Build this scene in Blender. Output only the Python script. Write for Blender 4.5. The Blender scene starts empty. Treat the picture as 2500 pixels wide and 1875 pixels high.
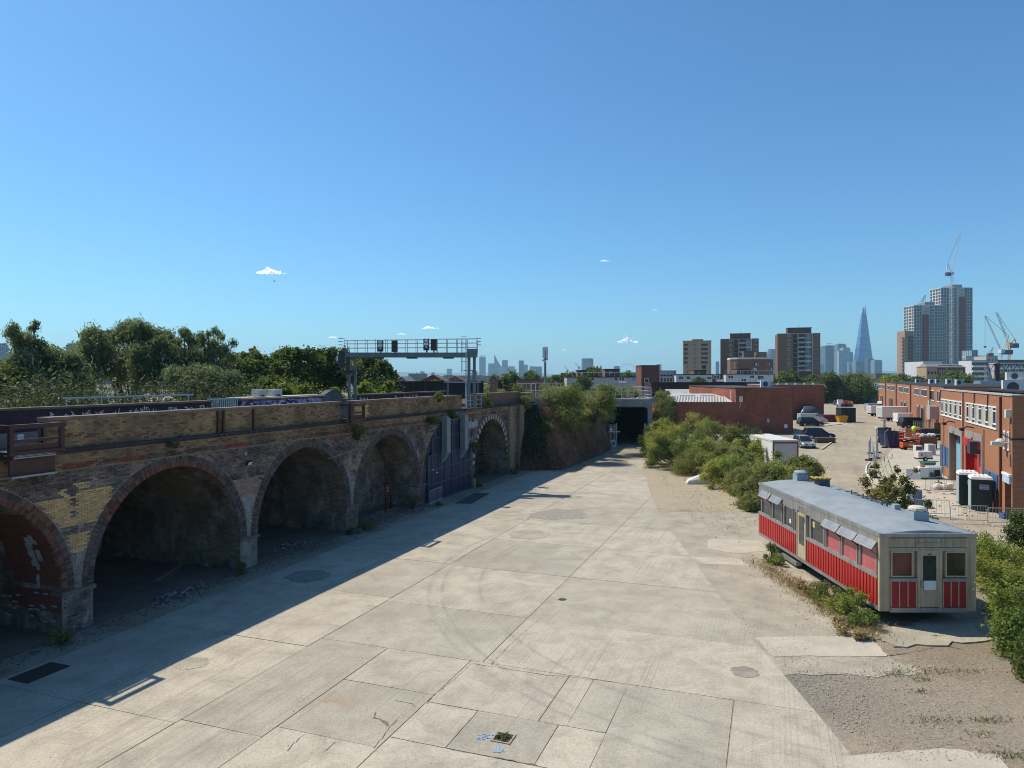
import bpy, bmesh, math, random
import numpy as np
from mathutils import Vector, Matrix
R = math.radians
C = bpy.context.scene.collection
S = bpy.context.scene
# ------------------------------------------------------------------ camera, world, sun, exposure
FP, CU, HV, CH = 1730.0, 1250.0, 922.0, 9.0          # surveyed focal length (photo px), centre column, horizon row, eye height (m)
cam = bpy.data.cameras.new('camera'); cam_o = bpy.data.objects.new('camera', cam); C.objects.link(cam_o)
cam.sensor_width = 36.0; cam.lens = 36.0*FP/2500.0; cam.shift_y = -(937.5-HV)/2500.0
cam.clip_start = 0.1; cam.clip_end = 40000
cam_o.location = (0, 0, CH); cam_o.rotation_euler = (R(90), 0, 0)
S.camera = cam_o
SUN_DIR = Vector((-0.641, 0.386, 1.0)).normalized()
SUN_EL = math.asin(SUN_DIR.z)
w = bpy.data.worlds.new('World'); S.world = w; w.use_nodes = True
nt = w.node_tree
bg = nt.nodes['Background']
sky = nt.nodes.new('ShaderNodeTexSky'); sky.sky_type = 'NISHITA'; sky.sun_disc = False
sky.sun_elevation = SUN_EL; sky.sun_rotation = math.atan2(SUN_DIR.x, SUN_DIR.y)
sky.altitude = 0; sky.air_density = 1.0; sky.dust_density = 0.6; sky.ozone_density = 2.0
tint = nt.nodes.new('ShaderNodeMix'); tint.data_type = 'RGBA'; tint.blend_type = 'MULTIPLY'; tint.inputs[0].default_value = 1.0
tint.inputs[7].default_value = (0.60, 1.04, 1.34, 1)                                  # camera white balance of the blue sky
nt.links.new(sky.outputs[0], tint.inputs[6]); nt.links.new(tint.outputs[2], bg.inputs[0]); bg.inputs[1].default_value = 0.098
sun = bpy.data.lights.new('sun', 'SUN'); sun.energy = 5.0; sun.angle = R(0.53); sun.color = (1.0, 0.91, 0.76)
sun_o = bpy.data.objects.new('sun', sun); C.objects.link(sun_o)
sun_o.rotation_euler = SUN_DIR.to_track_quat('Z', 'Y').to_euler(); sun_o.location = (-60, 40, 90)
S.view_settings.view_transform = 'Standard'; S.view_settings.look = 'None'
S.view_settings.exposure = 0.12; S.view_settings.gamma = 1.0; S.view_settings.use_curve_mapping = False
S.render.engine = 'CYCLES'
S.cycles.max_bounces = 6; S.cycles.diffuse_bounces = 3; S.cycles.glossy_bounces = 3; S.cycles.transmission_bounces = 4
S.cycles.transparent_max_bounces = 12; S.cycles.volume_bounces = 1; S.cycles.use_denoising = True
S.cycles.volume_step_rate = 4.0
S.cycles.pixel_filter_type = 'BLACKMAN_HARRIS'; S.cycles.filter_width = 1.0

# ------------------------------------------------------------------ helpers
def G(u, v, z=0.0):                      # surveyed photo point -> world point on the plane at height z
    Y = FP*(CH-z)/(v-HV); return Vector(((u-CU)/FP*Y, Y, z))
def PX(u, Y): return (u-CU)/FP*Y
def PZ(v, Y): return CH-(v-HV)/FP*Y

def tag(o, label=None, cat=None, group=None, kind=None):
    if label: o['label'] = label
    if cat: o['category'] = cat
    if group: o['group'] = group
    if kind: o['kind'] = kind
    return o
def thing(name, label, cat, loc=(0,0,0), rz=0.0, group=None):
    o = bpy.data.objects.new(name, None); C.objects.link(o); o.empty_display_size = 0.3
    o.location = loc; o.rotation_euler = (0, 0, rz)
    return tag(o, label, cat, group)
def mesh_obj(name, me, parent=None, loc=(0,0,0), rz=0.0):
    o = bpy.data.objects.new(name, me); C.objects.link(o)
    o.location = loc; o.rotation_euler = (0, 0, rz)
    if parent is not None: o.parent = parent
    return o
def copy_tree(o, parent=None):
    c = o.copy(); C.objects.link(c)
    if parent is not None:
        c.parent = parent; c.matrix_parent_inverse = o.matrix_parent_inverse.copy()
    for ch in KIDS(o): copy_tree(ch, c)
    return c
def KIDS(o): return list(o.children)

class MB:
    def __init__(s): s.v = []; s.f = []
    def add(s, vs, fs):
        b = len(s.v); s.v += [tuple(p) for p in vs]; s.f += [tuple(i+b for i in f) for f in fs]; return s
    def face(s, *ps): return s.add(ps, [tuple(range(len(ps)))])
    def box(s, x0, y0, z0, x1, y1, z1):
        return s.add([(x0,y0,z0),(x1,y0,z0),(x1,y1,z0),(x0,y1,z0),(x0,y0,z1),(x1,y0,z1),(x1,y1,z1),(x0,y1,z1)],
                     [(0,3,2,1),(4,5,6,7),(0,1,5,4),(1,2,6,5),(2,3,7,6),(3,0,4,7)])
    def cbox(s, c, d, rz=0.0, rx=0.0, ry=0.0):
        m = Matrix.Translation(c) @ Matrix.Rotation(rz,4,'Z') @ Matrix.Rotation(ry,4,'Y') @ Matrix.Rotation(rx,4,'X')
        a, b, e = d[0]/2, d[1]/2, d[2]/2
        vs = [m @ Vector(p) for p in [(-a,-b,-e),(a,-b,-e),(a,b,-e),(-a,b,-e),(-a,-b,e),(a,-b,e),(a,b,e),(-a,b,e)]]
        return s.add(vs, [(0,3,2,1),(4,5,6,7),(0,1,5,4),(1,2,6,5),(2,3,7,6),(3,0,4,7)])
    def bar(s, p, q, w, h=None):
        h = w if h is None else h
        p, q = Vector(p), Vector(q); d = q-p
        if d.length < 1e-6: return s
        d.normalize(); up = Vector((0,0,1)) if abs(d.z) < 0.95 else Vector((1,0,0))
        a = d.cross(up).normalized()*w/2; b = a.cross(d).normalized()*h/2
        vs = [p-a-b, p+a-b, p+a+b, p-a+b, q-a-b, q+a-b, q+a+b, q-a+b]
        return s.add(vs, [(0,3,2,1),(4,5,6,7),(0,1,5,4),(1,2,6,5),(2,3,7,6),(3,0,4,7)])
    def tube(s, pts, r, n=6, r2=None):
        pts = [Vector(p) for p in pts]; m = len(pts); b = len(s.v)
        for i, p in enumerate(pts):
            d = (pts[min(i+1,m-1)]-pts[max(i-1,0)]).normalized()
            up = Vector((0,0,1)) if abs(d.z) < 0.95 else Vector((1,0,0))
            a = d.cross(up).normalized(); c = a.cross(d).normalized()
            rr = r if r2 is None else r+(r2-r)*i/max(1,m-1)
            for k in range(n):
                t = 2*math.pi*k/n; s.v.append(tuple(p+a*rr*math.cos(t)+c*rr*math.sin(t)))
        for i in range(m-1):
            for k in range(n):
                k2 = (k+1) % n; s.f.append((b+i*n+k, b+i*n+k2, b+(i+1)*n+k2, b+(i+1)*n+k))
        s.f.append(tuple(b+k for k in range(n))[::-1]); s.f.append(tuple(b+(m-1)*n+k for k in range(n)))
        return s
    def cyl(s, c, r, h, n=12, r2=None):
        c = Vector(c); r2 = r if r2 is None else r2; b = len(s.v)
        for k in range(n):
            t = 2*math.pi*k/n; s.v.append((c.x+r*math.cos(t), c.y+r*math.sin(t), c.z))
        for k in range(n):
            t = 2*math.pi*k/n; s.v.append((c.x+r2*math.cos(t), c.y+r2*math.sin(t), c.z+h))
        for k in range(n): s.f.append((b+k, b+(k+1)%n, b+n+(k+1)%n, b+n+k))
        s.f.append(tuple(b+k for k in range(n))[::-1]); s.f.append(tuple(b+n+k for k in range(n)))
        return s
    def wheel(s, c, r, wd, n=14, ax='x'):            # short cylinder with a horizontal axis
        c = Vector(c); b = len(s.v)
        for e in (-wd/2, wd/2):
            for k in range(n):
                t = 2*math.pi*k/n
                s.v.append((c.x+e, c.y+r*math.cos(t), c.z+r*math.sin(t)) if ax == 'x' else (c.x+r*math.cos(t), c.y+e, c.z+r*math.sin(t)))
        for k in range(n): s.f.append((b+k, b+(k+1)%n, b+n+(k+1)%n, b+n+k))
        s.f.append(tuple(b+k for k in range(n))[::-1]); s.f.append(tuple(b+n+k for k in range(n)))
        return s
    def prism(s, poly, z0, z1):
        n = len(poly); b = len(s.v)
        s.v += [(p[0],p[1],z0) for p in poly]+[(p[0],p[1],z1) for p in poly]
        s.f += [tuple(b+k for k in range(n))[::-1], tuple(b+n+k for k in range(n))]
        s.f += [(b+k, b+(k+1)%n, b+n+(k+1)%n, b+n+k) for k in range(n)]; return s
    def xprism(s, poly, x0, x1):                     # polygon in (y, z) extruded along x
        n = len(poly); b = len(s.v)
        s.v += [(x0,p[0],p[1]) for p in poly]+[(x1,p[0],p[1]) for p in poly]
        s.f += [tuple(b+k for k in range(n))[::-1], tuple(b+n+k for k in range(n))]
        s.f += [(b+k, b+(k+1)%n, b+n+(k+1)%n, b+n+k) for k in range(n)]; return s
    def yprism(s, poly, y0, y1):                     # polygon in (x, z) extruded along y
        n = len(poly); b = len(s.v)
        s.v += [(p[0],y0,p[1]) for p in poly]+[(p[0],y1,p[1]) for p in poly]
        s.f += [tuple(b+k for k in range(n)), tuple(b+n+k for k in range(n))[::-1]]
        s.f += [(b+k, b+n+k, b+n+(k+1)%n, b+(k+1)%n) for k in range(n)]; return s
    def loft(s, rings, cap=True):
        n = len(rings[0]); b = len(s.v)
        for r in rings: s.v += [tuple(p) for p in r]
        for i in range(len(rings)-1):
            for k in range(n): s.f.append((b+i*n+k, b+i*n+(k+1)%n, b+(i+1)*n+(k+1)%n, b+(i+1)*n+k))
        if cap:
            s.f.append(tuple(b+k for k in range(n))[::-1]); s.f.append(tuple(b+(len(rings)-1)*n+k for k in range(n)))
        return s
    def ball(s, c, r, nu=10, nv=6):
        c = Vector(c); r = r if isinstance(r, (tuple, list)) else (r, r, r)
        return s.loft([[(c.x+r[0]*math.sin(math.pi*(j+.02)/(nv+.04))*math.cos(2*math.pi*k/nu), c.y+r[1]*math.sin(math.pi*(j+.02)/(nv+.04))*math.sin(2*math.pi*k/nu),
                         c.z-r[2]*math.cos(math.pi*(j+.02)/(nv+.04))) for k in range(nu)] for j in range(nv+1)])
    def mesh(s, name, mat, smooth=False, fix=True):
        me = bpy.data.meshes.new(name); me.from_pydata(s.v, [], s.f)
        if fix and len(s.f) < 20000:
            bm = bmesh.new(); bm.from_mesh(me); bmesh.ops.recalc_face_normals(bm, faces=bm.faces); bm.to_mesh(me); bm.free()
        if mat: me.materials.append(mat)
        if smooth: me.polygons.foreach_set('use_smooth', [True]*len(me.polygons))
        me.update(); return me
    def build(s, name, mat, parent=None, loc=(0,0,0), rz=0.0, smooth=False, bevel=0.0, fix=True):
        o = mesh_obj(name, s.mesh(name, mat, smooth, fix), parent, loc, rz)
        if bevel:
            m = o.modifiers.new('edge', 'BEVEL'); m.width = bevel; m.segments = 2; m.limit_method = 'ANGLE'
        return o

# ------------------------------------------------------------------ materials
class NT:
    def __init__(s, name):
        s.m = bpy.data.materials.new(name); s.m.use_nodes = True; s.t = s.m.node_tree
        s.b = s.t.nodes['Principled BSDF']
    def n(s, typ, **kw):
        o = s.t.nodes.new(typ)
        for k, val in kw.items(): setattr(o, k, val)
        return o
    def put(s, inp, val):
        if hasattr(val, 'is_output') or isinstance(val, bpy.types.NodeSocket): s.t.links.new(val, inp)
        else: inp.default_value = val
    def mix(s, f, a, b, mode='MIX'):
        o = s.n('ShaderNodeMix', data_type='RGBA', blend_type=mode)
        s.put(o.inputs[0], f); s.put(o.inputs[6], c4(a)); s.put(o.inputs[7], c4(b)); return o.outputs[2]
    def math(s, op, a, b=0.0, c=0.0, clamp=False):
        o = s.n('ShaderNodeMath', operation=op, use_clamp=clamp)
        s.put(o.inputs[0], a); s.put(o.inputs[1], b); s.put(o.inputs[2], c); return o.outputs[0]
    def noise(s, vec, scale, detail=5.0, rough=0.6, dist=0.0, col=False):
        o = s.n('ShaderNodeTexNoise'); s.put(o.inputs['Vector'], vec); o.inputs['Scale'].default_value = scale
        o.inputs['Detail'].default_value = detail; o.inputs['Roughness'].default_value = rough; o.inputs['Distortion'].default_value = dist
        return o.outputs[1 if col else 0]
    def ramp(s, f, *stops):
        o = s.n('ShaderNodeValToRGB'); s.put(o.inputs[0], f); e = o.color_ramp.elements
        while len(e) < len(stops): e.new(0.5)
        for k, (p, c) in enumerate(stops): e[k].position = p; e[k].color = c4(c) if not isinstance(c, (int, float)) else (c, c, c, 1)
        return o.outputs[0]
    def rng(s, f, a0, a1, b0, b1):
        o = s.n('ShaderNodeMapRange'); s.put(o.inputs[0], f)
        for k, x in zip((1,2,3,4), (a0,a1,b0,b1)): o.inputs[k].default_value = x
        return o.outputs[0]
    def obj(s): return s.n('ShaderNodeTexCoord').outputs['Object']
    def pos(s): return s.n('ShaderNodeNewGeometry').outputs['Position']
    def island(s): return s.n('ShaderNodeNewGeometry').outputs['Random Per Island']
    def orand(s): return s.n('ShaderNodeObjectInfo').outputs['Random']
    def vmul(s, vec, k):
        o = s.n('ShaderNodeMapping'); s.put(o.inputs[0], vec); o.inputs['Scale'].default_value = k; return o.outputs[0]
    def vrot(s, vec, rz, k=(1,1,1)):
        o = s.n('ShaderNodeMapping'); s.put(o.inputs[0], vec); o.inputs['Rotation'].default_value = (0,0,rz); o.inputs['Scale'].default_value = k; return o.outputs[0]
    def sep(s, vec):
        o = s.n('ShaderNodeSeparateXYZ'); s.put(o.inputs[0], vec); return o.outputs
    def comb(s, x, y, z):
        o = s.n('ShaderNodeCombineXYZ')
        for k, a in enumerate((x,y,z)): s.put(o.inputs[k], a)
        return o.outputs[0]
    def bump(s, h, strength, dist=0.02):
        o = s.n('ShaderNodeBump'); s.put(o.inputs['Height'], h); o.inputs['Strength'].default_value = strength; o.inputs['Distance'].default_value = dist
        s.t.links.new(o.outputs[0], s.b.inputs['Normal']); return o
    def out(s, col=None, rough=None, metal=None, spec=None):
        if col is not None: s.put(s.b.inputs['Base Color'], c4(col))
        if rough is not None: s.put(s.b.inputs['Roughness'], rough)
        if metal is not None: s.put(s.b.inputs['Metallic'], metal)
        if spec is not None: s.put(s.b.inputs['Specular IOR Level'], spec)
        return s.m
def c4(c):
    if isinstance(c, (tuple, list)) and len(c) == 3: return (c[0], c[1], c[2], 1.0)
    return c
def scale3(c, k): return tuple(min(1.0, x*k) for x in c)

_mats = {}
def M(name, c, rough=0.65, var=0.18, scale=2.0, metal=0.0, isl=0.0, orand=0.0, c2=None, bump=0.0, bscale=30.0, spec=0.3, fine=0.0):
    if name in _mats: return _mats[name]
    t = NT(name); p = t.obj()
    f = t.noise(p, scale, 6.0, 0.65)
    col = t.ramp(f, (0.25, scale3(c, 1-var)), (0.75, c2 if c2 else scale3(c, 1+var)))
    if fine:
        g = t.noise(p, scale*22, 3.0, 0.7); col = t.mix(1.0, col, t.ramp(g, (0.3, 1-fine), (0.7, 1+fine*0.3)), 'MULTIPLY')
    if isl: col = t.mix(1.0, col, t.ramp(t.island(), (0.0, 1-isl), (1.0, min(1.0, 1.0))), 'MULTIPLY')
    if orand: col = t.mix(1.0, col, t.ramp(t.orand(), (0.0, 1-orand), (1.0, 1.0)), 'MULTIPLY')
    rr = t.rng(f, 0.2, 0.8, max(0.02, rough-0.1), min(1, rough+0.1))
    t.out(col, rr, metal, spec)
    if bump: t.bump(t.noise(p, bscale, 4.0, 0.6), bump, 0.02)
    _mats[name] = t.m; return t.m

def brick_mat(name, c1, c2, mortar, dark=(0.03,0.03,0.03), dirt=0.35, bw=0.225, bh=0.075, wscale=0.35, streak=True, contrast=0.5, salt=0.0, msize=0.006):
    t = NT(name); p = t.obj(); x, y, z = t.sep(p)[:3]
    v = t.comb(t.math('ADD', x, y), z, 0.0)
    b = t.n('ShaderNodeTexBrick', offset=0.5); t.put(b.inputs['Vector'], v)
    b.inputs['Color1'].default_value = c4(c1); b.inputs['Color2'].default_value = c4(c2); b.inputs['Mortar'].default_value = c4(mortar)
    b.inputs['Scale'].default_value = 1.0; b.inputs['Mortar Size'].default_value = msize; b.inputs['Brick Width'].default_value = bw; b.inputs['Row Height'].default_value = bh
    b.inputs['Bias'].default_value = 0.0
    col = b.outputs[0]
    n1 = t.noise(p, wscale, 6.0, 0.65)
    col = t.mix(t.math('MULTIPLY', t.ramp(n1, (0.42, 0.0), (0.68, 1.0)), dirt), col, dark)
    if streak:
        n2 = t.noise(t.vmul(v, (3.0, 0.25, 1.0)), 1.0, 5.0, 0.7)
        col = t.mix(t.math('MULTIPLY', t.ramp(n2, (0.5, 0.0), (0.75, 1.0)), dirt*0.8), col, scale3(c1, 0.45))
    n3 = t.noise(t.vmul(v, (1.2, 4.0, 1.0)), 1.6, 4.0, 0.6)
    col = t.mix(1.0, col, t.ramp(n3, (0.3, 1-contrast*0.4), (0.7, 1.0)), 'MULTIPLY')
    if salt: col = t.mix(t.math('MULTIPLY', t.ramp(t.noise(t.vmul(p, (1,1,.6)), .9, 7.0, .78), (.5, 0.0), (.66, 1.0)), salt), col, (.5,.48,.46))
    t.out(col, 0.9, 0.0, 0.15); t.bump(b.outputs['Fac'], -0.4, 0.01)
    return t.m

def weathered(name, c, rough=0.45, metal=0.0, streak=0.5, dirt=(0.12,0.09,0.06), rust=0.0, seam=0.0, orand=0.0):
    t = NT(name); p = t.obj(); x, y, z = t.sep(p)[:3]
    n1 = t.noise(p, 1.3, 6.0, 0.65); col = t.ramp(n1, (0.3, scale3(c, 0.82)), (0.7, scale3(c, 1.12)))
    v = t.comb(t.math('MULTIPLY', x, 9.0), t.math('MULTIPLY', y, 9.0), t.math('MULTIPLY', z, 0.7))
    s = t.ramp(t.noise(v, 1.0, 4.0, 0.7), (0.48, 0.0), (0.68, 1.0)); col = t.mix(t.math('MULTIPLY', s, streak), col, dirt)
    sp = t.ramp(t.noise(p, 14.0, 4.0, 0.7), (0.62, 0.0), (0.7, 1.0)); col = t.mix(t.math('MULTIPLY', sp, 0.35), col, scale3(dirt, 0.8))
    if rust: r_ = t.ramp(t.noise(p, 4.5, 5.0, 0.75), (0.62, 0.0), (0.7, 1.0)); col = t.mix(t.math('MULTIPLY', r_, rust), col, (0.2,0.09,0.04))
    if orand: col = t.mix(1.0, col, t.ramp(t.orand(), (0.0, 1-orand), (1.0, 1.0)), 'MULTIPLY')
    t.out(col, t.rng(n1, 0.2, 0.8, rough-0.12, rough+0.2), metal, 0.35); t.bump(t.noise(p, 3.0, 4.0, 0.6), 0.12, 0.03); _mats[name] = t.m; return t.m

def leaf_mat(name, c1, c2, c3=None, trans=0.35, big=0.35):
    t = NT(name); p = t.pos()
    col = t.mix(t.island(), c1, c2)
    n = t.noise(p, big, 4.0, 0.6)
    col = t.mix(t.ramp(n, (0.4, 0.0), (0.65, 1.0)), col, c3 if c3 else scale3(c2, 1.35))
    t.out(col, 0.6, 0.0, 0.25)
    tr = t.n('ShaderNodeBsdfTranslucent'); t.put(tr.inputs[0], t.mix(1.0, col, (1.0, 1.0, 0.6), 'MULTIPLY'))
    mx = t.n('ShaderNodeMixShader'); mx.inputs[0].default_value = trans
    t.t.links.new(t.b.outputs[0], mx.inputs[1]); t.t.links.new(tr.outputs[0], mx.inputs[2])
    t.t.links.new(mx.outputs[0], t.t.nodes['Material Output'].inputs[0])
    return t.m

# ------------------------------------------------------------------ foliage
def leaf_mesh(name, mat, blobs, n, size, seed, shell=0.55, droop=0.0, aspect=0.5, lump=0.3, up=0.35):
    rg = np.random.default_rng(seed)
    B = np.array([[b[0],b[1],b[2],b[3],b[4],b[5]] for b in blobs], float)
    wgt = (B[:,3]*B[:,4]+B[:,4]*B[:,5]+B[:,3]*B[:,5]); wgt /= wgt.sum()
    k = rg.choice(len(B), n, p=wgt)
    d = rg.normal(size=(n,3)); d /= np.linalg.norm(d, axis=1)[:,None]
    ph = rg.uniform(0, 6.28, (len(B),3)); fr = rg.uniform(2.0, 4.5, (len(B),3))
    lum = 1-lump+lump*np.abs(np.sin(d*fr[k]*1.3+ph[k])).prod(axis=1)**0.5*1.6
    rad = (shell+(1-shell)*rg.uniform(0,1,n)**0.6)*lum*(1+0.2*rg.normal(size=n))
    p = B[k,:3]+d*B[k,3:6]*rad[:,None]
    nrm = d*0.6+rg.normal(size=(n,3))*0.75+np.array([0,0,up]); nrm /= np.linalg.norm(nrm, axis=1)[:,None]
    tg = rg.normal(size=(n,3)); tg[:,2] -= droop*3.0
    tg -= nrm*(tg*nrm).sum(1)[:,None]; tg /= np.linalg.norm(tg, axis=1)[:,None]
    bt = np.cross(nrm, tg)
    L = size*rg.uniform(0.6, 1.3, n)[:,None]; W = L*aspect
    vs = np.stack([p-tg*L*0.5, p+bt*W*0.5-tg*L*0.08, p+tg*L*0.5, p-bt*W*0.5-tg*L*0.08], 1).reshape(-1,3)
    me = bpy.data.meshes.new(name); me.vertices.add(4*n); me.vertices.foreach_set('co', vs.astype(np.float32).ravel())
    me.loops.add(4*n); me.loops.foreach_set('vertex_index', np.arange(4*n, dtype=np.int32))
    me.polygons.add(n); me.polygons.foreach_set('loop_start', np.arange(0, 4*n, 4, dtype=np.int32))
    me.update(calc_edges=True); me.materials.append(mat); return me

def trunk_mb(h, r, blobs, seed, lean=0.0, limbs=7):
    rd = random.Random(seed); m = MB()
    top = Vector((lean, lean*0.3, h*0.8))
    path = [Vector((0,0,-0.15)), Vector((lean*0.1,0,h*0.25)), Vector((lean*0.5+rd.uniform(-.1,.1), rd.uniform(-.1,.1), h*0.5)), top]
    m.tube(path, r, 8, r*0.25)
    for i in range(min(limbs, len(blobs))):
        b = blobs[i]; s0 = path[1].lerp(path[2], rd.uniform(0.0, 1.0)); e = Vector((b[0],b[1],b[2]))
        mid = s0.lerp(e, 0.5)+Vector((0,0,0.15*(e-s0).length))
        m.tube([s0, mid, e], r*0.45, 5, r*0.08)
    return m
def rblobs(seed, n, w, h0, h1, br, flat=0.8, dp=None):
    rd = random.Random(seed); out = []
    for i in range(n):
        t = (i+0.5)/n; z = h0+(h1-h0)*t
        prof = math.sin(math.pi*(0.18+0.72*t))**0.7
        a = rd.uniform(0, 6.283); q = math.sqrt(rd.uniform(0.05, 1.0))*max(0.0, w*prof-br*0.6)
        rr = br*rd.uniform(0.7, 1.25)*(0.65+0.5*prof)
        out.append((q*math.cos(a), q*math.sin(a)*(dp or 1.0), z, rr, rr, rr*flat))
    return out
BARK = M('bark', (0.075,0.06,0.045), 0.9, 0.35, 6.0, bump=0.5)
def tree(label, x, y, h, w, mat, seed, n=14000, leaf=0.22, nb=16, br=None, base=0.3, name='tree', droop=0.0, shell=0.5, aspect=0.5, group=None, z=0.0, dp=None, bark=None, lump=0.3, flat=0.8, blobs=None):
    t = thing(name, label, 'tree', (x,y,z), 0, group)
    br = br or w*0.42
    bl = blobs or rblobs(seed, nb, w, h*base+br*0.3, h-br*0.75, br, flat, dp)
    trunk_mb(h, max(0.08, h*0.018), bl, seed).build('trunk', bark or BARK, t)
    c = mesh_obj('crown', leaf_mesh('crown', mat, bl, n, leaf, seed, shell, droop, aspect, lump), t)
    return t
def bush(label, x, y, h, w, mat, seed, n=7000, leaf=0.13, nb=9, dp=None, name='bush', group=None, z=0.0, shell=0.35, droop=0.0, cat='bush', aspect=0.5, br=None):
    t = thing(name, label, cat, (x,y,z), 0, group)
    br = br or min(w*0.45, h*0.42)
    rd = random.Random(seed); bl = []
    for i in range(nb):
        a = rd.uniform(0,6.283); q = math.sqrt(rd.uniform(0,1))*max(0,(w-br*0.7)); rr = br*rd.uniform(0.6,1.2)
        zz = max(rr*0.45, (h-rr)*rd.uniform(0.02,1.0)*(1-0.45*(q/max(w,0.01))**2))
        bl.append((q*math.cos(a), q*math.sin(a)*(dp or 1.0), zz, rr, rr, rr*0.85))
    m = MB()
    for i, b in enumerate(bl): m.tube([(rd.uniform(-.15,.15),rd.uniform(-.15,.15),-0.08),(b[0]*.5,b[1]*.5,b[2]*.6),(b[0],b[1],b[2]+b[5]*0.4)], 0.035, 4, 0.012)
    m.build('stem', BARK, t)
    mesh_obj('foliage', leaf_mesh('foliage', mat, bl, n, leaf, seed, shell, droop, aspect, 0.45), t)
    return t
# ================================================================== GROUND, YARD SLABS
def AB(a, b): return (0.345*a+0.9386*b, 0.9386*a-0.345*b)     # yard axes (along the viaduct, across the yard) -> world
EDGE = [(-40,7.9),(14,7.9),(19.3,8.2),(23.8,8.16),(29.8,8.55),(35.9,9.1),(41,9.2),(50,10.0),(60,11.5),(72.4,13.2),(86.5,17.5),(96,20)]
def edge_x(Y):
    for (y0,x0),(y1,x1) in zip(EDGE, EDGE[1:]):
        if Y <= y1: return x0+(x1-x0)*(Y-y0)/(y1-y0)
    return 20.0
def clip(poly, p, q):                      # keep what lies left of the line p -> q (seen from above)
    out = []
    for i in range(len(poly)):
        a, b = poly[i], poly[(i+1)%len(poly)]
        sa = (q[0]-p[0])*(a[1]-p[1])-(q[1]-p[1])*(a[0]-p[0]); sb = (q[0]-p[0])*(b[1]-p[1])-(q[1]-p[1])*(b[0]-p[0])
        if sa >= 0: out.append(a)
        if (sa >= 0) != (sb >= 0):
            t = sa/(sa-sb); out.append((a[0]+(b[0]-a[0])*t, a[1]+(b[1]-a[1])*t))
    return out

def ground_mat():
    t = NT('dry_dirt'); p = t.pos()
    n1 = t.noise(p, 0.22, 7.0, 0.65); n2 = t.noise(p, 1.1, 6.0, 0.7, 0.4); n3 = t.noise(p, 26.0, 3.0, 0.7)
    col = t.ramp(n1, (0.3, (0.25,0.205,0.15)), (0.5, (0.34,0.29,0.22)), (0.7, (0.43,0.38,0.30)))
    col = t.mix(t.ramp(n2, (0.5, 0.0), (0.68, 0.7)), col, (0.22,0.17,0.11))
    n4 = t.noise(t.vrot(p, 0.3), 0.5, 5.0, 0.7)
    col = t.mix(t.ramp(n4, (0.6, 0.0), (0.72, 0.55)), col, (0.33,0.25,0.12))
    # grey gravel spill against the yard edge and darker trodden dirt beyond it
    for (cx, cy, r0, cc, amt) in ((8.9,20.3,2.6,(0.20,0.185,0.165),.85),(11.5,19.0,4.2,(0.29,0.245,0.185),.75),(15.5,22.6,3.4,(0.23,0.185,0.13),.7),(14.0,58,15.0,(0.43,0.37,0.26),.75),(12.5,40,6.0,(0.40,0.345,0.25),.6)):
        d = t.n('ShaderNodeVectorMath', operation='DISTANCE'); t.put(d.inputs[0], p); d.inputs[1].default_value = (cx, cy, 0.0)
        mk = t.math('ADD', t.math('DIVIDE', d.outputs['Value'], r0), t.math('MULTIPLY', t.math('SUBTRACT', n2, 0.5), 1.6))
        col = t.mix(t.math('MULTIPLY', t.ramp(mk, (0.55, 1.0), (1.0, 0.0)), amt), col, cc)
    n6 = t.noise(p, 9.0, 5.0, 0.8); col = t.mix(1.0, col, t.ramp(n6, (0.32, 0.6), (0.5, 1.0), (0.7, 1.2)), 'MULTIPLY')
    col = t.mix(1.0, col, t.ramp(n3, (0.3, 0.62), (0.55, 1.0)), 'MULTIPLY')
    t.out(col, 0.95, 0.0, 0.1); t.bump(t.math('ADD', n3, t.math('MULTIPLY', n2, 2.0)), 0.55, 0.03); return t.m
GROUND = ground_mat()
def city_mat():
    t = NT('city_ground'); p = t.pos(); n = t.noise(p, 0.02, 6.0, 0.6)
    return t.out(t.ramp(n, (0.35, (0.07,0.09,0.05)), (0.6, (0.2,0.18,0.15))), 0.95, 0, 0.1)
m = MB()
m.face((-14000,-3000,-0.35),(14000,-3000,-0.35),(14000,15000,-0.35),(-14000,15000,-0.35))
tag(m.build('terrain', city_mat()), kind='structure')
m = MB(); nx, ny = 70, 70
xs = np.linspace(-30, 60, nx); ys = np.linspace(-2, 104, ny); rd = random.Random(5)
vs = [(x,y,-0.012+(0.012*(math.sin(x*1.7+y*.4)*math.sin(y*1.3))+0.006*rd.uniform(-1,1) if x > edge_x(y)+0.6 and x < 40 else 0.004)) for y in ys for x in xs]
m.add(vs, [(j*nx+i, j*nx+i+1, (j+1)*nx+i+1, (j+1)*nx+i) for j in range(ny-1) for i in range(nx-1)])
ground = tag(m.build('ground', GROUND, smooth=True, fix=False), kind='structure')
m = MB(); m.box(-200, -40, -0.3, 400, 420, -0.085)
tag(m.build('subsoil', GROUND), kind='structure')

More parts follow.
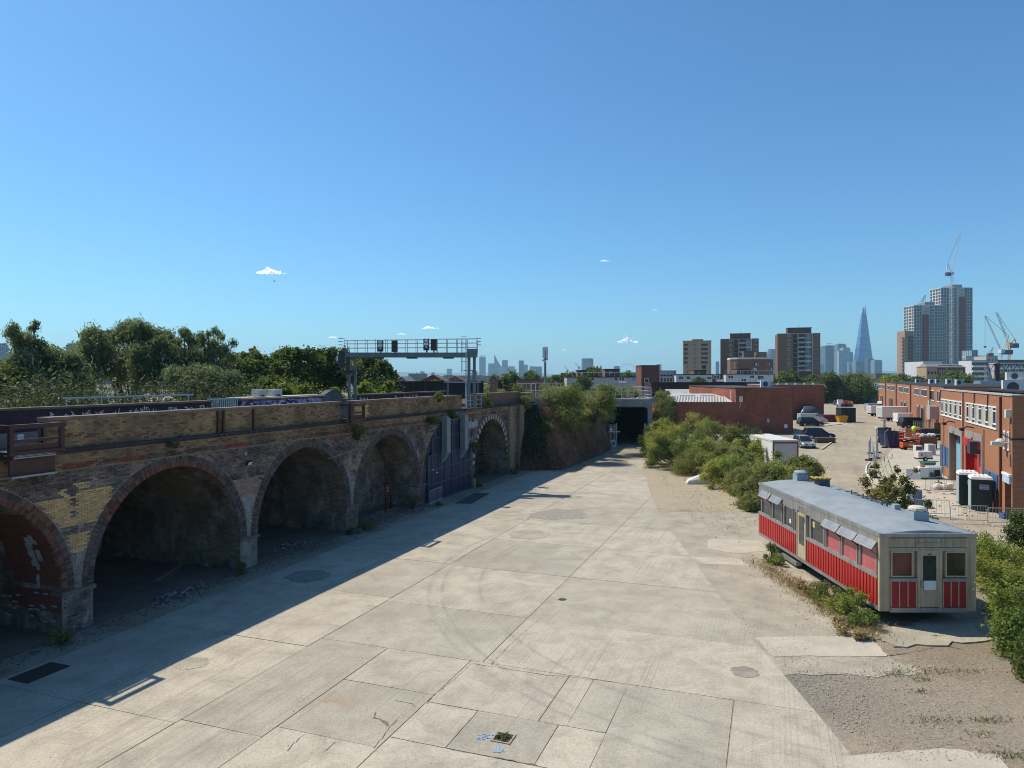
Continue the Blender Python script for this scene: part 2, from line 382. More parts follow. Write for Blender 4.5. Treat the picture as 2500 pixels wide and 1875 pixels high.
def slab_mat():
    t = NT('concrete_slab'); p = t.pos(); q = t.vrot(p, -R(69.84))          # x axis runs along the yard
    n1 = t.noise(p, 0.16, 6.0, 0.6); n2 = t.noise(p, 0.75, 8.0, 0.75, 0.4); n3 = t.noise(p, 12.0, 5.0, 0.85); n5 = t.noise(p, 85.0, 2.0, 0.6)
    col = t.ramp(n1, (0.35, (0.365,0.332,0.268)), (0.65, (0.465,0.425,0.34)))
    col = t.mix(t.ramp(t.orand(), (0.0, 0.0), (1.0, 0.85)), col, (0.53,0.47,0.37))
    col = t.mix(t.ramp(n2, (0.42, 0.0), (0.66, 0.72)), col, (0.29,0.258,0.205))
    col = t.mix(1.0, col, t.ramp(n3, (0.3, 0.66), (0.47, 0.96), (0.7, 1.14)), 'MULTIPLY')
    col = t.mix(1.0, col, t.ramp(n5, (0.3, 0.72), (0.6, 1.06)), 'MULTIPLY')
    # tamping lines along the yard, in streaky patches
    x, y, z = t.sep(q)[:3]
    lines = t.noise(t.comb(t.math('MULTIPLY', x, 0.035), t.math('MULTIPLY', y, 13.0), 0.0), 1.0, 3.0, 0.75)
    patch = t.ramp(t.noise(p, 0.13, 3.0, 0.5), (0.42, 0.0), (0.58, 1.0))
    lf = t.math('MULTIPLY', t.ramp(lines, (0.52, 0.0), (0.62, 1.0)), patch)
    col = t.mix(t.math('MULTIPLY', lf, 0.42), col, (0.22,0.195,0.155))
    # two faint curved tyre tracks
    px, py = t.sep(p)[:2]
    d = t.n('ShaderNodeVectorMath', operation='DISTANCE'); t.put(d.inputs[0], t.comb(px, py, 0.0)); d.inputs[1].default_value = (14.2, 31.2, 0.0)
    fade = t.ramp(t.noise(p, 0.7, 4.0, 0.6), (0.36, 0.0), (0.6, 1.0))
    for r0 in (17.2, 17.75, 15.6):
        k = t.math('SUBTRACT', 1.0, t.math('DIVIDE', t.math('ABSOLUTE', t.math('SUBTRACT', d.outputs['Value'], r0)), 0.14), clamp=True)
        col = t.mix(t.math('MULTIPLY', t.math('MULTIPLY', k, fade), 0.46), col, (0.2,0.19,0.18))
    # oil and rust blotches
    o = t.ramp(t.noise(p, 1.7, 4.0, 0.6), (0.68, 0.0), (0.76, 1.0))
    col = t.mix(t.math('MULTIPLY', o, 0.45), col, (0.15,0.13,0.11))
    ds = t.n('ShaderNodeVectorMath', operation='DISTANCE'); t.put(ds.inputs[0], t.comb(px, py, 0.0)); ds.inputs[1].default_value = (-5.0, 19.6, 0.0)
    rs = t.math('MULTIPLY', t.ramp(ds.outputs['Value'], (0.0, 1.0), (1.0, 0.0)), t.ramp(t.noise(p, 1.5, 5.0, 0.7), (0.4, 0.0), (0.65, 1.0)))
    col = t.mix(t.math('MULTIPLY', rs, 0.7), col, (0.33,0.2,0.11))
    t.out(col, 0.9, 0.0, 0.2)
    t.bump(t.math('ADD', t.math('MULTIPLY', n3, 0.5), t.math('MULTIPLY', lf, -0.8)), 0.35, 0.012); return t.m
SLAB = slab_mat()
yard = thing('yard', None, None, (0,0,0)); yard['kind'] = 'structure'
rd = random.Random(11)
def slab(a0, a1, b0, b1, dz=0.0, mat=None, name='concrete_slab', gap=0.0125, edge=True, par=None):
    cs = [(a0+gap,b0+gap),(a1-gap,b0+gap),(a1-gap,b1-gap),(a0+gap,b1-gap)]
    poly = [AB(a+rd.uniform(-.012,.012), b+rd.uniform(-.012,.012)) for a, b in cs][::-1]
    if edge:
        y0 = min(p[1] for p in poly); y1 = max(p[1] for p in poly)
        # keep the slab left of the worn right-hand edge of the yard
        poly = clip(poly, (edge_x(y0), y0), (edge_x(y1), y1))
        if len(poly) < 3: return
    ar = sum(poly[i][0]*poly[(i+1)%len(poly)][1]-poly[(i+1)%len(poly)][0]*poly[i][1] for i in range(len(poly)))
    if abs(ar) < 0.3: return
    if ar < 0: poly = poly[::-1]
    cx = sum(p[0] for p in poly)/len(poly); cy = sum(p[1] for p in poly)/len(poly)
    if a1 > 118: return
    mb = MB(); mb.prism([(p[0]-cx,p[1]-cy) for p in poly], -0.06, 0.0)
    return mb.build(name, mat or SLAB, par or yard, (cx, cy, 0.004+rd.uniform(0,0.004)+dz))
AS = [-3,2.9,8.7,14.3,19.9,25.5,31.1,36.7,42.3,47.9,53.5,59.1,65]
for a0, a1 in zip(AS, AS[1:]):
    slab(a0, a1, -21.6, -18.1); slab(a0, a1, -18.1, -14.6)
A3 = [20.7,25.1,30.9,36.7,42.5,48.3,54.1,59.9,65.7,71.5,77.3,83.1,88.9]
for a0, a1 in zip(A3, A3[1:]):
    if a0 < 70: slab(a0, a1, -14.6, -8.6)
    slab(a0, a1, -8.6, 2.0)
for a0, a1, b0, b1 in [(65,71.5,-17.5,-14.6),(71.5,77.3,-14.6,-8.6),(77.3,83.1,-12.6,-8.6),(83.1,91,-11.4,-8.6)]: slab(a0, a1, b0, b1)
for a0, a1, b0, b1 in [(14.5,20.7,-14.6,-12.0),(7,14.5,-14.6,-12.0),(18.1,20.7,-12.0,-9.0),(15.05,18.1,-12.0,-9.0),(9,15.05,-12.0,-9.0),(3,9,-12,-9),
                       (17.65,20.7,-9.0,-5.75),(17.65,20.7,-5.0,-3.96),(17.65,20.7,-5.75,-5.0),(15.6,17.65,-9.0,-7.45),(15.6,17.65,-5.2,-3.96),(10,15.6,-9.0,-3.96),(4,10,-9,-3.96),
                       (14.0,20.7,-3.96,-1.0),(8,14.0,-3.96,-1.0),(14.0,20.7,-1.0,3.5),(8,14.0,-1.0,3.5)]: slab(a0, a1, b0, b1)
patch = slab(15.6, 17.65, -7.45, -5.2, name='concrete_slab')
# kerb-side strip of rough concrete along the foot of the arches
m = MB()
KS = [AB(-8,-23.32),AB(66,-23.32),AB(66,-21.6),AB(-8,-21.6)][::-1]
m.prism(KS, -0.1, -0.02); m.build('rough_strip', M('rough_concrete', (0.2,0.185,0.16), 0.95, 0.35, 1.2, bump=0.6, bscale=12, fine=0.4), yard)
# lighter concrete pads on the dirt beside the yard
def pad(pts, mat, z=0.03, name='concrete_pad'):
    rag = .18 if 'gravel' in name or mat is OLDC else .05
    cx = sum(p[0] for p in pts)/len(pts); cy = sum(p[1] for p in pts)/len(pts)
    mb = MB(); n = []
    for i in range(len(pts)):
        a, b = pts[i], pts[(i+1)%len(pts)]
        for k in range(9): n.append((a[0]+(b[0]-a[0])*k/9+rd.uniform(-rag,rag)-cx, a[1]+(b[1]-a[1])*k/9+rd.uniform(-rag,rag)-cy))
    mb.prism(n, -0.1, 0.0); return mb.build(name, mat, ground, (cx, cy, z))
PADM = M('pale_concrete', (0.47,0.42,0.335), 0.9, 0.2, 0.8, bump=0.3, fine=0.25)
OLDC = M('worn_concrete', (0.40,0.355,0.275), 0.92, 0.3, 0.7, bump=0.5, fine=0.42)
GRAV = M('grey_gravel', (0.33,0.295,0.24), 0.95, 0.4, 1.4, bump=0.9, bscale=26, fine=0.5)
gp = lambda u, v: tuple(G(u, v))[:2]
pad([gp(1846,1556),gp(2122,1553),gp(2168,1604),gp(1884,1601)], PADM, 0.012)
pad([gp(2055,1850),gp(2300,1826),gp(2450,1845),gp(2480,1990),gp(2110,1990)], PADM, 0.008)
pad([gp(1600,1250),gp(1850,1250),gp(1900,1330),gp(2115,1555),gp(2180,1640),gp(1890,1645),gp(1760,1555),gp(1690,1450)], OLDC, 0.0)
pad([gp(1890,1610),gp(2170,1610),gp(2260,1640),gp(2160,1650),gp(1930,1640)], OLDC, 0.001)
pad([gp(1730,1315),gp(1860,1320),gp(1870,1345),gp(1800,1352),gp(1725,1340)], PADM, 0.009)
pad([gp(1690,1360),gp(1800,1362),gp(1830,1380),gp(1720,1378)], PADM, 0.009)


pad([gp(2120,1545),gp(2330,1500),gp(2420,1560),gp(2200,1585)], OLDC, 0.035, 'broken_slab')
# manhole frames and covers, blue survey marks, oval drain patch
IRON = M('dark_iron', (0.07,0.062,0.055), 0.7, 0.3, 5, metal=0.4)
def cover(u, v, w, l, label, rz):
    p = G(u, v); t = thing('manhole_cover', label, 'manhole cover', (p.x,p.y,0.012), rz)
    mb = MB(); mb.box(-l/2,-w/2,-0.03,l/2,w/2,0.008); mb.build('plate', IRON, t)
    mb = MB()
    for k in (-1,1): mb.box(-l/2-.05, k*(w/2+.03)-.02, -.03, l/2+.05, k*(w/2+.03)+.02, .014)
    for k in (-1,1): mb.box(k*(l/2+.03)-.02, -w/2-.01, -.03, k*(l/2+.03)+.02, w/2+.01, .0135)
    mb.build('rim', IRON, t); return t
cover(97, 1643, 0.75, 1.25, 'rectangular rusty steel cover set in the shaded concrete at the far left', R(69.8))
p = G(1229, 1803); rz = R(69.8)
t = thing('drain_pit', 'small square drain hole filled with green grass in the concrete patch', 'drain', (p.x,p.y,0.012), rz)
mb = MB(); mb.box(-.2,-.22,-.02,.2,.22,.003); mb.build('soil', M('pit_soil', (0.07,0.06,0.04), 1, 0.3, 8), t)
mb = MB()
for k in (-1,1): mb.box(-.25,k*.23-.025,-.02,.25,k*.23+.025,.02); mb.box(k*.22-.025,-.205,-.02,k*.22+.025,.205,.0195)
mb.build('rim', M('worn_pad_rim', (0.3,0.27,0.22), .9), t)
GRASS_M = leaf_mat('grass_green', (0.08,0.11,0.03), (0.16,0.17,0.06), (0.25,0.22,0.1), 0.3, 2.0)
mesh_obj('grass', leaf_mesh('grass', GRASS_M, [(rd.uniform(-.13,.13),rd.uniform(-.13,.13),.02,.09,.09,.09) for _ in range(9)], 420, 0.1, 3, 0.2, 0, 0.25), t)
BLUE = M('blue_spray_paint', (0.25,0.45,0.68), 0.8, 0.3, 9, fine=0.5)
def stroke(mb, pts, w, z):
    for a, b in zip(pts, pts[1:]):
        a, b = Vector((*a,0)), Vector((*b,0)); d = (b-a).normalized(); n = Vector((-d.y,d.x,0))*w/2; e = d*w*0.3; Z = Vector((0,0,z))
        mb.face(a-n-e+Z, b-n+e+Z, b+n+e+Z, a+n-e+Z)
z0 = 0.016
def sq(pts): return [tuple(G(700+x/2.765, 1400+y/2.765))[:2] for x, y in pts]
BST = [[(1345,1085),(1290,1095),(1295,1115),(1340,1105),(1330,1125),(1285,1122)],[(1375,1090),(1350,1100),(1352,1118),(1378,1112)],[(1385,1095),(1400,1092)],
            [(1425,1150),(1432,1210)],[(1400,1195),(1432,1212),(1462,1190)],[(1395,1208),(1470,1205)]]
mb = MB()
for k, pts in enumerate(BST[:3]): stroke(mb, sq(pts), 0.035, z0+k*0.0012)
tag(mb.build('paint_mark', BLUE, fix=False), 'faded blue sprayed letters left of the grassy drain hole', 'paint mark'); mb = MB()
for k, pts in enumerate(BST[3:]): stroke(mb, sq(pts), 0.035, z0+k*0.0012)
tag(mb.build('paint_mark', BLUE, fix=False), 'faded blue sprayed arrow below the grassy drain hole', 'paint mark')

# long dark asphalt patches in the shaded lane and round worn patches
ASPH = M('dark_asphalt_patch', (0.085,0.085,0.085), 0.9, 0.3, 2, bump=0.4, fine=0.3)
for pts, mt in [([(1758,1138),(1905,1142),(2065,1050),(1930,1052)], ASPH), ([(1470,1225),(1560,1225),(1800,1255),(1895,1262),(1880,1278),(1600,1262),(1480,1240)], OLDC)]:
    q = [tuple(G(600+x*.28933, 900+y*.28933))[:2] for x, y in pts]; c = (sum(a for a,_ in q)/len(q), sum(b for _,b in q)/len(q))
    mb = MB(); mb.prism([(a-c[0],b-c[1]) for a,b in q], -0.05, 0.0); mb.build('asphalt_patch', mt, yard, (c[0],c[1],0.014))
for u, v, r, mt in [(1818,1641,0.42,GRAV),(1290,1305,1.2,OLDC),(752,1407,1.0,M('shaded_worn_patch', (0.27,0.25,0.215), .95, .3, 2, fine=.3)),(1373,1464,0.16,IRON),(467,1620,0.5,OLDC),(1240,1253,0.9,OLDC)]:
    p = G(u, v); rr = random.Random(int(u)); mb = MB()
    mb.prism([(r*(1+rr.uniform(-.15,.15))*math.cos(2*math.pi*k/40), r*(1+rr.uniform(-.1,.1))*math.sin(2*math.pi*k/40)) for k in range(40)], -0.05, 0.0)
    mb.build('round_patch', mt, yard, (p.x,p.y,0.0135), R(20))
# broken edges, cracks: dark debris strips along joints
def crack(pts, w, name='crack'):
    mb = MB()
    for (a,b) in zip(pts, pts[1:]):
        n = max(2, int(math.hypot(b[0]-a[0], b[1]-a[1])/0.15)); prev = None
        for k in range(n+1):
            q = (a[0]+(b[0]-a[0])*k/n+rd.uniform(-.03,.03), a[1]+(b[1]-a[1])*k/n+rd.uniform(-.03,.03)); ww = w*rd.uniform(0.1,0.6)
            cur = ((q[0]-ww*.5,q[1]-ww*.5,0.0155),(q[0]+ww*.5,q[1]+ww*.5,0.0155))
            if prev: mb.face(prev[0], cur[0], cur[1], prev[1])
            prev = cur
    return mb.build(name, M('crack_dirt', (0.17,0.145,0.105), 1.0, 0.4, 8), yard, fix=False)
def q3(pts): return [tuple(G(700+x/2.765, 1400+y/2.765))[:2] for x, y in pts]
crack(q3([(1000,815),(950,880),(860,925),(770,960),(700,1030),(590,1185)]), 0.07)
crack(q3([(690,1025),(650,1000),(590,975),(605,940)]), 0.12)
crack(q3([(1250,610),(1100,740),(1000,820)]), 0.05)
crack(q3([(670,885),(730,860),(840,880),(870,905)]), 0.03)
crack(q3([(1100,1190),(1160,1200),(1300,1225),(1700,1300)]), 0.03)
crack(q3([(1690,318),(1480,510),(1380,620)]), 0.05)
crack(q3([(120,1090),(60,1140),(0,1200)]), 0.05); crack(q3([(330,1140),(230,1220),(90,1285)]), 0.06)
crack(q3([(1250,610),(1450,640),(1760,690),(1900,700),(2212,735)]), 0.035)
crack([gp(2170,1600),gp(2240,1590),gp(2300,1575),gp(2340,1582)], 0.12)

# worn rubble patch and dusty round patch in the middle of the yard, loose chips on the dirt
pad2 = [gp(1283,1262),gp(1340,1243),gp(1420,1244),gp(1424,1266),gp(1330,1268)]
c = (sum(p[0] for p in pad2)/5, sum(p[1] for p in pad2)/5); mb = MB(); q = []
for i in range(5):
    a, b = pad2[i], pad2[(i+1)%5]
    for k in range(8): q.append((a[0]+(b[0]-a[0])*k/8-c[0]+rd.uniform(-.25,.25), a[1]+(b[1]-a[1])*k/8-c[1]+rd.uniform(-.25,.25)))
mb.prism(q, -.05, 0); mb.build('worn_patch', M('rubbly_worn_concrete', (.33,.30,.25), .95, .35, 3, bump=.8, bscale=18, fine=.5), yard, (c[0],c[1],.013))
CHIPM = M('loose_chips', (.46,.41,.34), .95, .3, 2, isl=.4)
cm = MB()
def chip(x, y, s, z=0.012):
    a = rd.uniform(0,3.14); ca, sa = math.cos(a)*s, math.sin(a)*s; k = rd.uniform(.5,1); h = s*rd.uniform(.4,.9)
    cm.add([(x+ca,y+sa,z),(x-sa*k,y+ca*k,z),(x-ca,y-sa,z),(x+sa*k,y-ca*k,z),(x+ca*.2,y+sa*.2,z+h)],[(0,1,4),(1,2,4),(2,3,4),(3,0,4)])
for u0,u1,v0,v1,n in ((1930,2120,1640,1790,1500),(2100,2480,1600,1860,1800),(1700,2100,1330,1560,1300),(1600,1880,1130,1330,1100),(1000,1430,1240,1270,300),(1840,2000,1560,1640,300)):
    for k in range(n):
        p = G(rd.uniform(u0,u1), rd.uniform(v0,v1))
        if p.x < edge_x(p.y)+.2 and u0 > 1500: continue
        chip(p.x, p.y, rd.uniform(.008,.026)*(1.8 if rd.random() < .05 else 1))
for k in range(900): p = AB(rd.uniform(8,60), rd.uniform(-21,0)); chip(p[0], p[1], rd.uniform(.008,.02)) if p[0] < edge_x(p[1]) else None
o = cm.build("loose_stones", CHIPM, fix=False); tag(o, 'loose stone chips scattered over the dirt and slabs', kind='stuff')
# ================================================================== BRICK VIADUCT  (local x along it, y into it, z up)
VX = math.atan2(0.9387, 0.3446); VP0 = (-15.71, 24.75, 0.0)
def W(s, y=0.0, z=0.0):
    c, n = math.cos(VX), math.sin(VX); return Vector((VP0[0]+s*c-y*n, VP0[1]+s*n+y*c, z))
via = thing('viaduct', 'long sooty brick railway viaduct with round arches along the left of the yard', 'viaduct', VP0, VX)
PER, PW, RAD, SPR = 8.8, 1.2, 3.8, 1.5
S0, S1, ZC, ZT = -20.0, 52.0, 5.72, 7.52
ARCH = [PER*k+PW+RAD for k in range(-3, 4)] + [40.35]
RAD6 = 3.85
def rad(c): return RAD6 if c == 40.35 else RAD
def stock_mat(name, c1, c2, c3, salt=0.25, soot=0.5):
    t = NT(name); p = t.obj()
    col = t.ramp(t.island(), (0.0, c1), (0.5, c2), (1.0, c3))
    s = t.ramp(t.noise(t.vmul(p, (1,1,1.6)), 0.55, 6.0, 0.65), (0.38, 0.0), (0.6, 1.0))
    col = t.mix(t.math('MULTIPLY', s, soot), col, (0.028,0.026,0.03))
    g = t.ramp(t.noise(t.vmul(p, (1.3,1.3,0.7)), 0.7, 7.0, 0.75), (0.48, 0.0), (0.62, 1.0))
    z = t.sep(p)[2]
    low = t.ramp(t.rng(z, 0.0, 5.2, 0.0, 1.0), (0.0, 0.7), (0.7, 1.0), (1.0, 0.1))
    col = t.mix(t.math('MULTIPLY', t.math('MULTIPLY', g, low), salt), col, (0.44,0.43,0.42))
    t.out(col, 0.92, 0.0, 0.12); t.bump(t.noise(p, 40, 3, .6), 0.3, 0.006); return t.m
B_PAR = stock_mat('stock_brick_parapet', (0.15,0.085,0.05), (0.47,0.30,0.15), (0.33,0.21,0.125), 0.2, 0.62)
B_SPA = stock_mat('stock_brick_sooty', (0.12,0.072,0.055), (0.38,0.265,0.19), (0.075,0.055,0.05), 0.9, 0.85)
B_RED = M('red_brick', (0.26,0.085,0.05), 0.9, 0.3, 3, isl=0.5)
B_REDO = M('red_brick_part', (0.24,0.085,0.055), 0.9, 0.3, 3, orand=0.55)
B_PALE = M('pale_brick', (0.74,0.46,0.20), 0.9, 0.18, 2.5, orand=0.35)
MORT = M('old_mortar', (0.26,0.19,0.11), 0.95, 0.35, 1.2, c2=(0.36,0.27,0.155), bump=0.5, fine=0.3)
MORTD = M('dark_mortar', (0.2,0.175,0.15), 0.95, 0.4, 0.9, c2=(0.36,0.32,0.27), fine=0.3)
SOFFIT = brick_mat('soffit_brick', (0.34,0.225,0.155), (0.19,0.135,0.105), (0.32,0.27,0.21), (0.06,0.05,0.045), 0.8, wscale=0.6, contrast=1.2, salt=0.45, msize=0.009)
COPE = M('coping_concrete', (0.24,0.18,0.13), 0.9, 0.3, 2.5, orand=0.35, bump=0.3)
IRONP = M('painted_iron_brown', (0.075,0.035,0.028), 0.6, 0.3, 4)
# body: spandrel face with the arch openings, soffits, pier sides and back walls
DEP = 9.0
fr, sf, inf = MB(), MB(), MB()
N = 28
edges = [S0]
for c in ARCH: edges += [c-rad(c), c+rad(c)]
edges.append(S1)
for a, b in zip(edges[0::2], edges[1::2]):
    fr.face((a,0,0),(b,0,0),(b,0,SPR),(a,0,SPR)); fr.face((a,0,SPR),(b,0,SPR),(b,0,ZC),(a,0,ZC))
for c in ARCH:
    r = rad(c)
    pts = [(c-r*math.cos(math.pi*k/N), SPR+r*math.sin(math.pi*k/N)) for k in range(N+1)]
    for (x0,z0),(x1,z1) in zip(pts, pts[1:]):
        fr.face((x0,0,z0),(x1,0,z1),(x1,0,ZC),(x0,0,ZC))
        sf.face((x0,0,z0),(x0,DEP,z0),(x1,DEP,z1),(x1,0,z1))
    for x in (c-r, c+r): sf.face((x,0,0),(x,DEP,0),(x,DEP,SPR),(x,0,SPR))
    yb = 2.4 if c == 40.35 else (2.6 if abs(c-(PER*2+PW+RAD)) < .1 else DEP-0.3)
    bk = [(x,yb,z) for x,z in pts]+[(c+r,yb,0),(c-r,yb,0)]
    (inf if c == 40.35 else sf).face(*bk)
fr.face((S0,DEP-.05,0),(S1,DEP-.05,0),(S1,DEP-.05,6.5),(S0,DEP-.05,6.5))
fr.face((S1,0,0),(S1,DEP,0),(S1,DEP,ZC),(S1,0,ZC))
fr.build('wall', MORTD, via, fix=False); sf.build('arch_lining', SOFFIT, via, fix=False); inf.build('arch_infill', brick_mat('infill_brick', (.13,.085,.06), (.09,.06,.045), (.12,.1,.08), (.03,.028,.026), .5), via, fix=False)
# oversailing courses, string course, parapet core, deck
m = MB()
GAPS = [(-2.25,-0.55),(17.0,18.35)]; PEND = 33.9
def runs(a, b):
    out, x = [], a
    for g0, g1 in GAPS:
        if g1 < a or g0 > b: continue
        out.append((x, g0)); x = g1
    out.append((x, b)); return out
m.box(S0, -0.05, 5.72, S1, 1.0, 5.95); m.box(S0, -0.10, 5.95, S1, 1.0, 6.35)
m.build('oversail', MORT, via)
m = MB(); m.box(S0,-0.17,6.35,S1,1.0,6.42); m.box(S0,-0.21,6.42,S1,1.0,6.52); m.build('string_course', M('soot_course', (0.045,0.04,0.042), .9, .4, 1.5), via)
m = MB()
for a, b in runs(S0, PEND): m.box(a, 0.0, 6.52, b, 0.46, ZT)
m.build('parapet', MORT, via)
B_RW = brick_mat('red_parapet_brick', (0.30,0.13,0.08), (0.20,0.09,0.06), (0.3,0.25,0.2), (0.03,0.025,0.025), 0.5)
m = MB(); m.box(37.2, 0.55, 6.52, 49.3, 1.0, 7.5); m.build('red_parapet', B_RW, via)
m = MB(); m.box(49.3, -0.05, 0, 50.6, 1.0, 7.45); m.box(44.25,-0.25,0,45.6,.0,6.3); m.box(46.9,-0.3,0,48.3,.0,6.3)
m.build('end_pier', brick_mat('end_brick', (0.33,0.24,0.14), (0.22,0.15,0.1), (0.34,0.29,0.2), (.03,.03,.03), .45), via)
m = MB(); m.box(50.6, -0.12, 0, 52.0, 1.0, 7.5); m.build('end_pier', brick_mat('end_brick_pale', (0.5,0.33,0.15), (0.36,0.24,0.12), (0.42,0.33,0.2), (.05,.04,.03), .5), via)
m = MB(); m.box(S0, 0.46, 5.6, S1, DEP, 5.85); m.build('track_bed', M('track_ballast', (.12,.105,.09), .95, .3, 2, bump=.8, bscale=14), via)
m = MB(); m.box(S0, -.26, -.05, S1, DEP-.1, .012); m.build('arch_floor', M('arch_floor_soil', (.15,.125,.10), .95, .35, .8, bump=.5, bscale=10), via)
# far parapet with painted inner face
FARB = [(S0,16.6),(19.2,29.0),(32.9,50)]
m = MB()
for a, b in FARB: m.box(a, DEP, 0, b, DEP+0.45, 7.5)
m.build('far_parapet', brick_mat('purple_painted_brick', (0.085,0.05,0.06), (0.065,0.04,0.05), (0.07,0.05,0.055), (0.02,0.02,0.03), 0.4), via)
m = MB(); m.box(29.0,DEP,0,32.9,DEP+.45,7.3); m.yprism([(27.6,6.6),(31.0,6.6),(30.6,7.6),(30.0,8.05),(29.2,8.05),(28.3,7.7)],DEP-.05,DEP+.5); m.build('far_parapet', brick_mat('grey_painted_brick', (.2,.2,.2),(.16,.15,.16),(.2,.2,.2),(.05,.05,.06),.6), via)
# coping stones, each one a piece
def coping(a, b, y0, y1, z, L=0.92, h=0.11):
    n = max(1, round((b-a)/L)); L = (b-a)/n
    mb = MB(); mb.box(0.008, y0, 0, L-0.008, y1, h); me = mb.mesh('coping_stone', COPE)
    for k in range(n): mesh_obj('coping_stone', me, via, (a+k*L, 0.0, z+rd.uniform(0,0.012)))
for a, b in runs(S0, PEND): coping(max(a,-9), b, -0.06, 0.52, ZT)
coping(37.2, 49.3, 0.5, 1.05, 7.5, 1.2)
for a, b in FARB: coping(max(a,-9), b, DEP-0.06, DEP+0.5, 7.5, 1.0)
# laid brickwork: every brick of the yard face as geometry, running bond
def ring_hit(x, z, pad=0.0):
    for c in ARCH:
        dx = abs(x-c); r = rad(c)+0.46+pad
        if z < SPR:
            if dx < rad(c)-0.02: return True
        elif dx*dx+(z-SPR)**2 < r*r: return True
    return False
PALE_R = [(-0.95,0.35,4.05,4.75),(0.5,1.95,4.0,4.95),(-0.85,1.75,3.72,4.05),(0.55,1.05,5.0,5.25),(-0.05,0.2,4.75,5.1),(0.2,1.05,2.75,3.45)]
def pale(x, z, j=0):
    for a, b, c, d in PALE_R:
        if a+0.06*((j*7)%3-1) < x < b+0.06*((j*5)%3-1) and c < z < d: return True
    return 17.9+(j%3)*.05 < x < 20.0-(j%3)*.12 and 6.55 < z < 7.3 or 9.0 < x < 10.7-(0.05*(j%3)) and 3.4 < z < 3.95 and False
def in_door(x, z): return 27.6 < x < 35.7 and z < 5.6 and not ring_hit(x, z, -0.4) and False
mp, ms, mr, mk = MB(), MB(), MB(), MB(); pale_list = []
BL, BH = 0.225, 0.075
def brick(mb, x0, x1, z0, y, d=0.012):
    j = lambda: rd.uniform(0,0.004)
    y0 = y-d-j(); y1 = y+0.02
    mb.add([(x0,y0,z0),(x1,y0,z0),(x1,y0,z0+0.060),(x0,y0,z0+0.060),(x0,y1,z0),(x1,y1,z0),(x1,y1,z0+0.060),(x0,y1,z0+0.060)],
           [(0,1,2,3),(4,0,3,7),(1,5,6,2),(3,2,6,7),(4,5,1,0)])
rows = int(ZT/BH)
for j in range(rows):
    z = j*BH+0.006
    if z < ZC: y = 0.0
    elif z+.06 < 5.95: y = -0.05
    elif z+.06 < 6.35: y = -0.10
    elif z < 6.53: continue
    else: y = 0.0
    x = -8.5+(BL/2 if j % 2 else 0)
    xe = 51.9 if z < 6.35 else PEND
    if z < ZC: xe = 49.2
    while x < xe:
        L = BL if (j % 4) < 3 or True else BL/2
        xc = x+L/2; x0, x1 = x+0.006, x+L-0.006
        if z > 6.5 and any(g0 < x1 and x0 < g1 for g0, g1 in GAPS): x += L; continue
        if z < ZC and (ring_hit(x0+.02, z+0.03) or ring_hit(x1-.02, z+0.03)):
            x += L; continue
        if (44.2 < xc < 45.65 or 46.85 < xc < 48.35) and z < 6.35: x += L; continue
        if pale(xc, z, j): pale_list.append((x0, z, y))
        elif 8.3+.08*((j*3)%4) < xc < 10.3-.07*((j*5)%4) and 3.35 < z < 4.25 or 17.2 < xc < 19.0 and 3.5 < z < 3.9: brick(mk, x0, x1, z, y)
        elif 5.72 < z < 5.95 and (math.sin(xc*0.9)+math.sin(xc*2.3+1)) > 0.5: brick(mr, x0, x1, z, y)
        elif z > 5.95: brick(mp, x0, x1, z, y)
        else: brick(ms, x0, x1, z, y)
        x += L
for mb, nm, mt in ((mp,'parapet_bricks',B_PAR),(ms,'face_bricks',B_SPA),(mr,'red_bricks',B_RED),(mk,'pink_bricks',M('dusty_pink_brick', (.42,.27,.19), .9, .25, 2, isl=.45))):
    o = mb.build(nm, mt, via, fix=False); o['kind'] = 'stuff'
bb = MB(); brick(bb, 0, BL-0.012, 0, 0, 0.018); pale_me = bb.mesh('brick', B_PALE)
random.Random(3).shuffle(pale_list)
pale_list.sort(key=lambda q: q[0] > 10)
for q in pale_list[:300]: mesh_obj('brick', pale_me, via, (q[0], q[2], q[1]))
rest = MB()
for q in pale_list[300:]: brick(rest, q[0], q[0]+BL-0.012, q[1], q[2], 0.018)
if pale_list[300:]: rest.build('pale_bricks', M('pale_brick_joined', (0.6,0.44,0.24), .9, .18, 2.5, isl=.35), via, fix=False)['kind'] = 'stuff'
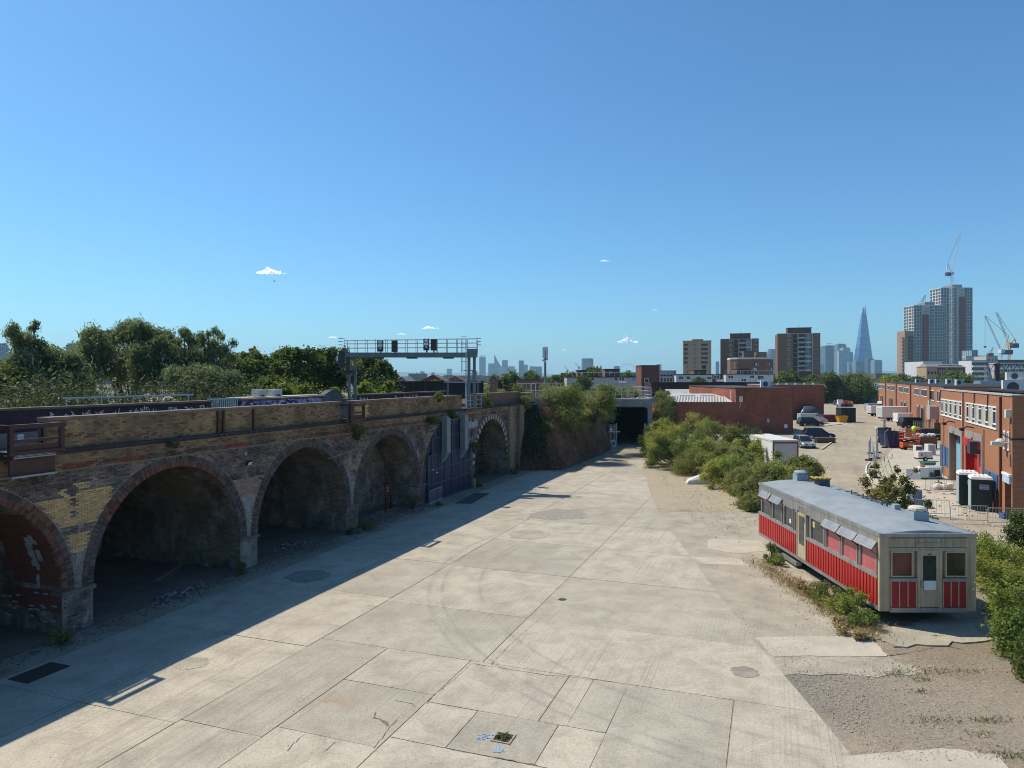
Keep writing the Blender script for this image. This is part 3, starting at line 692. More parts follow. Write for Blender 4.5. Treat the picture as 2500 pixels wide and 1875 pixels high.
# arch rings: two courses of headers, each ring brick real; the red ones are single parts, banded stones on the sixth arch
def vous(mb, c, r0, r1, t0, t1, y0, y1):
    P = lambda r, t, y: (c-r*math.cos(t), y, SPR+r*math.sin(t))
    vs = [P(r0,t0,y0),P(r1,t0,y0),P(r1,t1,y0),P(r0,t1,y0),P(r0,t0,y1),P(r1,t0,y1),P(r1,t1,y1),P(r0,t1,y1)]
    mb.add(vs, [(0,1,2,3),(4,0,3,7),(1,5,6,2),(3,2,6,7),(4,5,1,0)])
RINGM = M('ring_brick', (0.155,0.085,0.068), 0.9, 0.35, 1.1, isl=0.6, c2=(0.19,0.16,0.15))
B_RINGO = M('ring_red_part', (0.21,0.095,0.065), 0.9, 0.3, 2, orand=0.6)
rm = MB(); nred = 0
for c in ARCH[:-1]:
    if c < -9: continue
    r = rad(c)
    for q, (r0, r1) in enumerate(((r-0.004, r+0.215),(r+0.23, r+0.45))):
        n = int(math.pi*(r0+r1)/2/0.078)
        for k in range(n):
            t0, t1 = math.pi*k/n+0.0011, math.pi*(k+1)/n-0.0011
            a = math.pi*(k+.5)/n
            red = q == 0 and ((abs(c-(PW+RAD)) < .1 and 0.6 < a < 2.3) or (abs(c-(PW+RAD-PER)) < .1 and 1.1 < a < 3.1))
            if q == 1 and ((abs(c-(PW+RAD)) < .1 and 0.6 < a < 0.78) or (abs(c-(PW+RAD-PER)) < .1 and 2.2 < a < 2.55)): red = True
            if red and nred < 290:
                sm = MB(); vous(sm, c, r0, r1, t0, t1, -0.022-rd.uniform(0,.006), 0.02); o = sm.build('ring_brick', B_RINGO, via, fix=False); nred += 1
            else: vous(rm, c, r0, r1, t0, t1, -0.02-rd.uniform(0,.008), 0.02)
rm.build('ring_bricks', RINGM, via, fix=False)['kind'] = 'stuff'
QW, QD = M('white_stone', (0.42,0.38,0.32), .9, .25, 3), M('dark_ring_stone', (0.09,0.075,0.065), .9, .3, 3)
n = 44
for k in range(n):
    sm = MB(); vous(sm, 40.35, RAD6-.005, RAD6+0.42, math.pi*k/n+.003, math.pi*(k+1)/n-.003, -0.03-(k%2)*.01, 0.02)
    sm.build('ring_stone', QW if k % 2 else QD, via, fix=False)
# imposts, pier plinths
IMP = M('impost_stone', (0.15,0.125,0.10), .9, .3, 2)
for k in range(-1, 6):
    x = PER*k; x1 = x+PW
    if k == 5: x, x1 = 44.2, 45.4
    m = MB(); m.box(x-0.06, -0.09, SPR-0.16, x1+0.06, 0.5, SPR-0.02); m.build('impost', IMP, via)
# red brick repair with whitewash inside the first arch, pale patch inside the second
def lining_patch(c, t0, t1, y0, y1, mat, name='brick_patch', ragged=0.12):
    mb = MB(); r = rad(c)-0.012; n = 10; rr = random.Random(int(c*10)+len(name)+int(y0*7))
    for j in range(8):
        a = y0+rr.uniform(-ragged,ragged)
        b = y1+rr.uniform(-ragged,ragged)*2
        ta, tb = t0+(t1-t0)*j/8, t0+(t1-t0)*(j+1)/8
        P = lambda t, y: (c-r*math.cos(t), y, SPR+r*math.sin(t))
        mb.face(P(ta,a),P(ta,b),P(tb,b),P(tb,a))
    return mb.build(name, mat, via, fix=False)
REDP = brick_mat('red_repair_brick', (0.25,0.07,0.045), (0.17,0.05,0.035), (0.2,0.14,0.11), (.06,.03,.03), .4)
c1 = PW+RAD-PER
lining_patch(c1, math.pi*0.72, math.pi*0.985, 0.05, 2.6, REDP)
mb = MB(); x = c1+RAD-0.014; mb.face((x,0.05,.75),(x,2.4,.8),(x,2.5,SPR),(x,.05,SPR)); mb.build('brick_patch', REDP, via, fix=False)
WH = M('old_whitewash', (0.36,0.35,0.36), .9, .3, 3)
wm = MB(); rr = random.Random(8)
for k in range(20):
    t = math.pi*rr.uniform(0.83,0.985); y = 1.15+rr.uniform(-.3,.3)-(math.pi*.985-t)*.5; r = RAD-0.02; w2, h2 = rr.uniform(.04,.16), rr.uniform(.015,.06)
    P = lambda t, y: (c1-r*math.cos(t), y, SPR+r*math.sin(t)); wm.face(P(t-h2,y-w2),P(t-h2,y+w2),P(t+h2,y+w2),P(t+h2,y-w2))
for k in range(40):
    y = rr.uniform(.3,5.5); z = rr.uniform(.3,1.4); wm.face((c1+RAD-.02,y-.1,z-.03),(c1+RAD-.02,y+.15,z-.03),(c1+RAD-.02,y+.15,z+.03),(c1+RAD-.02,y-.1,z+.03))
wm.build('whitewash', WH, via, fix=False)
lining_patch(PW+RAD, math.pi*0.70, math.pi*0.86, 2.0, 4.3, brick_mat('dull_pale_brick', (.3,.23,.14), (.22,.17,.11), (.2,.17,.13), (.05,.05,.05), .3), ragged=.25)
# dark ledges on the blocked sixth arch
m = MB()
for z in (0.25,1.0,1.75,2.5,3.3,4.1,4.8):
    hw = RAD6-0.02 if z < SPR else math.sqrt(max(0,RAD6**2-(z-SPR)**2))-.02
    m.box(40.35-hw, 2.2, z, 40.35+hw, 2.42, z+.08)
m.build('ledge', M('dark_ledge_timber', (.03,.028,.025), .9), via)
# iron ties, bolts and steel strengthening posts on the parapet
for s in (7.3, 7.62, 9.6):
    m = MB(); m.box(s, -0.12, 6.45, s+0.1, -0.02, 7.5); m.box(s-.03,-.24,6.35,s+.13,-.2,6.5); m.build('iron_post', IRONP, via)
m = MB()
for k in range(90): x = -6+k*0.42; m.box(x, -0.075, 5.66, x+0.035, 0.0, 5.695)
m.build('ties', M('pale_bolt', (.3,.3,.3), .6), via)['kind'] = 'stuff'
# rubble, leaves at the foot
rr = random.Random(55)
for s0, y0, n, lab in ((4.8,-.2,120,'low heap of grey rubble in the mouth of the second arch'),(13.5,.8,60,'scatter of broken bricks in the third arch'),(21.5,.6,60,'scatter of rubble in the mouth of the fourth arch')):
    mb = MB()
    for k in range(n):
        x, y = rr.gauss(0,.9), rr.gauss(0,.35); h = .18*math.exp(-(x*x/1.2+y*y/.2)); mb.cbox((x,y,.03+rr.uniform(0,h)),(rr.uniform(.03,.2)**1.3*1.4,rr.uniform(.03,.12),rr.uniform(.02,.08)),rz=rr.uniform(0,3),rx=rr.uniform(-.5,.5))
    o = mb.build('rubble', M('grey_rubble', (.3,.28,.26), .95, .3, 3, isl=.6), None, W(s0,y0), VX); tag(o, lab, kind='stuff')
for s0, y0, L, rz, lab in ((6.2,2.2,2.6,.4,'loose timber plank lying on the floor of the second arch'),(23.2,1.4,2.0,-.3,'loose timber plank lying on the floor of the fourth arch')):
    t = thing('plank', lab, 'plank', W(s0,y0,.02), VX+rz); m = MB(); m.box(0,0,0,L,.18,.05); m.build('board', M('weathered_plank', (.26,.2,.13), .85, .3, 3), t)
# ---- steel refuges standing out through the parapet gaps
def refuge(s, wd, label, panel):
    p = W(s); t = thing('refuge', label, 'steel frame', p, VX)
    m = MB()
    for x in (0.0, wd):
        m.box(x-0.07, -0.75, 6.5, x+0.07, -0.61, 7.5); m.box(x-.07,0.2,6.5,x+.07,.34,7.5)
    m.build('post', IRONP, t)
    for z, h in ((7.36,.14),(6.52,.12)):
        m = MB(); m.box(-0.1,-0.78,z,wd+0.1,-0.64,z+h); m.build('beam', IRONP, t)
        m = MB(); m.box(-0.06,-0.64,z+.01,0.06,0.3,z+h-.01); m.box(wd-.06,-.64,z+.01,wd+.06,.3,z+h-.01); m.build('side_beam', IRONP, t)
    m = MB(); m.box(0.07,-0.72,6.93,wd-.07,-0.66,7.02); m.build('rail', IRONP, t)
    m = MB(); m.box(.07,-.7,6.64,wd-.07,-.66,6.84); m.build('kick_plate', IRONP, t)
    m = MB(); m.box(0,-.74,6.4,wd,.4,6.5); m.build('floor_plate', IRONP, t)
    if panel:
        m = MB(); m.box(-0.05,-0.7,5.85,wd-0.25,-0.62,6.38); m.build('panel', IRONP, t)
        m = MB(); m.box(-0.05,-.82,5.8,wd-.25,-.6,5.86); m.box(0,-.84,6.42,wd-.3,-.8,6.46); m.box(0,-.84,6.48,wd-.3,-.8,6.5); m.build('ledge', M('weathered_pale_steel', (.35,.34,.32), .6, metal=.3), t)
        m = MB(); m.box(0.35,-.5,6.95,.55,-.44,7.15); m.build('notice', M('pale_blue_plate', (.35,.5,.6), .5), t)
    return t
refuge(-2.25, 1.7, 'rusty brown steel refuge frame with lower panel at the left end of the parapet', True)
refuge(17.0, 1.35, 'small dark steel refuge frame above the bush in the parapet', False)
# ---- graffiti tags on the far parapet: loose painted strokes
def tags(label, a, b, z0, z1, cols, seed, n, w=0.03, bub=0):
    rr = random.Random(seed); p = W(a, DEP-0.012); t = thing('graffiti', label, 'graffiti', p, VX)
    for c, mt in enumerate(cols):
        m = MB()
        for k in range(n):
            x = rr.uniform(0.1, b-a-0.1); h = rr.uniform(.4,1.0)*(z1-z0); zb = rr.uniform(z0, z1-h+.02); pts = []
            for i in range(rr.randint(3,6)): pts.append((x+rr.uniform(-.18,.18), zb+rr.uniform(0,h)))
            if bub and k % 2 == 0:
                rx, rz_ = rr.uniform(.25,.5), h*.5; a0 = rr.uniform(0,6); pts = [(x+rx*math.cos(a0+i*.6), zb+rz_+rz_*math.sin(a0+i*.6)) for i in range(9)]
            for q0, q1 in zip(pts, pts[1:]):
                d = Vector((q1[0]-q0[0],0,q1[1]-q0[1])); 
                if d.length < .02: continue
                nn = Vector((-d.z,0,d.x)).normalized()*w/2; A, Bq = Vector((q0[0],-.001*(k+1)-.01*c,q0[1])), Vector((q1[0],-.001*(k+1)-.01*c,q1[1]))
                m.face(A-nn,Bq-nn,Bq+nn,A+nn)
        m.build('paint', mt, t, fix=False)['kind'] = 'stuff'
    return t
GW, GB, GP, GD = M('white_spray', (.62,.62,.68), .7), M('blue_spray', (.18,.35,.62), .7), M('pink_spray', (.5,.3,.45), .7), M('navy_spray', (.03,.03,.12), .7)
tags('white scrawled tags on the purple far parapet at the left', -9, 1.4, 6.75, 7.45, [GW], 4, 26, .035)
tags('dense white lettered scrawl on the far parapet left of the railing gap', 6.0, 16.3, 6.75, 7.45, [GW], 9, 60, .04)
tags('white and black tags on the red far parapet beyond the railing gap', 33.2, 36, 6.8, 7.45, [GW,GD], 14, 16, .05)
tags('grey tags on the stepped far parapet under the gantry', 38.5, 49, 6.8, 7.45, [GW], 15, 22, .04)
m = MB(); m.box(19.3,DEP-.006,6.6,28.8,DEP-.001,7.46); g0 = thing('graffiti', 'blue and pink bubble-letter mural along the far parapet right of the railing gap', 'graffiti', W(0), VX)
m.build('background', M('mural_ground', (.16,.2,.42), .8, .6, 1.6, c2=(.45,.42,.55)), g0)
tags('outlined blue and white bubble shapes painted over the mural', 19.3, 28.8, 6.65, 7.45, [GB,GP,GW,GD], 31, 26, .11, 1)
# ---- grey railing closing the gap in the far parapet
GALV = M('galvanised_steel', (.42,.45,.47), .45, .12, 4, metal=.35)
PALEB = M('pale_blue_paint', (.40,.52,.56), .5, .15, 4)
t = thing('gap_railing', 'pale grey steel railing filling the gap in the far parapet', 'railing', W(16.6, DEP+.2), VX)
for k in range(16): m = MB(); m.box(k*.165,-.02,6.6,k*.165+.05,.02,7.65); m.build('bar', PALEB, t)
m = MB(); m.box(-.1,-.03,7.62,2.6,.03,7.7); m.box(-.1,-.03,6.75,2.6,.03,6.82); m.build('rail', PALEB, t)
# handrail and cabinets behind the far parapet
t = thing('handrail', 'long pale handrail running behind the far parapet below the trees', 'handrail', W(8, DEP+1.4), VX)
m = MB(); m.tube([(0,0,7.95),(8.6,0,7.95)],.05); m.build('rail', PALEB, t)
for k in range(5): m = MB(); m.tube([(k*2+.2,0,6.4),(k*2+.2,0,7.93)],.035,5); m.build('post', PALEB, t)
for k, (s, lb) in enumerate(((23.2,'left of two pale grey signal cabinets standing behind the mural parapet'),(24.9,'right of two pale grey signal cabinets standing behind the mural parapet'))):
    t = thing('cabinet', lb, 'cabinet', W(s, DEP+1.9), VX, 'signal cabinets behind the parapet')
    m = MB(); m.box(-.45,-.3,6.4,.45,.3,8.15); m.build('body', M('cabinet_grey', (.5,.52,.5), .5), t, bevel=.02)
    m = MB(); m.box(-.36,-.32,7.2,.36,-.3,8.0); m.build('door', M('cabinet_door', (.4,.42,.42), .5), t); m = MB(); m.box(-.12,-.335,7.55,.14,-.321,7.8); m.build('label_plate', M('dark_plate', (.06,.06,.07), .5), t)
t = thing('walkway', 'pale timber edged walkway platform under the two cabinets', 'walkway', W(20.6, DEP+1.0), VX)
m = MB(); m.box(0,0,7.55,9.0,1.6,7.66); m.build('deck', M('bleached_timber', (.5,.45,.36), .8), t)
for k in range(5): m = MB(); m.box(.3+k*2,.2,0,.5+k*2,.4,7.55); m.build('post', M('bleached_timber', (.5,.45,.36), .8), t)
# ---- blue panelled infill across the fifth arch
t5 = thing('blue_doors', 'tall stepped navy blue panelled infill closing one arch', 'doors', W(0), VX)
BLUEP, BLUEF = M('navy_panel', (.020,.032,.072), .45, .2, 1.5, orand=.35), M('navy_frame', (.045,.065,.135), .45, .15, 2)
cols = [(27.75,28.4,3.35),(28.4,29.45,4.6),(29.45,30.55,5.15),(30.55,31.75,5.5),(31.75,33.0,5.5),(33.0,33.95,5.2),(33.95,35.0,4.65),(35.0,35.65,3.2)]
zl = [0.05,1.25,2.3,3.35,4.6,5.5]
for a, b, top in cols:
    zz = [z for z in zl if z < top-0.3]+[top]
    for z0, z1 in zip(zz, zz[1:]):
        m = MB(); m.box(a+.05,-0.12,z0+.05,b-.05,-0.075,z1-.05); m.build('panel', BLUEP, t5)
    m = MB(); m.box(a,-0.16,0.02,a+.06,-.06,top); m.build('mullion', BLUEF, t5)
    for z in zz: m = MB(); m.box(a+.06,-.155,z-.045,b-.002,-.06,z+.045); m.build('transom', BLUEF, t5)
m = MB(); m.box(27.7,-.06,0,35.7,-.03,3.2); m.box(28.4,-.06,3.2,35,-.03,4.6); m.box(29.45,-.06,4.6,33.95,-.03,5.2); m.build('backing', BLUEP, t5)
m = MB(); m.box(28.4,-.2,2.28,28.52,-.165,2.36); m.box(29.0,-.2,2.0,29.25,-.165,2.08); m.build('notice', M('white_card', (.7,.7,.7), .6), t5)
DUCT = M('duct_grey', (.24,.265,.27), .45, .15, 2, metal=.2)
for s, zt, zb, lb in ((29.9,6.15,3.05,'left grey ventilation duct hung down the blue panelled infill'),(33.2,6.2,3.0,'right grey ventilation duct hung down the blue panelled infill')):
    t = thing('duct', lb, 'duct', W(s), VX, 'grey ducts on the blue infill')
    m = MB(); m.loft([[(x,y,z) for x,y,z in ((0,y0,z0),(.62,y0,z0),(.62,y1,z1),(0,y1,z1))] for y0,z0,y1,z1 in
        ((.05,zt+.02,.05,zt-.42),(-.35,zt,-.17,zt-.42),(-.62,zt-.18,-.18,zt-.5),(-.62,zb+.35,-.18,zb+.5),(-.15,zb-.35,-.1,zb+.0))])
    m.build('casing', DUCT, t, fix=True)
    for z in (zt-.9, zt-1.7, zt-2.5): m = MB(); m.box(-.02,-.64,z,.64,-.16,z+.03); m.build('flange', DUCT, t)
    m = MB(); m.box(.05,-.1,zt+.05,.2,.0,zt+.4); m.box(.4,-.1,zt+.05,.55,.0,zt+.4); m.build('bracket', M('pale_bolt', (.3,.3,.3), .6), t)
# pale repair/tag area above the pier, floodlight, cables
m = MB(); rr = random.Random(2)
for k in range(9): x = 34.2+k*.33; m.box(x,-.03,4.75+rr.uniform(0,.15),x+.3,-.02,5.55+rr.uniform(-.25,.05))
m.build('whitewash', M('old_whitewash', (0.55,0.54,0.56), .9, .3, 3), via)
t = thing('floodlight', 'small square floodlight on the wall between the second and third arches', 'floodlight', W(9.15,-.02,5.0), VX)
m = MB(); m.cbox((0,-.2,0),(.28,.1,.22),rx=.5); m.build('housing', M('black_plastic', (.02,.02,.02), .4), t); m = MB(); m.cbox((0,-.262,-.03),(.22,.02,.17),rx=.5); m.build('lamp_glass', M('lamp_glass', (.6,.6,.62), .2), t)
m = MB(); m.box(-.03,-.16,-.05,.03,.02,.05); m.box(-.1,-.06,.35,.05,0,.5); m.build('bracket', M('pale_bolt', (.3,.3,.3), .6), t)
m = MB()
m.tube([W(9.2,-.035,4.9),W(9.22,-.035,4.0),W(9.2,-.035,3.2)],.012,4); m.tube([W(18.9,-.035,5.6),W(18.85,-.035,4.6),W(19.1,-.035,4.0)],.014,4); m.tube([W(15.6,-.035,4.45),W(18.85,-.035,4.75)],.014,4)
tag(m.build('wall_cable', M('pale_cable', (.35,.33,.3), .6)), 'thin pale cables clipped to the brick face between the arches', 'cable')
# clutter under the fourth arch: red extinguisher board, barrier leaning by the blue doors
t = thing('fire_point', 'red fire point board standing inside the fourth arch', 'fire point', W(24.3, 1.1), VX)
REDPT = M('red_paint_board', (.13,.016,.013), .5, .2, 4)
m = MB(); m.box(-.4,0,1.0,.4,.06,1.8); m.build('board', REDPT, t); m = MB(); m.box(-.4,-.03,0,-.32,.03,1.1); m.box(.32,-.03,0,.4,.03,1.1); m.build('leg', REDPT, t)
m = MB(); m.box(-.12,-.012,1.5,-.04,0,1.62); m.box(-.12,-.012,1.3,-.04,0,1.42); m.build('notice', M('white_card', (.7,.7,.7), .6), t)
def barrier(label, p, rz, group=None, L=2.2):
    t = thing('crowd_barrier', label, 'barrier', p, rz, group)
    m = MB(); m.tube([(0,0,.22),(0,0,1.0),(.08,0,1.1),(L-.08,0,1.1),(L,0,1.0),(L,0,.22),(0,0,.22)],.024,6); m.build('frame', GALV, t)
    for k in range(1,14): m = MB(); m.tube([(L*k/14,0,.22),(L*k/14,0,1.09)],.009,4); m.build('bar', GALV, t)
    for x in (.2, L-.2): m = MB(); m.tube([(x,0,.22),(x,-.28,.02)],.018,5); m.tube([(x,0,.22),(x,.28,.02)],.018,5); m.build('foot', GALV, t)
    return t
barrier('lone galvanised crowd barrier standing by the pier beside the blue doors', W(26.55,-.9), VX+.06)
t = thing('post', 'short yellow and black post at the right edge of the blue doors', 'bollard', W(35.8,-.3), VX)
m = MB(); m.cyl((0,0,0),.1,.75,10); m.build('shaft', M('yellow_plastic', (.55,.34,.03), .5), t); m = MB(); m.cyl((0,0,.75),.102,.28,10); m.build('cap', M('black_plastic', (.02,.02,.02), .4), t)
m = MB(); p0 = G(370, 1470)
# ---- signal gantry
gy = 58.0
gal = thing('signal_gantry', 'grey steel signal gantry bridging the tracks over the viaduct', 'signal gantry', (0, gy, 0))
GST, GSD = M('gantry_grey', (.15,.18,.20), .5, .15, 3, metal=.2), M('gantry_dark', (.045,.05,.055), .5, .2, 3)
def gx(u): return PX(u, gy)
def gz(v): return PZ(v, gy)
XL, XR = gx(845), gx(1165)
m = MB(); m.box(XL,-.45,gz(872)-.02,XR,-.3,gz(861)); m.box(XL,.3,gz(872)-.02,XR,.45,gz(861)); m.build('beam', GST, gal)
m = MB(); m.box(XL,-.3,gz(865),XR,.3,gz(863)); m.build('walkway', GSD, gal)
for u0,u1 in ((913,936),(994,1018),(1083,1107)): m = MB(); m.box(gx(u0),-.4,gz(874)-.05,gx(u1),.4,gz(866)); m.build('equipment_box', GSD, gal)
for y in (-.45,.45):
    m = MB()
    for v in (829,839.5,850): m.tube([(gx(842),y,gz(v+(3 if v<830 else 0))),(gx(1165),y,gz(v-2))],.022,5)
    m.build('handrail', PALEB, gal)
    for k in range(14): x = gx(845)+k*(gx(1165)-gx(845))/13; m = MB(); m.tube([(x,y,gz(862)),(x,y,gz(829))],.02,4); m.build('stanchion', GST, gal)
for u in (838,1163):
    m = MB()
    for v in (826,834,842): m.tube([(gx(u),-.45,gz(v)),(gx(u)+(.35 if u>1000 else -.35),-.3,gz(v)),(gx(u)+(.35 if u>1000 else -.35),.3,gz(v)),(gx(u),.45,gz(v))],.022,5)
    m.build('end_hoop', PALEB, gal)
# left legs, right legs with ladder
for u in (852.5, 867.5): m = MB(); m.box(gx(u)-.1,-.1,6.4,gx(u)+.1,.1,gz(872)); m.build('leg', GST, gal)
m = MB(); m.bar((gx(852),0,8.0),(gx(868),0,8.0),.08); m.bar((gx(852),0,9.3),(gx(868),0,9.3),.08); m.build('brace', GST, gal)
for u in (1145, 1158): m = MB(); m.box(gx(u)-.12,-.12,6.2,gx(u)+.12,.12,gz(868)); m.yprism([(gx(u)-.3,gz(864)),(gx(u)+.3,gz(864)),(gx(u)+.12,gz(872)),(gx(u)-.12,gz(872))],-.13,.13); m.build('leg', GST, gal)
m = MB(); m.bar((gx(1145),0,9.6),(gx(1158),0,9.6),.07); m.bar((gx(1133),0,9.55),(gx(1145),0,9.55),.06); m.build('brace', GST, gal)
m = MB()
for u in (1137,1140.5): m.tube([(gx(u),-.5,6.6),(gx(u),-.5,gz(830))],.022,4)
for k in range(22): m.tube([(gx(1137),-.5,6.8+k*.25),(gx(1140.5),-.5,6.8+k*.25)],.014,4)
m.build('ladder', PALEB, gal)
m = MB()
for u in (1128,1131.5): m.tube([(gx(u),-.7,gz(910)),(gx(u),-.7,gz(830))],.018,4)
for z in (9.6,10.3,11,11.7,12.3): m.tube([(gx(1128),-.5,z),(gx(1128),-.9,z),(gx(1140),-.9,z),(gx(1140),-.5,z)],.016,4)
m.build('ladder_cage', GST, gal)
def signal(u0,u1,v0,v1,face,lb,y=-.62):
    p = (gx((u0+u1)/2), gy+y, gz(v1)); t = thing('rail_signal', lb, 'signal', p); w2 = (gx(u1)-gx(u0))/2; h = gz(v0)-gz(v1)
    m = MB(); m.box(-w2,-.06,0,w2,.12,h); m.build('backboard', GSD, t, bevel=.02)
    if face:
        m = MB(); m.ball((0,-.075,h*.83),(w2*.75,.012,h*.12),14,8); m.build('lens', M('white_card', (.7,.7,.7), .6), t); m = MB(); m.box(-w2*.75,-.085,h*.42,w2*.75,-.064,h*.66); m.build('plate', M('white_card', (.7,.7,.7), .6), t)
        m = MB(); m.box(-w2*.4,-.08,h*.22,w2*.4,-.064,h*.36); m.build('number_plate', M('pale_blue_plate', (.35,.5,.6), .5), t)
    else:
        for q in (.8,.28): m = MB(); m.cyl((0,0,0),w2*.45,.02,12); o = m.build('lens', M('dark_lens', (.05,.045,.05), .1), t, (0,-.065,h*q)); o.rotation_euler = (R(90),0,0)
        for q in (.9,.38): m = MB(); m.box(-w2*.5,-.3,h*q,w2*.5,-.06,h*q+.03); m.build('hood', GSD, t)
    m = MB(); m.box(-.05,.12,-.15,.05,.3,h*.6); m.build('bracket', GST, t); return t
signal(924.5,939,832,859,True,'left black signal board with white oval plate on the gantry walkway')
signal(959,973.5,832.5,860,False,'left of the two hooded signal heads on the gantry walkway')
signal(1036,1050,828,856,True,'right black signal board with white oval plate on the gantry walkway')
signal(1053.5,1068.5,829,856.5,False,'right of the two hooded signal heads on the gantry walkway')
signal(828.5,843,857,897,False,'tall signal head hung low at the left end of the gantry',-.3)
m = MB(); m.box(gx(823),-.5,gz(911),gx(868),.4,gz(904)); m.box(gx(846),-.3,gz(904),gx(855),.2,gz(866)); m.build('hanging_platform', GSD, gal)
m = MB(); m.box(gx(1140),-.5,gz(862),gx(1166),.5,gz(852)); m.build('equipment_box', GST, gal)
# standing platform behind the parapet break
t = thing('platform_railing', 'galvanised platform railing around the feet of the gantry right legs', 'railing', W(33.95, -.3), VX)
for z in (6.8,7.15,7.55): m = MB(); m.tube([(0,0,z),(3.3,0,z)],.025,5); m.build('rail', GALV, t)
for k in range(4): m = MB(); m.tube([(k*1.1,0,6.5),(k*1.1,0,7.57)],.025,5); m.build('post', GALV, t)
m = MB(); m.box(-.05,-.15,6.42,3.4,.8,6.5); m.build('deck', GSD, t)
t = thing('rust_rail', 'thin rusty guard rail along the red parapet beyond the gantry', 'railing', W(37.4, -.2), VX)
for z in (6.95,7.4): m = MB(); m.tube([(0,0,z),(2.4,0,z)],.02,4); m.build('rail', IRONP, t)
for k in range(3): m = MB(); m.tube([(k*1.2,0,6.3),(k*1.2,0,7.42)],.025,4); m.build('post', IRONP, t)
# ================================================================== DINER CAR (local x to the right, y away from the camera)
DX, DY, DW, DL = 13.4, 25.8, 3.45, 12.6
din = thing('diner_car', 'old red and silver dining car with a pale blue roof parked on the dirt', 'dining car', (DX, DY, 0))
RED = weathered('red_panel_paint', (0.52,0.030,0.026), 0.38, 0, 0.22, (0.22,0.03,0.025), 0.12, orand=0.12)
REDD = weathered('dark_red_panel_paint', (0.40,0.028,0.03), 0.42, 0, 0.3, (0.16,0.03,0.025), 0.1, orand=0.1)
ALU = weathered('dull_aluminium', (0.36,0.36,0.35), 0.42, 0.5, 0.5, (0.15,0.13,0.10))
ALUB = M('bright_aluminium', (0.36,0.36,0.35), 0.35, 0.15, 2, metal=0.5)
CREAM = weathered('stained_cream_metal', (0.53,0.43,0.29), 0.5, 0.15, 0.5, (0.27,0.20,0.115), 0.1)
ROOF = weathered('faded_blue_roof_felt', (0.25,0.285,0.305), 0.75, 0, 0.0, (0.19,0.21,0.22))
BLACK = M('black_underframe', (0.018,0.018,0.02), 0.7, 0.3, 3)
RUB = M('dark_seal', (0.05,0.05,0.05), 0.6)
def glass(name, tint=(0.03,0.035,0.04)):
    t = NT(name); p = t.obj(); n = t.noise(p, 1.5, 4, .6)
    t.out(t.ramp(n, (0.35, scale3(tint,.7)), (0.7, scale3(tint,1.5))), 0.08, 0.0, 0.6); return t.m
GLASS = glass('dark_window_glass'); GLRED = M('red_blind_behind_glass', (0.42,0.07,0.085), 0.18, 0.2, 3, c2=(0.5,0.12,0.13), spec=0.5); GLDR = M('dark_red_blind_behind_glass', (0.14,0.035,0.03), 0.12, 0.4, 3, spec=0.6)
ZB, ZT2 = 0.5, 3.3
m = MB(); m.box(.08,.08,ZB,DW-.08,DL-.05,3.25); m.build('body', CREAM, din)
m = MB(); m.box(.35,.5,.28,DW-.35,DL-.4,ZB); m.box(.2,.3,.42,DW-.2,DL-.2,ZB+.02); m.build('underframe', BLACK, din)
for y in (3.2, 9.6):
    for x in (.7, DW-.7): m = MB(); m.box(x-.22,y-.35,0,x+.22,y+.35,.3); m.build('support_block', M('old_sleeper', (.06,.05,.045), .9, .3, 4), din)
m = MB(); m.box(-.02,7.6,.12,.25,9.4,.3); m.build('step_plate', ALU, din)
# domed roof
n = 10; rings = []
for y, k in ((0.0,.0),(.05,.5),(.9,.85),(DL-.8,1),(DL-.05,.7),(DL,.1)):
    rings.append([(DW*i/n, y, 3.30+0.26*k*math.sin(math.pi*i/n)) for i in range(n+1)]+[(DW,y,3.24),(0,y,3.24)])
m = MB(); m.loft(rings); m.build('roof', ROOF, din, smooth=False)
m = MB(); m.box(-.05,-.05,3.20,0.03,DL+.03,3.34); m.box(DW-.03,-.05,3.2,DW+.05,DL+.03,3.34); m.box(.03,-.055,3.2,DW-.03,.03,3.33); m.box(.03,DL-.03,3.2,DW-.03,DL+.03,3.34); m.build('gutter', ALU, din)
# ---------------- front face (y = 0)
m = MB(); m.box(-.03,-.02,ZB,.34,.1,3.2); m.build('corner_post', CREAM, din)
m = MB(); m.box(3.14,-.02,ZB,DW+.03,.1,3.2); m.build('corner_post', CREAM, din)
m = MB()
for x in (.05,.12,.24,.30,3.2,3.28,3.38): m.box(x,-.035,ZB+.02,x+.025,-.02,3.18)
m.build('post_rib', CREAM, din)['kind'] = 'stuff'
for i in range(3):
    a = .34+i*.935; m = MB(); m.box(a+.01,-.035,2.83,a+.925,.05,3.15); m.build('fascia_panel', CREAM, din)
    m = MB()
    for k in range(22): m.box(a+.03+k*.041,-.05,2.86,a+.048+k*.041,-.035,3.12)
    m.build('fascia_rib', CREAM, din)['kind'] = 'stuff'
m = MB(); m.box(1.28,-.075,2.98,2.22,-.052,3.01); m.build('sign_rail', ALU, din)
m = MB(); m.box(.34,-.06,2.70,3.14,.05,2.82); m.build('head_band', ALU, din)
def window(parent, x0, x1, z0, z1, axis, gl, fr=.05, dep=.06, fm=None):
    fm = fm or CREAM; m = MB(); g = MB()
    def bx(mb, a, b, c, d, y0, y1):
        mb.box(a,y0,c,b,y1,d) if axis == 'y' else mb.box(y0,a,c,y1,b,d)
    for a,b,c,d in ((x0-fr,x1+fr,z0-fr,z0),(x0-fr,x1+fr,z1,z1+fr),(x0-fr,x0,z0,z1),(x1,x1+fr,z0,z1)): bx(m,a,b,c,d,-dep,.09)
    w = m.build('window', fm, parent); bx(g,x0,x1,z0,z1,-.002,.075); g.build('pane', gl, w); return w
window(din,.42,1.14,1.80,2.64,'y',GLDR); window(din,2.40,3.08,1.80,2.64,'y',glass('reflecting_end_glass',(0.035,.03,.022)))
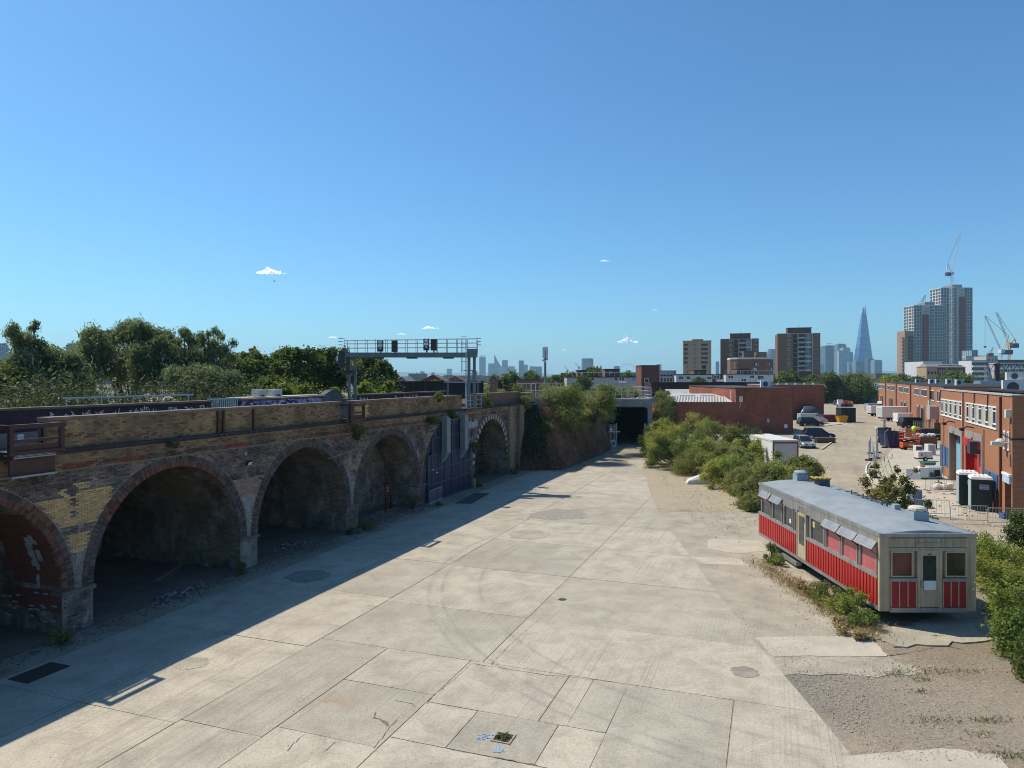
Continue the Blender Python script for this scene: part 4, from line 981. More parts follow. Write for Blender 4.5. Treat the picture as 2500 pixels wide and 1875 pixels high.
for a, b in ((.34,1.32),(2.24,3.14)):
    m = MB(); m.box(a,-.075,1.59,b,.06,1.71); m.build('sill_band', ALU, din)
    for k in range(3):
        w = (b-a-.06)/3; m = MB(); m.box(a+.03+k*w+.02,-.05,.66,a+.03+(k+1)*w-.02,.07,1.57); m.build('red_panel', REDD, din)
    for k in range(4): m = MB(); x = a+.03+k*(b-a-.06)/3; m.box(x-.015,-.07,.66,x+.015,.06,1.58); m.build('divider', CREAM, din)
m = MB(); m.box(.34,-.06,ZB-.03,3.14,.06,.64); m.build('base_trim', ALU, din)
m = MB(); m.box(1.33,-.06,.64,1.42,.06,2.70); m.box(2.14,-.06,.64,2.23,.06,2.7); m.box(1.42,-.06,2.62,2.14,.06,2.7); m.build('door_frame', CREAM, din)
dr = MB(); dr.box(1.42,-.03,.66,2.14,.07,2.62); dr = dr.build('door', CREAM, din)
m = MB(); m.box(1.55,-.045,1.27,2.02,-.031,2.52); m.build('glass', GLASS, dr); m = MB(); m.box(1.56,-.055,1.28,2.01,-.046,1.62); m.build('pasted_sheet', M('white_card', (.7,.7,.7), .6), dr)
m = MB(); m.box(1.46,-.07,1.35,1.50,-.031,1.62); m.build('handle', ALUB, dr)
m = MB(); m.box(1.72,-.045,2.56,1.84,-.031,2.59); m.build('door_plate', BLACK, dr)
# ---------------- long side (x = 0)
m = MB(); m.box(-.04,.1,ZB,.1,DL,.67); m.build('base_trim', ALU, din)
m = MB(); m.box(-.06,.1,1.65,.09,6.35,1.78); m.box(-.06,7.5,1.65,.09,DL,1.78); m.build('sill_band', ALU, din)
m = MB(); m.box(-.04,.1,2.78,.09,DL,2.86); m.build('head_band', ALU, din)
k = 0; y = .1
while y < DL-.05:
    e = min(y+1.55, DL-.02); m = MB(); m.box(-.03,y+.008,2.86,.085,e-.008,3.2); m.build('fascia_panel', ALU, din); y += 1.55
def ribs(y0, y1, w):
    n = round((y1-y0)/w); w = (y1-y0)/n
    me = MB(); me.xprism([(0.005,.665),(.012,.665),(.012,1.645),(.005,1.645)],0,.01)
    pr = [(-.035,.012),(-.012,0.0),(-.035,0)]
    mb = MB(); z0, z1 = .67, 1.65
    mb.loft([[(.02,.02,z0),(-.035,.045,z0),(-.035,w-.045,z0),(.02,w-.02,z0),(.08,w-.02,z0),(.08,.02,z0)],[(.02,.02,z1),(-.035,.045,z1),(-.035,w-.045,z1),(.02,w-.02,z1),(.08,w-.02,z1),(.08,.02,z1)]])
    me = mb.mesh('red_panel', RED)
    for i in range(n): mesh_obj('red_panel', me, din, (-.022, y0+i*w, 0))
ribs(.12, 6.3, .25); ribs(7.55, DL-.04, .25)
for i, (a, b, g) in enumerate(((.22,1.36,GLRED),(1.66,2.86,GLRED),(3.1,4.3,GLRED),(4.6,5.85,GLASS),(7.9,8.95,GLASS),(9.3,10.5,GLASS),(10.85,12.05,GLASS))):
    window(din, a, b, 1.82, 2.72, 'x', g, .055, .05, ALU)
m = MB(); m.box(-.035,.03,10.87,.0,12.03,11) if False else m.box(-.01,10.9,2.4,-.004,12.0,2.62); m.build('red_strip', GLRED, din)
m = MB(); m.box(-.012,5.55,2.35,-.004,5.75,2.6); m.build('sticker', M('yellow_sticker', (.6,.5,.2), .6), din); m = MB(); m.box(-.012,8.2,2.0,-.004,8.4,2.2); m.build('sticker', M('white_card', (.7,.7,.7), .6), din)
for y in (.1,1.43,2.92,4.38,5.92,7.62,9.02,10.56,12.12):
    m = MB(); m.box(-.045,y,1.78,.08,y+.12,2.78); m.build('window_post', M('dark_post_metal', (.14,.13,.125), .6, .2, 3), din)
for a, b, tilt in ((.12,1.5,0),(1.58,2.95,.01),(3.02,4.42,0),(9.2,10.55,0),(10.75,12.1,.01)):
    aw = MB(); aw.box(-.06,a,2.95,-.02,b,3.0); aw = aw.build('awning', ALUB, din)
    for q in range(5):
        m = MB(); x0 = -.06-q*.04; z = 2.99-q*.056-tilt; m.add([(x0,a,z),(x0,b,z),(x0-.047,b,z-.045),(x0-.047,a,z-.045),(x0,a,z-.012),(x0,b,z-.012),(x0-.047,b,z-.059),(x0-.047,a,z-.059)],[(0,1,2,3),(4,7,6,5),(0,3,7,4),(1,5,6,2),(3,2,6,7),(0,4,5,1)]); m.build('slat', ALUB, aw)
    for y in (a+.02,b-.05): m = MB(); m.box(-.27,y,2.65,-.24,y+.03,2.73); m.bar((-.25,y+.015,2.68),(-.04,y+.015,2.5),.02); m.build('arm', RUB, aw)
m = MB(); m.box(-.06,6.36,.67,.08,6.46,2.78); m.box(-.06,7.4,.67,.08,7.5,2.78); m.build('door_frame', ALU, din)
sd = MB(); sd.box(-.03,6.46,.6,.09,7.4,2.76); sd = sd.build('door', CREAM, din); m = MB(); m.box(-.045,6.66,1.3,-.031,7.2,2.6); m.build('glass', GLASS, sd)
m = MB(); m.tube([(-.05,6.56,1.4),(-.11,6.56,1.42),(-.11,6.56,1.95),(-.05,6.56,1.97)],.015,5); m.build('handle', ALUB, sd)
m = MB(); m.tube([(-.03,6.75,3.0),(-.25,6.75,3.05),(-.3,6.75,2.95)],.02,5); m.cyl((-.3,6.75,2.85),.09,.12,8,.03); m.build('lamp', ALU, din)
m = MB(); m.box(-.05,6.3,2.87,-.03,7.6,3.1); m.build('sign_plate', ALU, din)
m = MB(); m.box(.0,.12,.66,.078,6.3,1.66); m.box(.0,7.55,.66,.078,DL-.04,1.66); m.build('panel_backing', M('dark_red_groove', (.13,.012,.012), .6), din)['kind'] = 'stuff'
# ---------------- roof fittings
VB = M('roof_vent_blue', (.27,.34,.39), .7, .1, 3); CAPC = M('vent_cap_cream', (.55,.5,.4), .6, .1, 3)
def rz_(x): return 3.30+.26*math.sin(math.pi*x/DW)-.03
for x, y, s in ((2.35,1.75,.58),(1.95,11.9,.6)):
    v = MB(); v.box(x-s/2,y-s/2,rz_(x)-.1,x+s/2,y+s/2,rz_(x)+.34); v = v.build('roof_vent', VB, din)
    m = MB(); m.loft([[(x+r*math.cos(a)*s*.5,y+r*math.sin(a)*s*.5,rz_(x)+.34+h) for a in [2*math.pi*k/14 for k in range(14)]] for r,h in ((.95,0),(1.12,.04),(1.1,.12),(.85,.18),(.3,.2))]); m.build('vent_cap', CAPC if y < 5 else VB, v, smooth=False)
m = MB(); m.box(2.2,10.2,rz_(2.4)-.08,2.75,10.75,rz_(2.4)+.3); m.cyl((2.47,10.47,rz_(2.4)+.3),.4,.06,12); fan = m.build('extract_fan', M('fan_dark', (.06,.08,.1), .5), din)
m = MB()
for k in range(4): m.box(2.05+k*.22,10.1,rz_(2.4)+.38,2.13+k*.22,10.85,rz_(2.4)+.43)
m.box(2.0,10.1,rz_(2.4)+.37,2.06,10.85,rz_(2.4)+.44); m.build('guard', M('yellow_metal', (.45,.32,.03), .5), fan)
m = MB(); m.box(2.0,9.5,rz_(2.4)-.05,3.0,9.9,rz_(2.6)+.02); m.build('flashing', VB, din)
m = MB()
for y in (4.9,5.3,6.2,7.0,8.1): m.tube([(2.85,y,rz_(2.85)-.02),(2.85,y,rz_(2.85)+.22)],.035,5); m.tube([(2.6,y+.1,rz_(2.85)+.14),(3.1,y-.1,rz_(2.85)+.1)],.02,5)
m.tube([(2.75,4.9,rz_(2.75)+.1),(2.75,8.2,rz_(2.75)+.12)],.03,5); m.tube([(3.05,6,rz_(3.05)+.08),(3.05,8.5,rz_(3.05)+.08)],.03,5); m.build('pipework', M('fan_dark', (.06,.08,.1), .5), din)
m = MB(); m.box(2.8,4.2,rz_(3)-.05,3.05,4.45,rz_(3)+.25); m.build('small_vent', VB, din)
# ================================================================== INDUSTRIAL ESTATE ON THE RIGHT
TARM = None
def tarmac():
    t = NT('tan_tarmac'); p = t.pos(); n1 = t.noise(p, .12, 6, .6); n2 = t.noise(p, .8, 5, .7, .3); n3 = t.noise(p, 18, 3, .7)
    col = t.ramp(n1, (.35, (.32,.275,.205)), (.65, (.42,.365,.275)))
    col = t.mix(t.ramp(n2, (.5, 0.), (.72, .55)), col, (.19,.165,.13))
    col = t.mix(1., col, t.ramp(n3, (.3,.78), (.6,1.02)), 'MULTIPLY')
    q = t.vrot(p, -R(67)); x, y, z = t.sep(q)[:3]
    tr = t.noise(t.comb(t.math('MULTIPLY', x, .05), t.math('MULTIPLY', y, .9), 0.), 1., 4., .6)
    col = t.mix(t.ramp(tr, (.5,0.), (.7,.4)), col, (.2,.175,.14))
    t.out(col, .95, 0, .1); t.bump(n3, .3, .01); return t.m
TARM = tarmac()
road_pts = [gp(2520,1330),gp(2140,1290),gp(1990,1190),gp(1880,1140),gp(1780,1075),gp(1700,1060),gp(1900,1000),gp(1960,968),gp(2180,968),gp(2330,985),gp(2620,1100)]
m = MB(); m.prism(road_pts, -.12, .012); tag(m.build('estate_road', TARM), kind='structure')
PC = M('pale_concrete_apron', (.46,.41,.32), .92, .2, .4, fine=.2)
m = MB(); m.prism([gp(2360,1270),gp(2150,1240),gp(2120,1160),gp(2190,1085),gp(2290,1085)][::-1], -.12, .02)
tag(m.build('apron', PC), kind='structure')
YEL, WHL = M('worn_yellow_line', (.5,.42,.2), .8, .3, 3, fine=.3), M('worn_white_line', (.6,.58,.52), .8, .3, 3, fine=.3)
def line(name, pts, w, mat, z=.03):
    mb = MB()
    for a, b in zip(pts, pts[1:]):
        a, b = Vector((*a,z)), Vector((*b,z)); d = (b-a).normalized(); n = Vector((-d.y,d.x,0))*w/2; mb.face(a-n,b-n,b+n,a+n)
    o = mb.build(name, mat, None, fix=False); o['kind'] = 'structure'; return o
line('road_line', [gp(2010,1095),gp(2062,1063),gp(2040,1052)], .12, YEL); line('road_line', [gp(2018,1095),gp(2068,1063)], .12, YEL)
line('road_line', [gp(2172,1120),gp(2160,1140),gp(2145,1165)], .1, YEL, .034); line('road_line', [gp(2160,1040),gp(2140,1022),gp(2125,1012)], .2, YEL)
for k in range(5): line('road_line', [gp(2040+k*18,1054),gp(2049+k*18,1055)], .25, WHL)
line('road_line', [gp(1948,1042),gp(2012,1042),gp(2058,1038),gp(2072,1032)], .35, WHL)
# kerbed pavement strip by the brick block
m = MB(); m.prism([gp(1948,1041),gp(2012,1041),gp(2060,1036),gp(2070,1031),gp(1950,1031)], -.1, .12); tag(m.build('pavement', PC), kind='structure')
m = MB(); m.bar((*gp(2006,1098),.07),(*gp(2036,1077),.07),.25,.14); tag(m.build('kerb', PC), kind='structure')

OB = brick_mat('orange_estate_brick', (.40,.17,.085), (.34,.135,.07), (.36,.24,.17), (.2,.1,.06), .28, contrast=.35)
RB = brick_mat('dark_red_block_brick', (.40,.125,.075), (.30,.09,.055), (.33,.19,.14), (.13,.05,.035), .6, wscale=.25, contrast=.9)
WFR, WPAN = M('white_window_frame', (.75,.76,.75), .45, .06), M('beige_blind_panel', (.42,.39,.3), .6, .2, 4)
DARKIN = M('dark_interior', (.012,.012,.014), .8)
PIPE = M('brown_downpipe', (.13,.045,.03), .5)
CONC = M('grey_lintel', (.27,.25,.23), .85, .2, 3)
BLU = M('blue_shutter', (.06,.15,.30), .5, .15, 5); LBLU = M('sky_blue_roller', (.22,.42,.55), .5, .1, 4)
ROOFD = M('black_roof_felt', (.03,.032,.036), .85, .2, 1)
def winband(par, x0, x1, z0, z1, n, y=0.0, simple=False):
    m = MB(); f = .09
    for a,b,c,d in ((x0,x1,z0,z0+f*1.3),(x0,x1,z1-f,z1),(x0,x0+f,z0+f*1.3,z1-f),(x1-f,x1,z0+f*1.3,z1-f)): m.box(a,y-.02,c,b,y+.07,d)
    w = m.build('window', WFR, par)
    if simple:
        m = MB(); m.box(x0+f,y-.01,z0+f,x1-f,y+.03,z1-f); m.build('pane', GLASS, w)
        m = MB()
        for k in range(1,n): x = x0+(x1-x0)*k/n; m.box(x-.05,y-.01,z0+f,x+.05,y+.06,z1-f)
        m.build('mullion', WFR, w); return w
    st = (x1-x0-2*f)/n
    for k in range(n):
        a = x0+f+k*st
        m = MB(); m.box(a+.03,y-.015,z0+f,a+st-.03,y+.025,z1-f)
        if k % 2: m.build('blind', WPAN, w)
        else:
            m.build('pane', GLASS, w); m = MB(); m.box(a+.05,y+.026,z0+.45,a+.12,y+.05,z1-.12); m.box(a+st-.12,y+.026,z0+.45,a+st-.05,y+.05,z1-.12); m.box(a+.12,y+.026,z1-.35,a+st-.12,y+.05,z1-.27); m.box(a+.05,y+.026,z0+.32,a+st-.05,y+.05,z0+.42); m.build('casement', WFR, w)
    m = MB()
    for k in range(1,n): a = x0+f+k*st; m.box(a-.03,y-.01,z0+f,a+.03,y+.075,z1-f)
    m.build('mullion', WFR, w); return w
# ---- near unit
b1 = thing('brick_unit', 'near orange brick industrial unit with red and blue loading doors', 'building', (31.0,43.9,0), math.atan2(.925,.379))
H1 = 7.85
m = MB()
OPEN = [(8.0,13.0,0,4.3),(15.1,19.8,0,4.2),(.25,1.75,0,2.4)]
m.box(0,-14,0,24.6,-.6,H1-.3)
xs = [0]+sorted(sum([[a,b] for a,b,_,_ in OPEN],[]))+[24.6]
for a, b in zip(xs, xs[1:]):
    op = [o for o in OPEN if abs(o[0]-a) < .01]
    m.box(a,-.6,op[0][3] if op else 0,b,0,H1)
m.box(0,-14,H1-.3,.3,-.6,H1); m.box(24.3,-14,H1-.3,24.6,-.6,H1)
m.build('wall', OB, b1)
m = MB(); m.box(-.06,-.66,H1,24.66,.06,H1+.09); m.box(-.06,-14,H1,.36,-.66,H1+.09); m.build('coping', M('lead_coping', (.38,.37,.35), .6, .2, 2), b1)
m = MB(); m.box(.3,-14,H1-.3,24.3,-.6,H1-.22); m.build('roof', ROOFD, b1)
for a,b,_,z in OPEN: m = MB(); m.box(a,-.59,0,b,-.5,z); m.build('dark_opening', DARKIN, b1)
winband(b1,3.65,13.25,5.5,7.05,9); winband(b1,14.8,24.2,5.5,7.05,9)
for x in (14.3,2.55): m = MB(); m.box(x-.09,.0,0,x+.09,.14,H1-.1); m.build('downpipe', PIPE if x < 5 else M('pink_downpipe', (.5,.28,.2), .6), b1)
for x in (7.3, 22.8): m = MB(); m.tube([(x,.06,0),(x,.06,5.3)],.045,6); m.build('downpipe', M('pink_downpipe', (.5,.28,.2), .6), b1)
for x in (24.4,10.2,6.0): m = MB(); m.tube([(x,.06,H1),(x,.08,H1-.9),(x-.1,.06,H1-1.6)],.04,5); m.build('rainwater_pipe', BLACK, b1)
for a,b,z in ((8.0,13.0,4.3),(15.1,19.8,4.2)):
    m = MB(); m.box(a-.35,-.3,z,b+.35,.1,z+.55); m.box(a-.35,-.3,0,a,.1,z); m.box(b,-.3,0,b+.35,.1,z); m.build('door_surround', CONC, b1)
REDS, REDI = M('red_steel_door', (.48,.018,.02), .4, .15, 2), M('dark_red_inner_door', (.26,.02,.02), .5, .2, 2)
rdr = MB(); rdr.box(8.0,-.1,0,9.4,.03,4.0); rdr.box(7.98,.0,3.75,13.02,.3,4.3); rdr = rdr.build('red_door', REDS, b1)
m = MB(); m.box(12.8,-.5,0,13.02,.14,3.75); m.build('far_jamb', REDS, rdr); m = MB(); m.box(9.4,-.49,0,12.8,-.42,3.3); m.build('inner_leaf', REDI, rdr)
m = MB(); m.box(8.0,.05,3.45,9.0,.75,4.35); m.build('motor_box', M('dark_grey_plastic', (.05,.05,.06), .5), rdr); m = MB(); m.box(9.4,-.3,3.1,12.8,-.2,3.75); m.build('shutter', CONC, rdr)
bl = MB()
for k in range(17): bl.box(15.1,-.5,k*.2,19.8,-.42,k*.2+.185)
bl.build('roller_shutter', LBLU, b1); m = MB(); m.box(15.1,-.49,3.4,19.8,-.36,4.2); m.build('shutter_box', M('navy_frame', (.055,.065,.14), .45), b1)
for a, b, z0, z1 in ((5.5,7.0,.9,2.5),(3.4,5.0,.6,2.55),(20.5,21.6,1.0,2.75),(22.0,23.1,1.0,2.75),(23.5,24.5,.2,2.8)):
    f = MB(); f.box(a,.0,z0,b,.05,z1); f = f.build('shutter', BLU, b1); m = MB()
    for k in range(8): x = a+(b-a)*k/8; m.box(x+.01,.05,z0+.05,x+(b-a)/8-.03,.075,z1-.05)
    m.build('louvre', BLU, f)['kind'] = 'stuff'
m = MB(); m.box(.2,0,2.35,1.85,.12,2.8); m.build('lintel_panel', M('pale_blue_panel', (.4,.55,.7), .5), b1); m = MB(); m.box(.15,0,2.8,1.9,.16,2.95); m.build('canopy_edge', WFR, b1)
for a in (.55,1.45): window(b1,a,a+.3,4.5,5.5,'y',GLASS,.06,-.06,WFR) if False else winband(b1,a,a+.42,4.4,5.6,1,simple=True)
m = MB(); m.box(.15,.0,6.5,.55,.3,7.0); m.build('alarm_box', M('ivory_plastic', (.6,.58,.5), .5), b1)
m = MB(); m.tube([(.35,.05,6.5),(.3,.05,5.0)],.02,4); m.tube([(-.02,-4,5.15),(-.02,.05,5.2),(1.5,.05,5.3),(2.4,.05,5.4)],.05,5); m.build('cable', BLACK, b1)
m = MB(); m.tube([(.5,.05,4.9),(.5,.7,4.95)],.05,6); m.box(.35,.6,4.75,.75,1.0,4.98); m.build('lamp_arm', M('ivory_plastic', (.6,.58,.5), .5), b1)
m = MB(); m.ball((1.3,.35,4.85),(.3,.3,.28),10,6); m.build('dome_camera', M('ivory_plastic', (.6,.58,.5), .5), b1)
for x in (17.6, 10.4): m = MB(); m.tube([(x,.05,5.2),(x,.5,5.3),(x+.3,.7,5.1)],.05,5); m.cbox((x+.5,.75,5.05),(.6,.25,.2)); m.build('flood_lamp', BLACK, b1)
acn = [0]
def acunit(x, y, z, rz, lab, par=None, w=.95, h=.9):
    t = thing('air_conditioner', lab, 'air conditioner', (x,y,z), rz, 'air conditioning units on the roofs')
    m = MB(); m.box(-w/2,-.2,0,w/2,.2,h); m.build('casing', M('ac_white', (.62,.63,.62), .5), t)
    m = MB(); o = m.cyl((0,0,0),h*.38,.02,14).build('grille', M('ac_dark', (.08,.08,.08), .5), t, (-.08,-.205,h*.5)); o.rotation_euler = (R(90),0,0); return t
def b1w(x, y, z=0): c, s = .379, .925; return (31+c*x-s*y, 43.9+s*x+c*y, z)
for x, y, z, rz, w, h, lb in ((18,-4.2,7.63,.3,1.6,1.15,'large white air conditioning box, leftmost on the near black roof'),(18.4,-4.4,8.8,.3,1.3,.65,'white air conditioning box stacked above the leftmost one on the near roof'),
        (16.4,-5.4,7.63,1.2,1.2,1.5,'white air conditioning unit just right of the stacked pair on the near roof'),(9.5,-5.6,7.63,.9,1.5,1.3,'white air conditioning unit with dark louvred side in the middle of the near roof'),(4.6,-6.6,7.63,1.3,1.3,1.0,'rightmost white air conditioning unit on the near roof')):
    p = b1w(x,y,z); acunit(p[0],p[1],z,rz-.6,lb,None,w,h)
t = thing('roof_duct', 'black pipes running low across the near flat roof', 'duct', b1w(1,-3,H1-.22))
m = MB()
for k, (x0,y0,x1,y1) in enumerate(((1,-3,22,-3.4),(2,-6,23,-5.6),(4,-9,23,-9.5))):
    a, b = Vector(b1w(x0,y0)), Vector(b1w(x1,y1)); o = Vector(b1w(1,-3)); m.tube([a-o+Vector((0,0,.3)),b-o+Vector((0,0,.3))],.16,7)
    for q in range(6): p = (a-o).lerp(b-o, q/5); m.box(p.x-.1,p.y-.1,0,p.x+.1,p.y+.1,.2)
m.build('pipe', ROOFD, t)
t = thing('roof_hoop', 'small pale hoop rail at the near roof corner', 'rail', b1w(.6,-3,H1-.22)); m = MB(); m.tube([(0,0,0),(0,0,.7),(.15,0,.95),(.5,0,.95),(.65,0,.7),(.65,0,0)],.04,6); m.build('hoop', GALV, t)
# ---- far row of units
b2 = thing('brick_row', 'long far row of orange brick industrial units with white window bands', 'building', (69,117,0), math.atan2(.917,.398))
H2 = 7.6
m = MB(); m.box(-14,-16,0,111,0,H2); m.build('wall', OB, b2)
m = MB(); m.box(-14.05,-16,H2,111.05,.05,H2+.1); m.build('roof', ROOFD, b2)
for x0, x1 in ((88,110),(59,80),(30,50),(3,21)):
    mid = (x0+x1)/2
    winband(b2,x0,mid-1.2,5.7,7.0,6,simple=True); winband(b2,mid+1.2,x1,5.7,7.0,6,simple=True)
    for a in (mid-5.2, mid+1.0):
        m = MB(); m.box(a,-.05,0,a+3.6,.04,3.6); m.build('door', DARKIN if a < mid else M('dull_red_door', (.16,.04,.04), .6), b2); m = MB(); m.box(a-.3,-.02,3.6,a+3.9,.12,4.1); m.box(a-.3,-.02,0,a-.02,.1,3.6); m.box(a+3.62,-.02,0,a+3.9,.1,3.6); m.build('door_surround', CONC, b2)
    m = MB(); m.box(x0-4.1,0,0,x0-3.8,.2,7.6); m.build('downpipe', PIPE, b2)
for a, b in ((-4.9,-.9),(-11,-8)): winband(b2,a,b,5.3,7.0,2,simple=True)
m = MB(); m.box(-1.5,.02,3.2,1.6,.12,5.2); m.build('green_notice', M('green_white_board', (.3,.5,.4), .6, .5, 8), b2)
m = MB(); m.box(-9.5,.02,2.6,-6,1.2,4.6); m.build('wall_box', M('pink_grey_box', (.4,.33,.32), .7), b2)
def b2w(x, y, z=0): c, s = .398, .917; return (69+c*x-s*y, 117+s*x+c*y, z)
for k, (x, y) in enumerate(((6,-5),(12,-6),(30,-7),(38,-5),(52,-8),(70,-6))):
    p = b2w(x,y,H2+.1); acunit(p[0],p[1],H2+.1,.2,'tiny white roof unit, %s along the far brick row roof counted from the camera' % ('first','second','third','fourth','fifth','sixth')[k],None,1.3,1.0)
# ---- dark red blocks left of the estate road
b3 = thing('red_block', 'big dark red brick workshop with a low corrugated wing', 'building', (24.2,114,0))
m = MB(); m.box(11.8,0,0,20.9,30,7.3); m.build('wall', RB, b3)
m = MB(); m.box(0,0,0,11.8,.4,4.95); m.box(0,.4,0,.4,22,4.7); m.build('low_wall', RB, b3)
m = MB(); m.box(11.7,-.06,7.3,21.0,30,7.42); m.box(-.05,-.06,4.95,11.7,.46,5.05); m.build('coping', M('dark_coping', (.07,.06,.055), .7), b3)
m = MB(); CORR = M('pale_corrugated_sheet', (.42,.40,.36), .6, .25, .8, orand=.15)
for k in range(23):
    m = MB(); x = .6+k*.48; m.add([(x,.6,5.0),(x+.24,.6,5.14),(x+.48,.6,5.0),(x+1.5+.48,6,5.75),(x+1.5+.24,6,5.9),(x+1.5,6,5.75)],[(0,1,4,5),(1,2,3,4)]) if k < 20 else m.add([(x,.6,5.0),(x+.24,.6,5.14),(x+.48,.6,5.0),(11.75,6,5.75),(11.7,6,5.9),(11.6,6,5.75)],[(0,1,4,5),(1,2,3,4)])
    m.build('roof_sheet', CORR, b3, fix=False)
m = MB(); m.add([(2.5,6,5.75),(11.7,6,5.75),(11.7,13,6.15),(4.5,13,6.15)],[(0,1,2,3)]); m.build('metal_roof', M('silver_metal_roof', (.5,.5,.48), .5, .12, .6, metal=.2), b3)
m = MB(); m.box(4.6,7.5,5.85,7.2,8.0,5.95); m.box(8.2,7.5,5.85,10.6,8,5.95); m.build('ridge_vent', CONC, b3)
m = MB(); m.tube([(11.4,1.2,4.9),(11.4,1.2,6.9)],.1,7); m.build('flue', WFR, b3); m = MB(); m.tube([(1.2,.9,4.9),(1.2,.9,5.9)],.12,7); m.build('flue', CONC, b3)
m = MB(); m.box(12.3,-.25,5.1,12.85,0,6.0); m.build('meter_box', M('ivory_plastic', (.6,.58,.5), .5), b3); m = MB(); m.tube([(12.6,-.05,5.1),(12.55,-.05,4.6),(12.4,-.05,4.2)],.04,4); m.build('cable', WFR, b3)
m = MB(); m.box(19.6,-.05,.9,20.1,-.01,1.5); m.build('notice', WFR, b3); m = MB(); m.box(16.8,-.05,1.8,17.2,-.01,2.4); m.build('notice', M('pale_blue_plate', (.35,.5,.6), .5), b3)
m = MB(); m.box(20.9,4,0,21.1,8,4.0); m.box(20.9,12,0,21.1,17,4.0); m.build('dark_door', DARKIN, b3)
m = MB(); m.box(20.9,1.0,4.6,21.05,2.2,5.9); m.box(21.0,9.2,4.9,21.4,11.5,6.5); m.build('wall_panel', M('pale_grey_panel', (.4,.42,.45), .5), b3); m = MB(); m.box(21.1,3.6,1.6,21.35,4.2,3.4); m.build('sign_board', WFR, b3)
m = MB(); m.box(20.9,.05,0,21.02,.2,7.3); m.build('downpipe', PIPE, b3)
acunit(24.2+17.3,114+2,7.42,0,'white fan unit on the parapet of the dark red workshop',None,1.7,1.1)
b4 = thing('red_block', 'second dark red brick block standing behind the parked vans', 'building', (55,152,0))
m = MB(); m.box(0,0,0,11.9,30,7.4); m.build('wall', RB, b4); m = MB(); m.box(-.1,-.1,7.4,12.0,30,7.55); m.build('coping', M('lead_coping', (.38,.37,.35), .6), b4)
m = MB()
for k in range(6): m.box(.5+k*1.9,.6,7.55,1.9+k*1.9,1.6,7.9)
m.build('roof_unit', CONC, b4)['kind'] = 'stuff'
m = MB(); m.box(11.9,1,3.6,12.2,4,5.2); m.build('wall_panel', M('pale_grey_panel', (.4,.42,.45), .5), b4)
b5 = thing('red_block', 'small low brick outbuilding with pale roof behind the corrugated wing', 'building', (30.8,140,0))
m = MB(); m.box(0,0,0,6.5,8,5.4); m.build('wall', RB, b5); m = MB(); m.add([(-.3,-.3,5.4),(6.6,-.3,5.4),(6.6,8,6.6),(1.2,8,6.6)],[(0,1,2,3)]); m.build('roof', M('pale_corrugated_sheet', (.42,.40,.36), .6), b5)
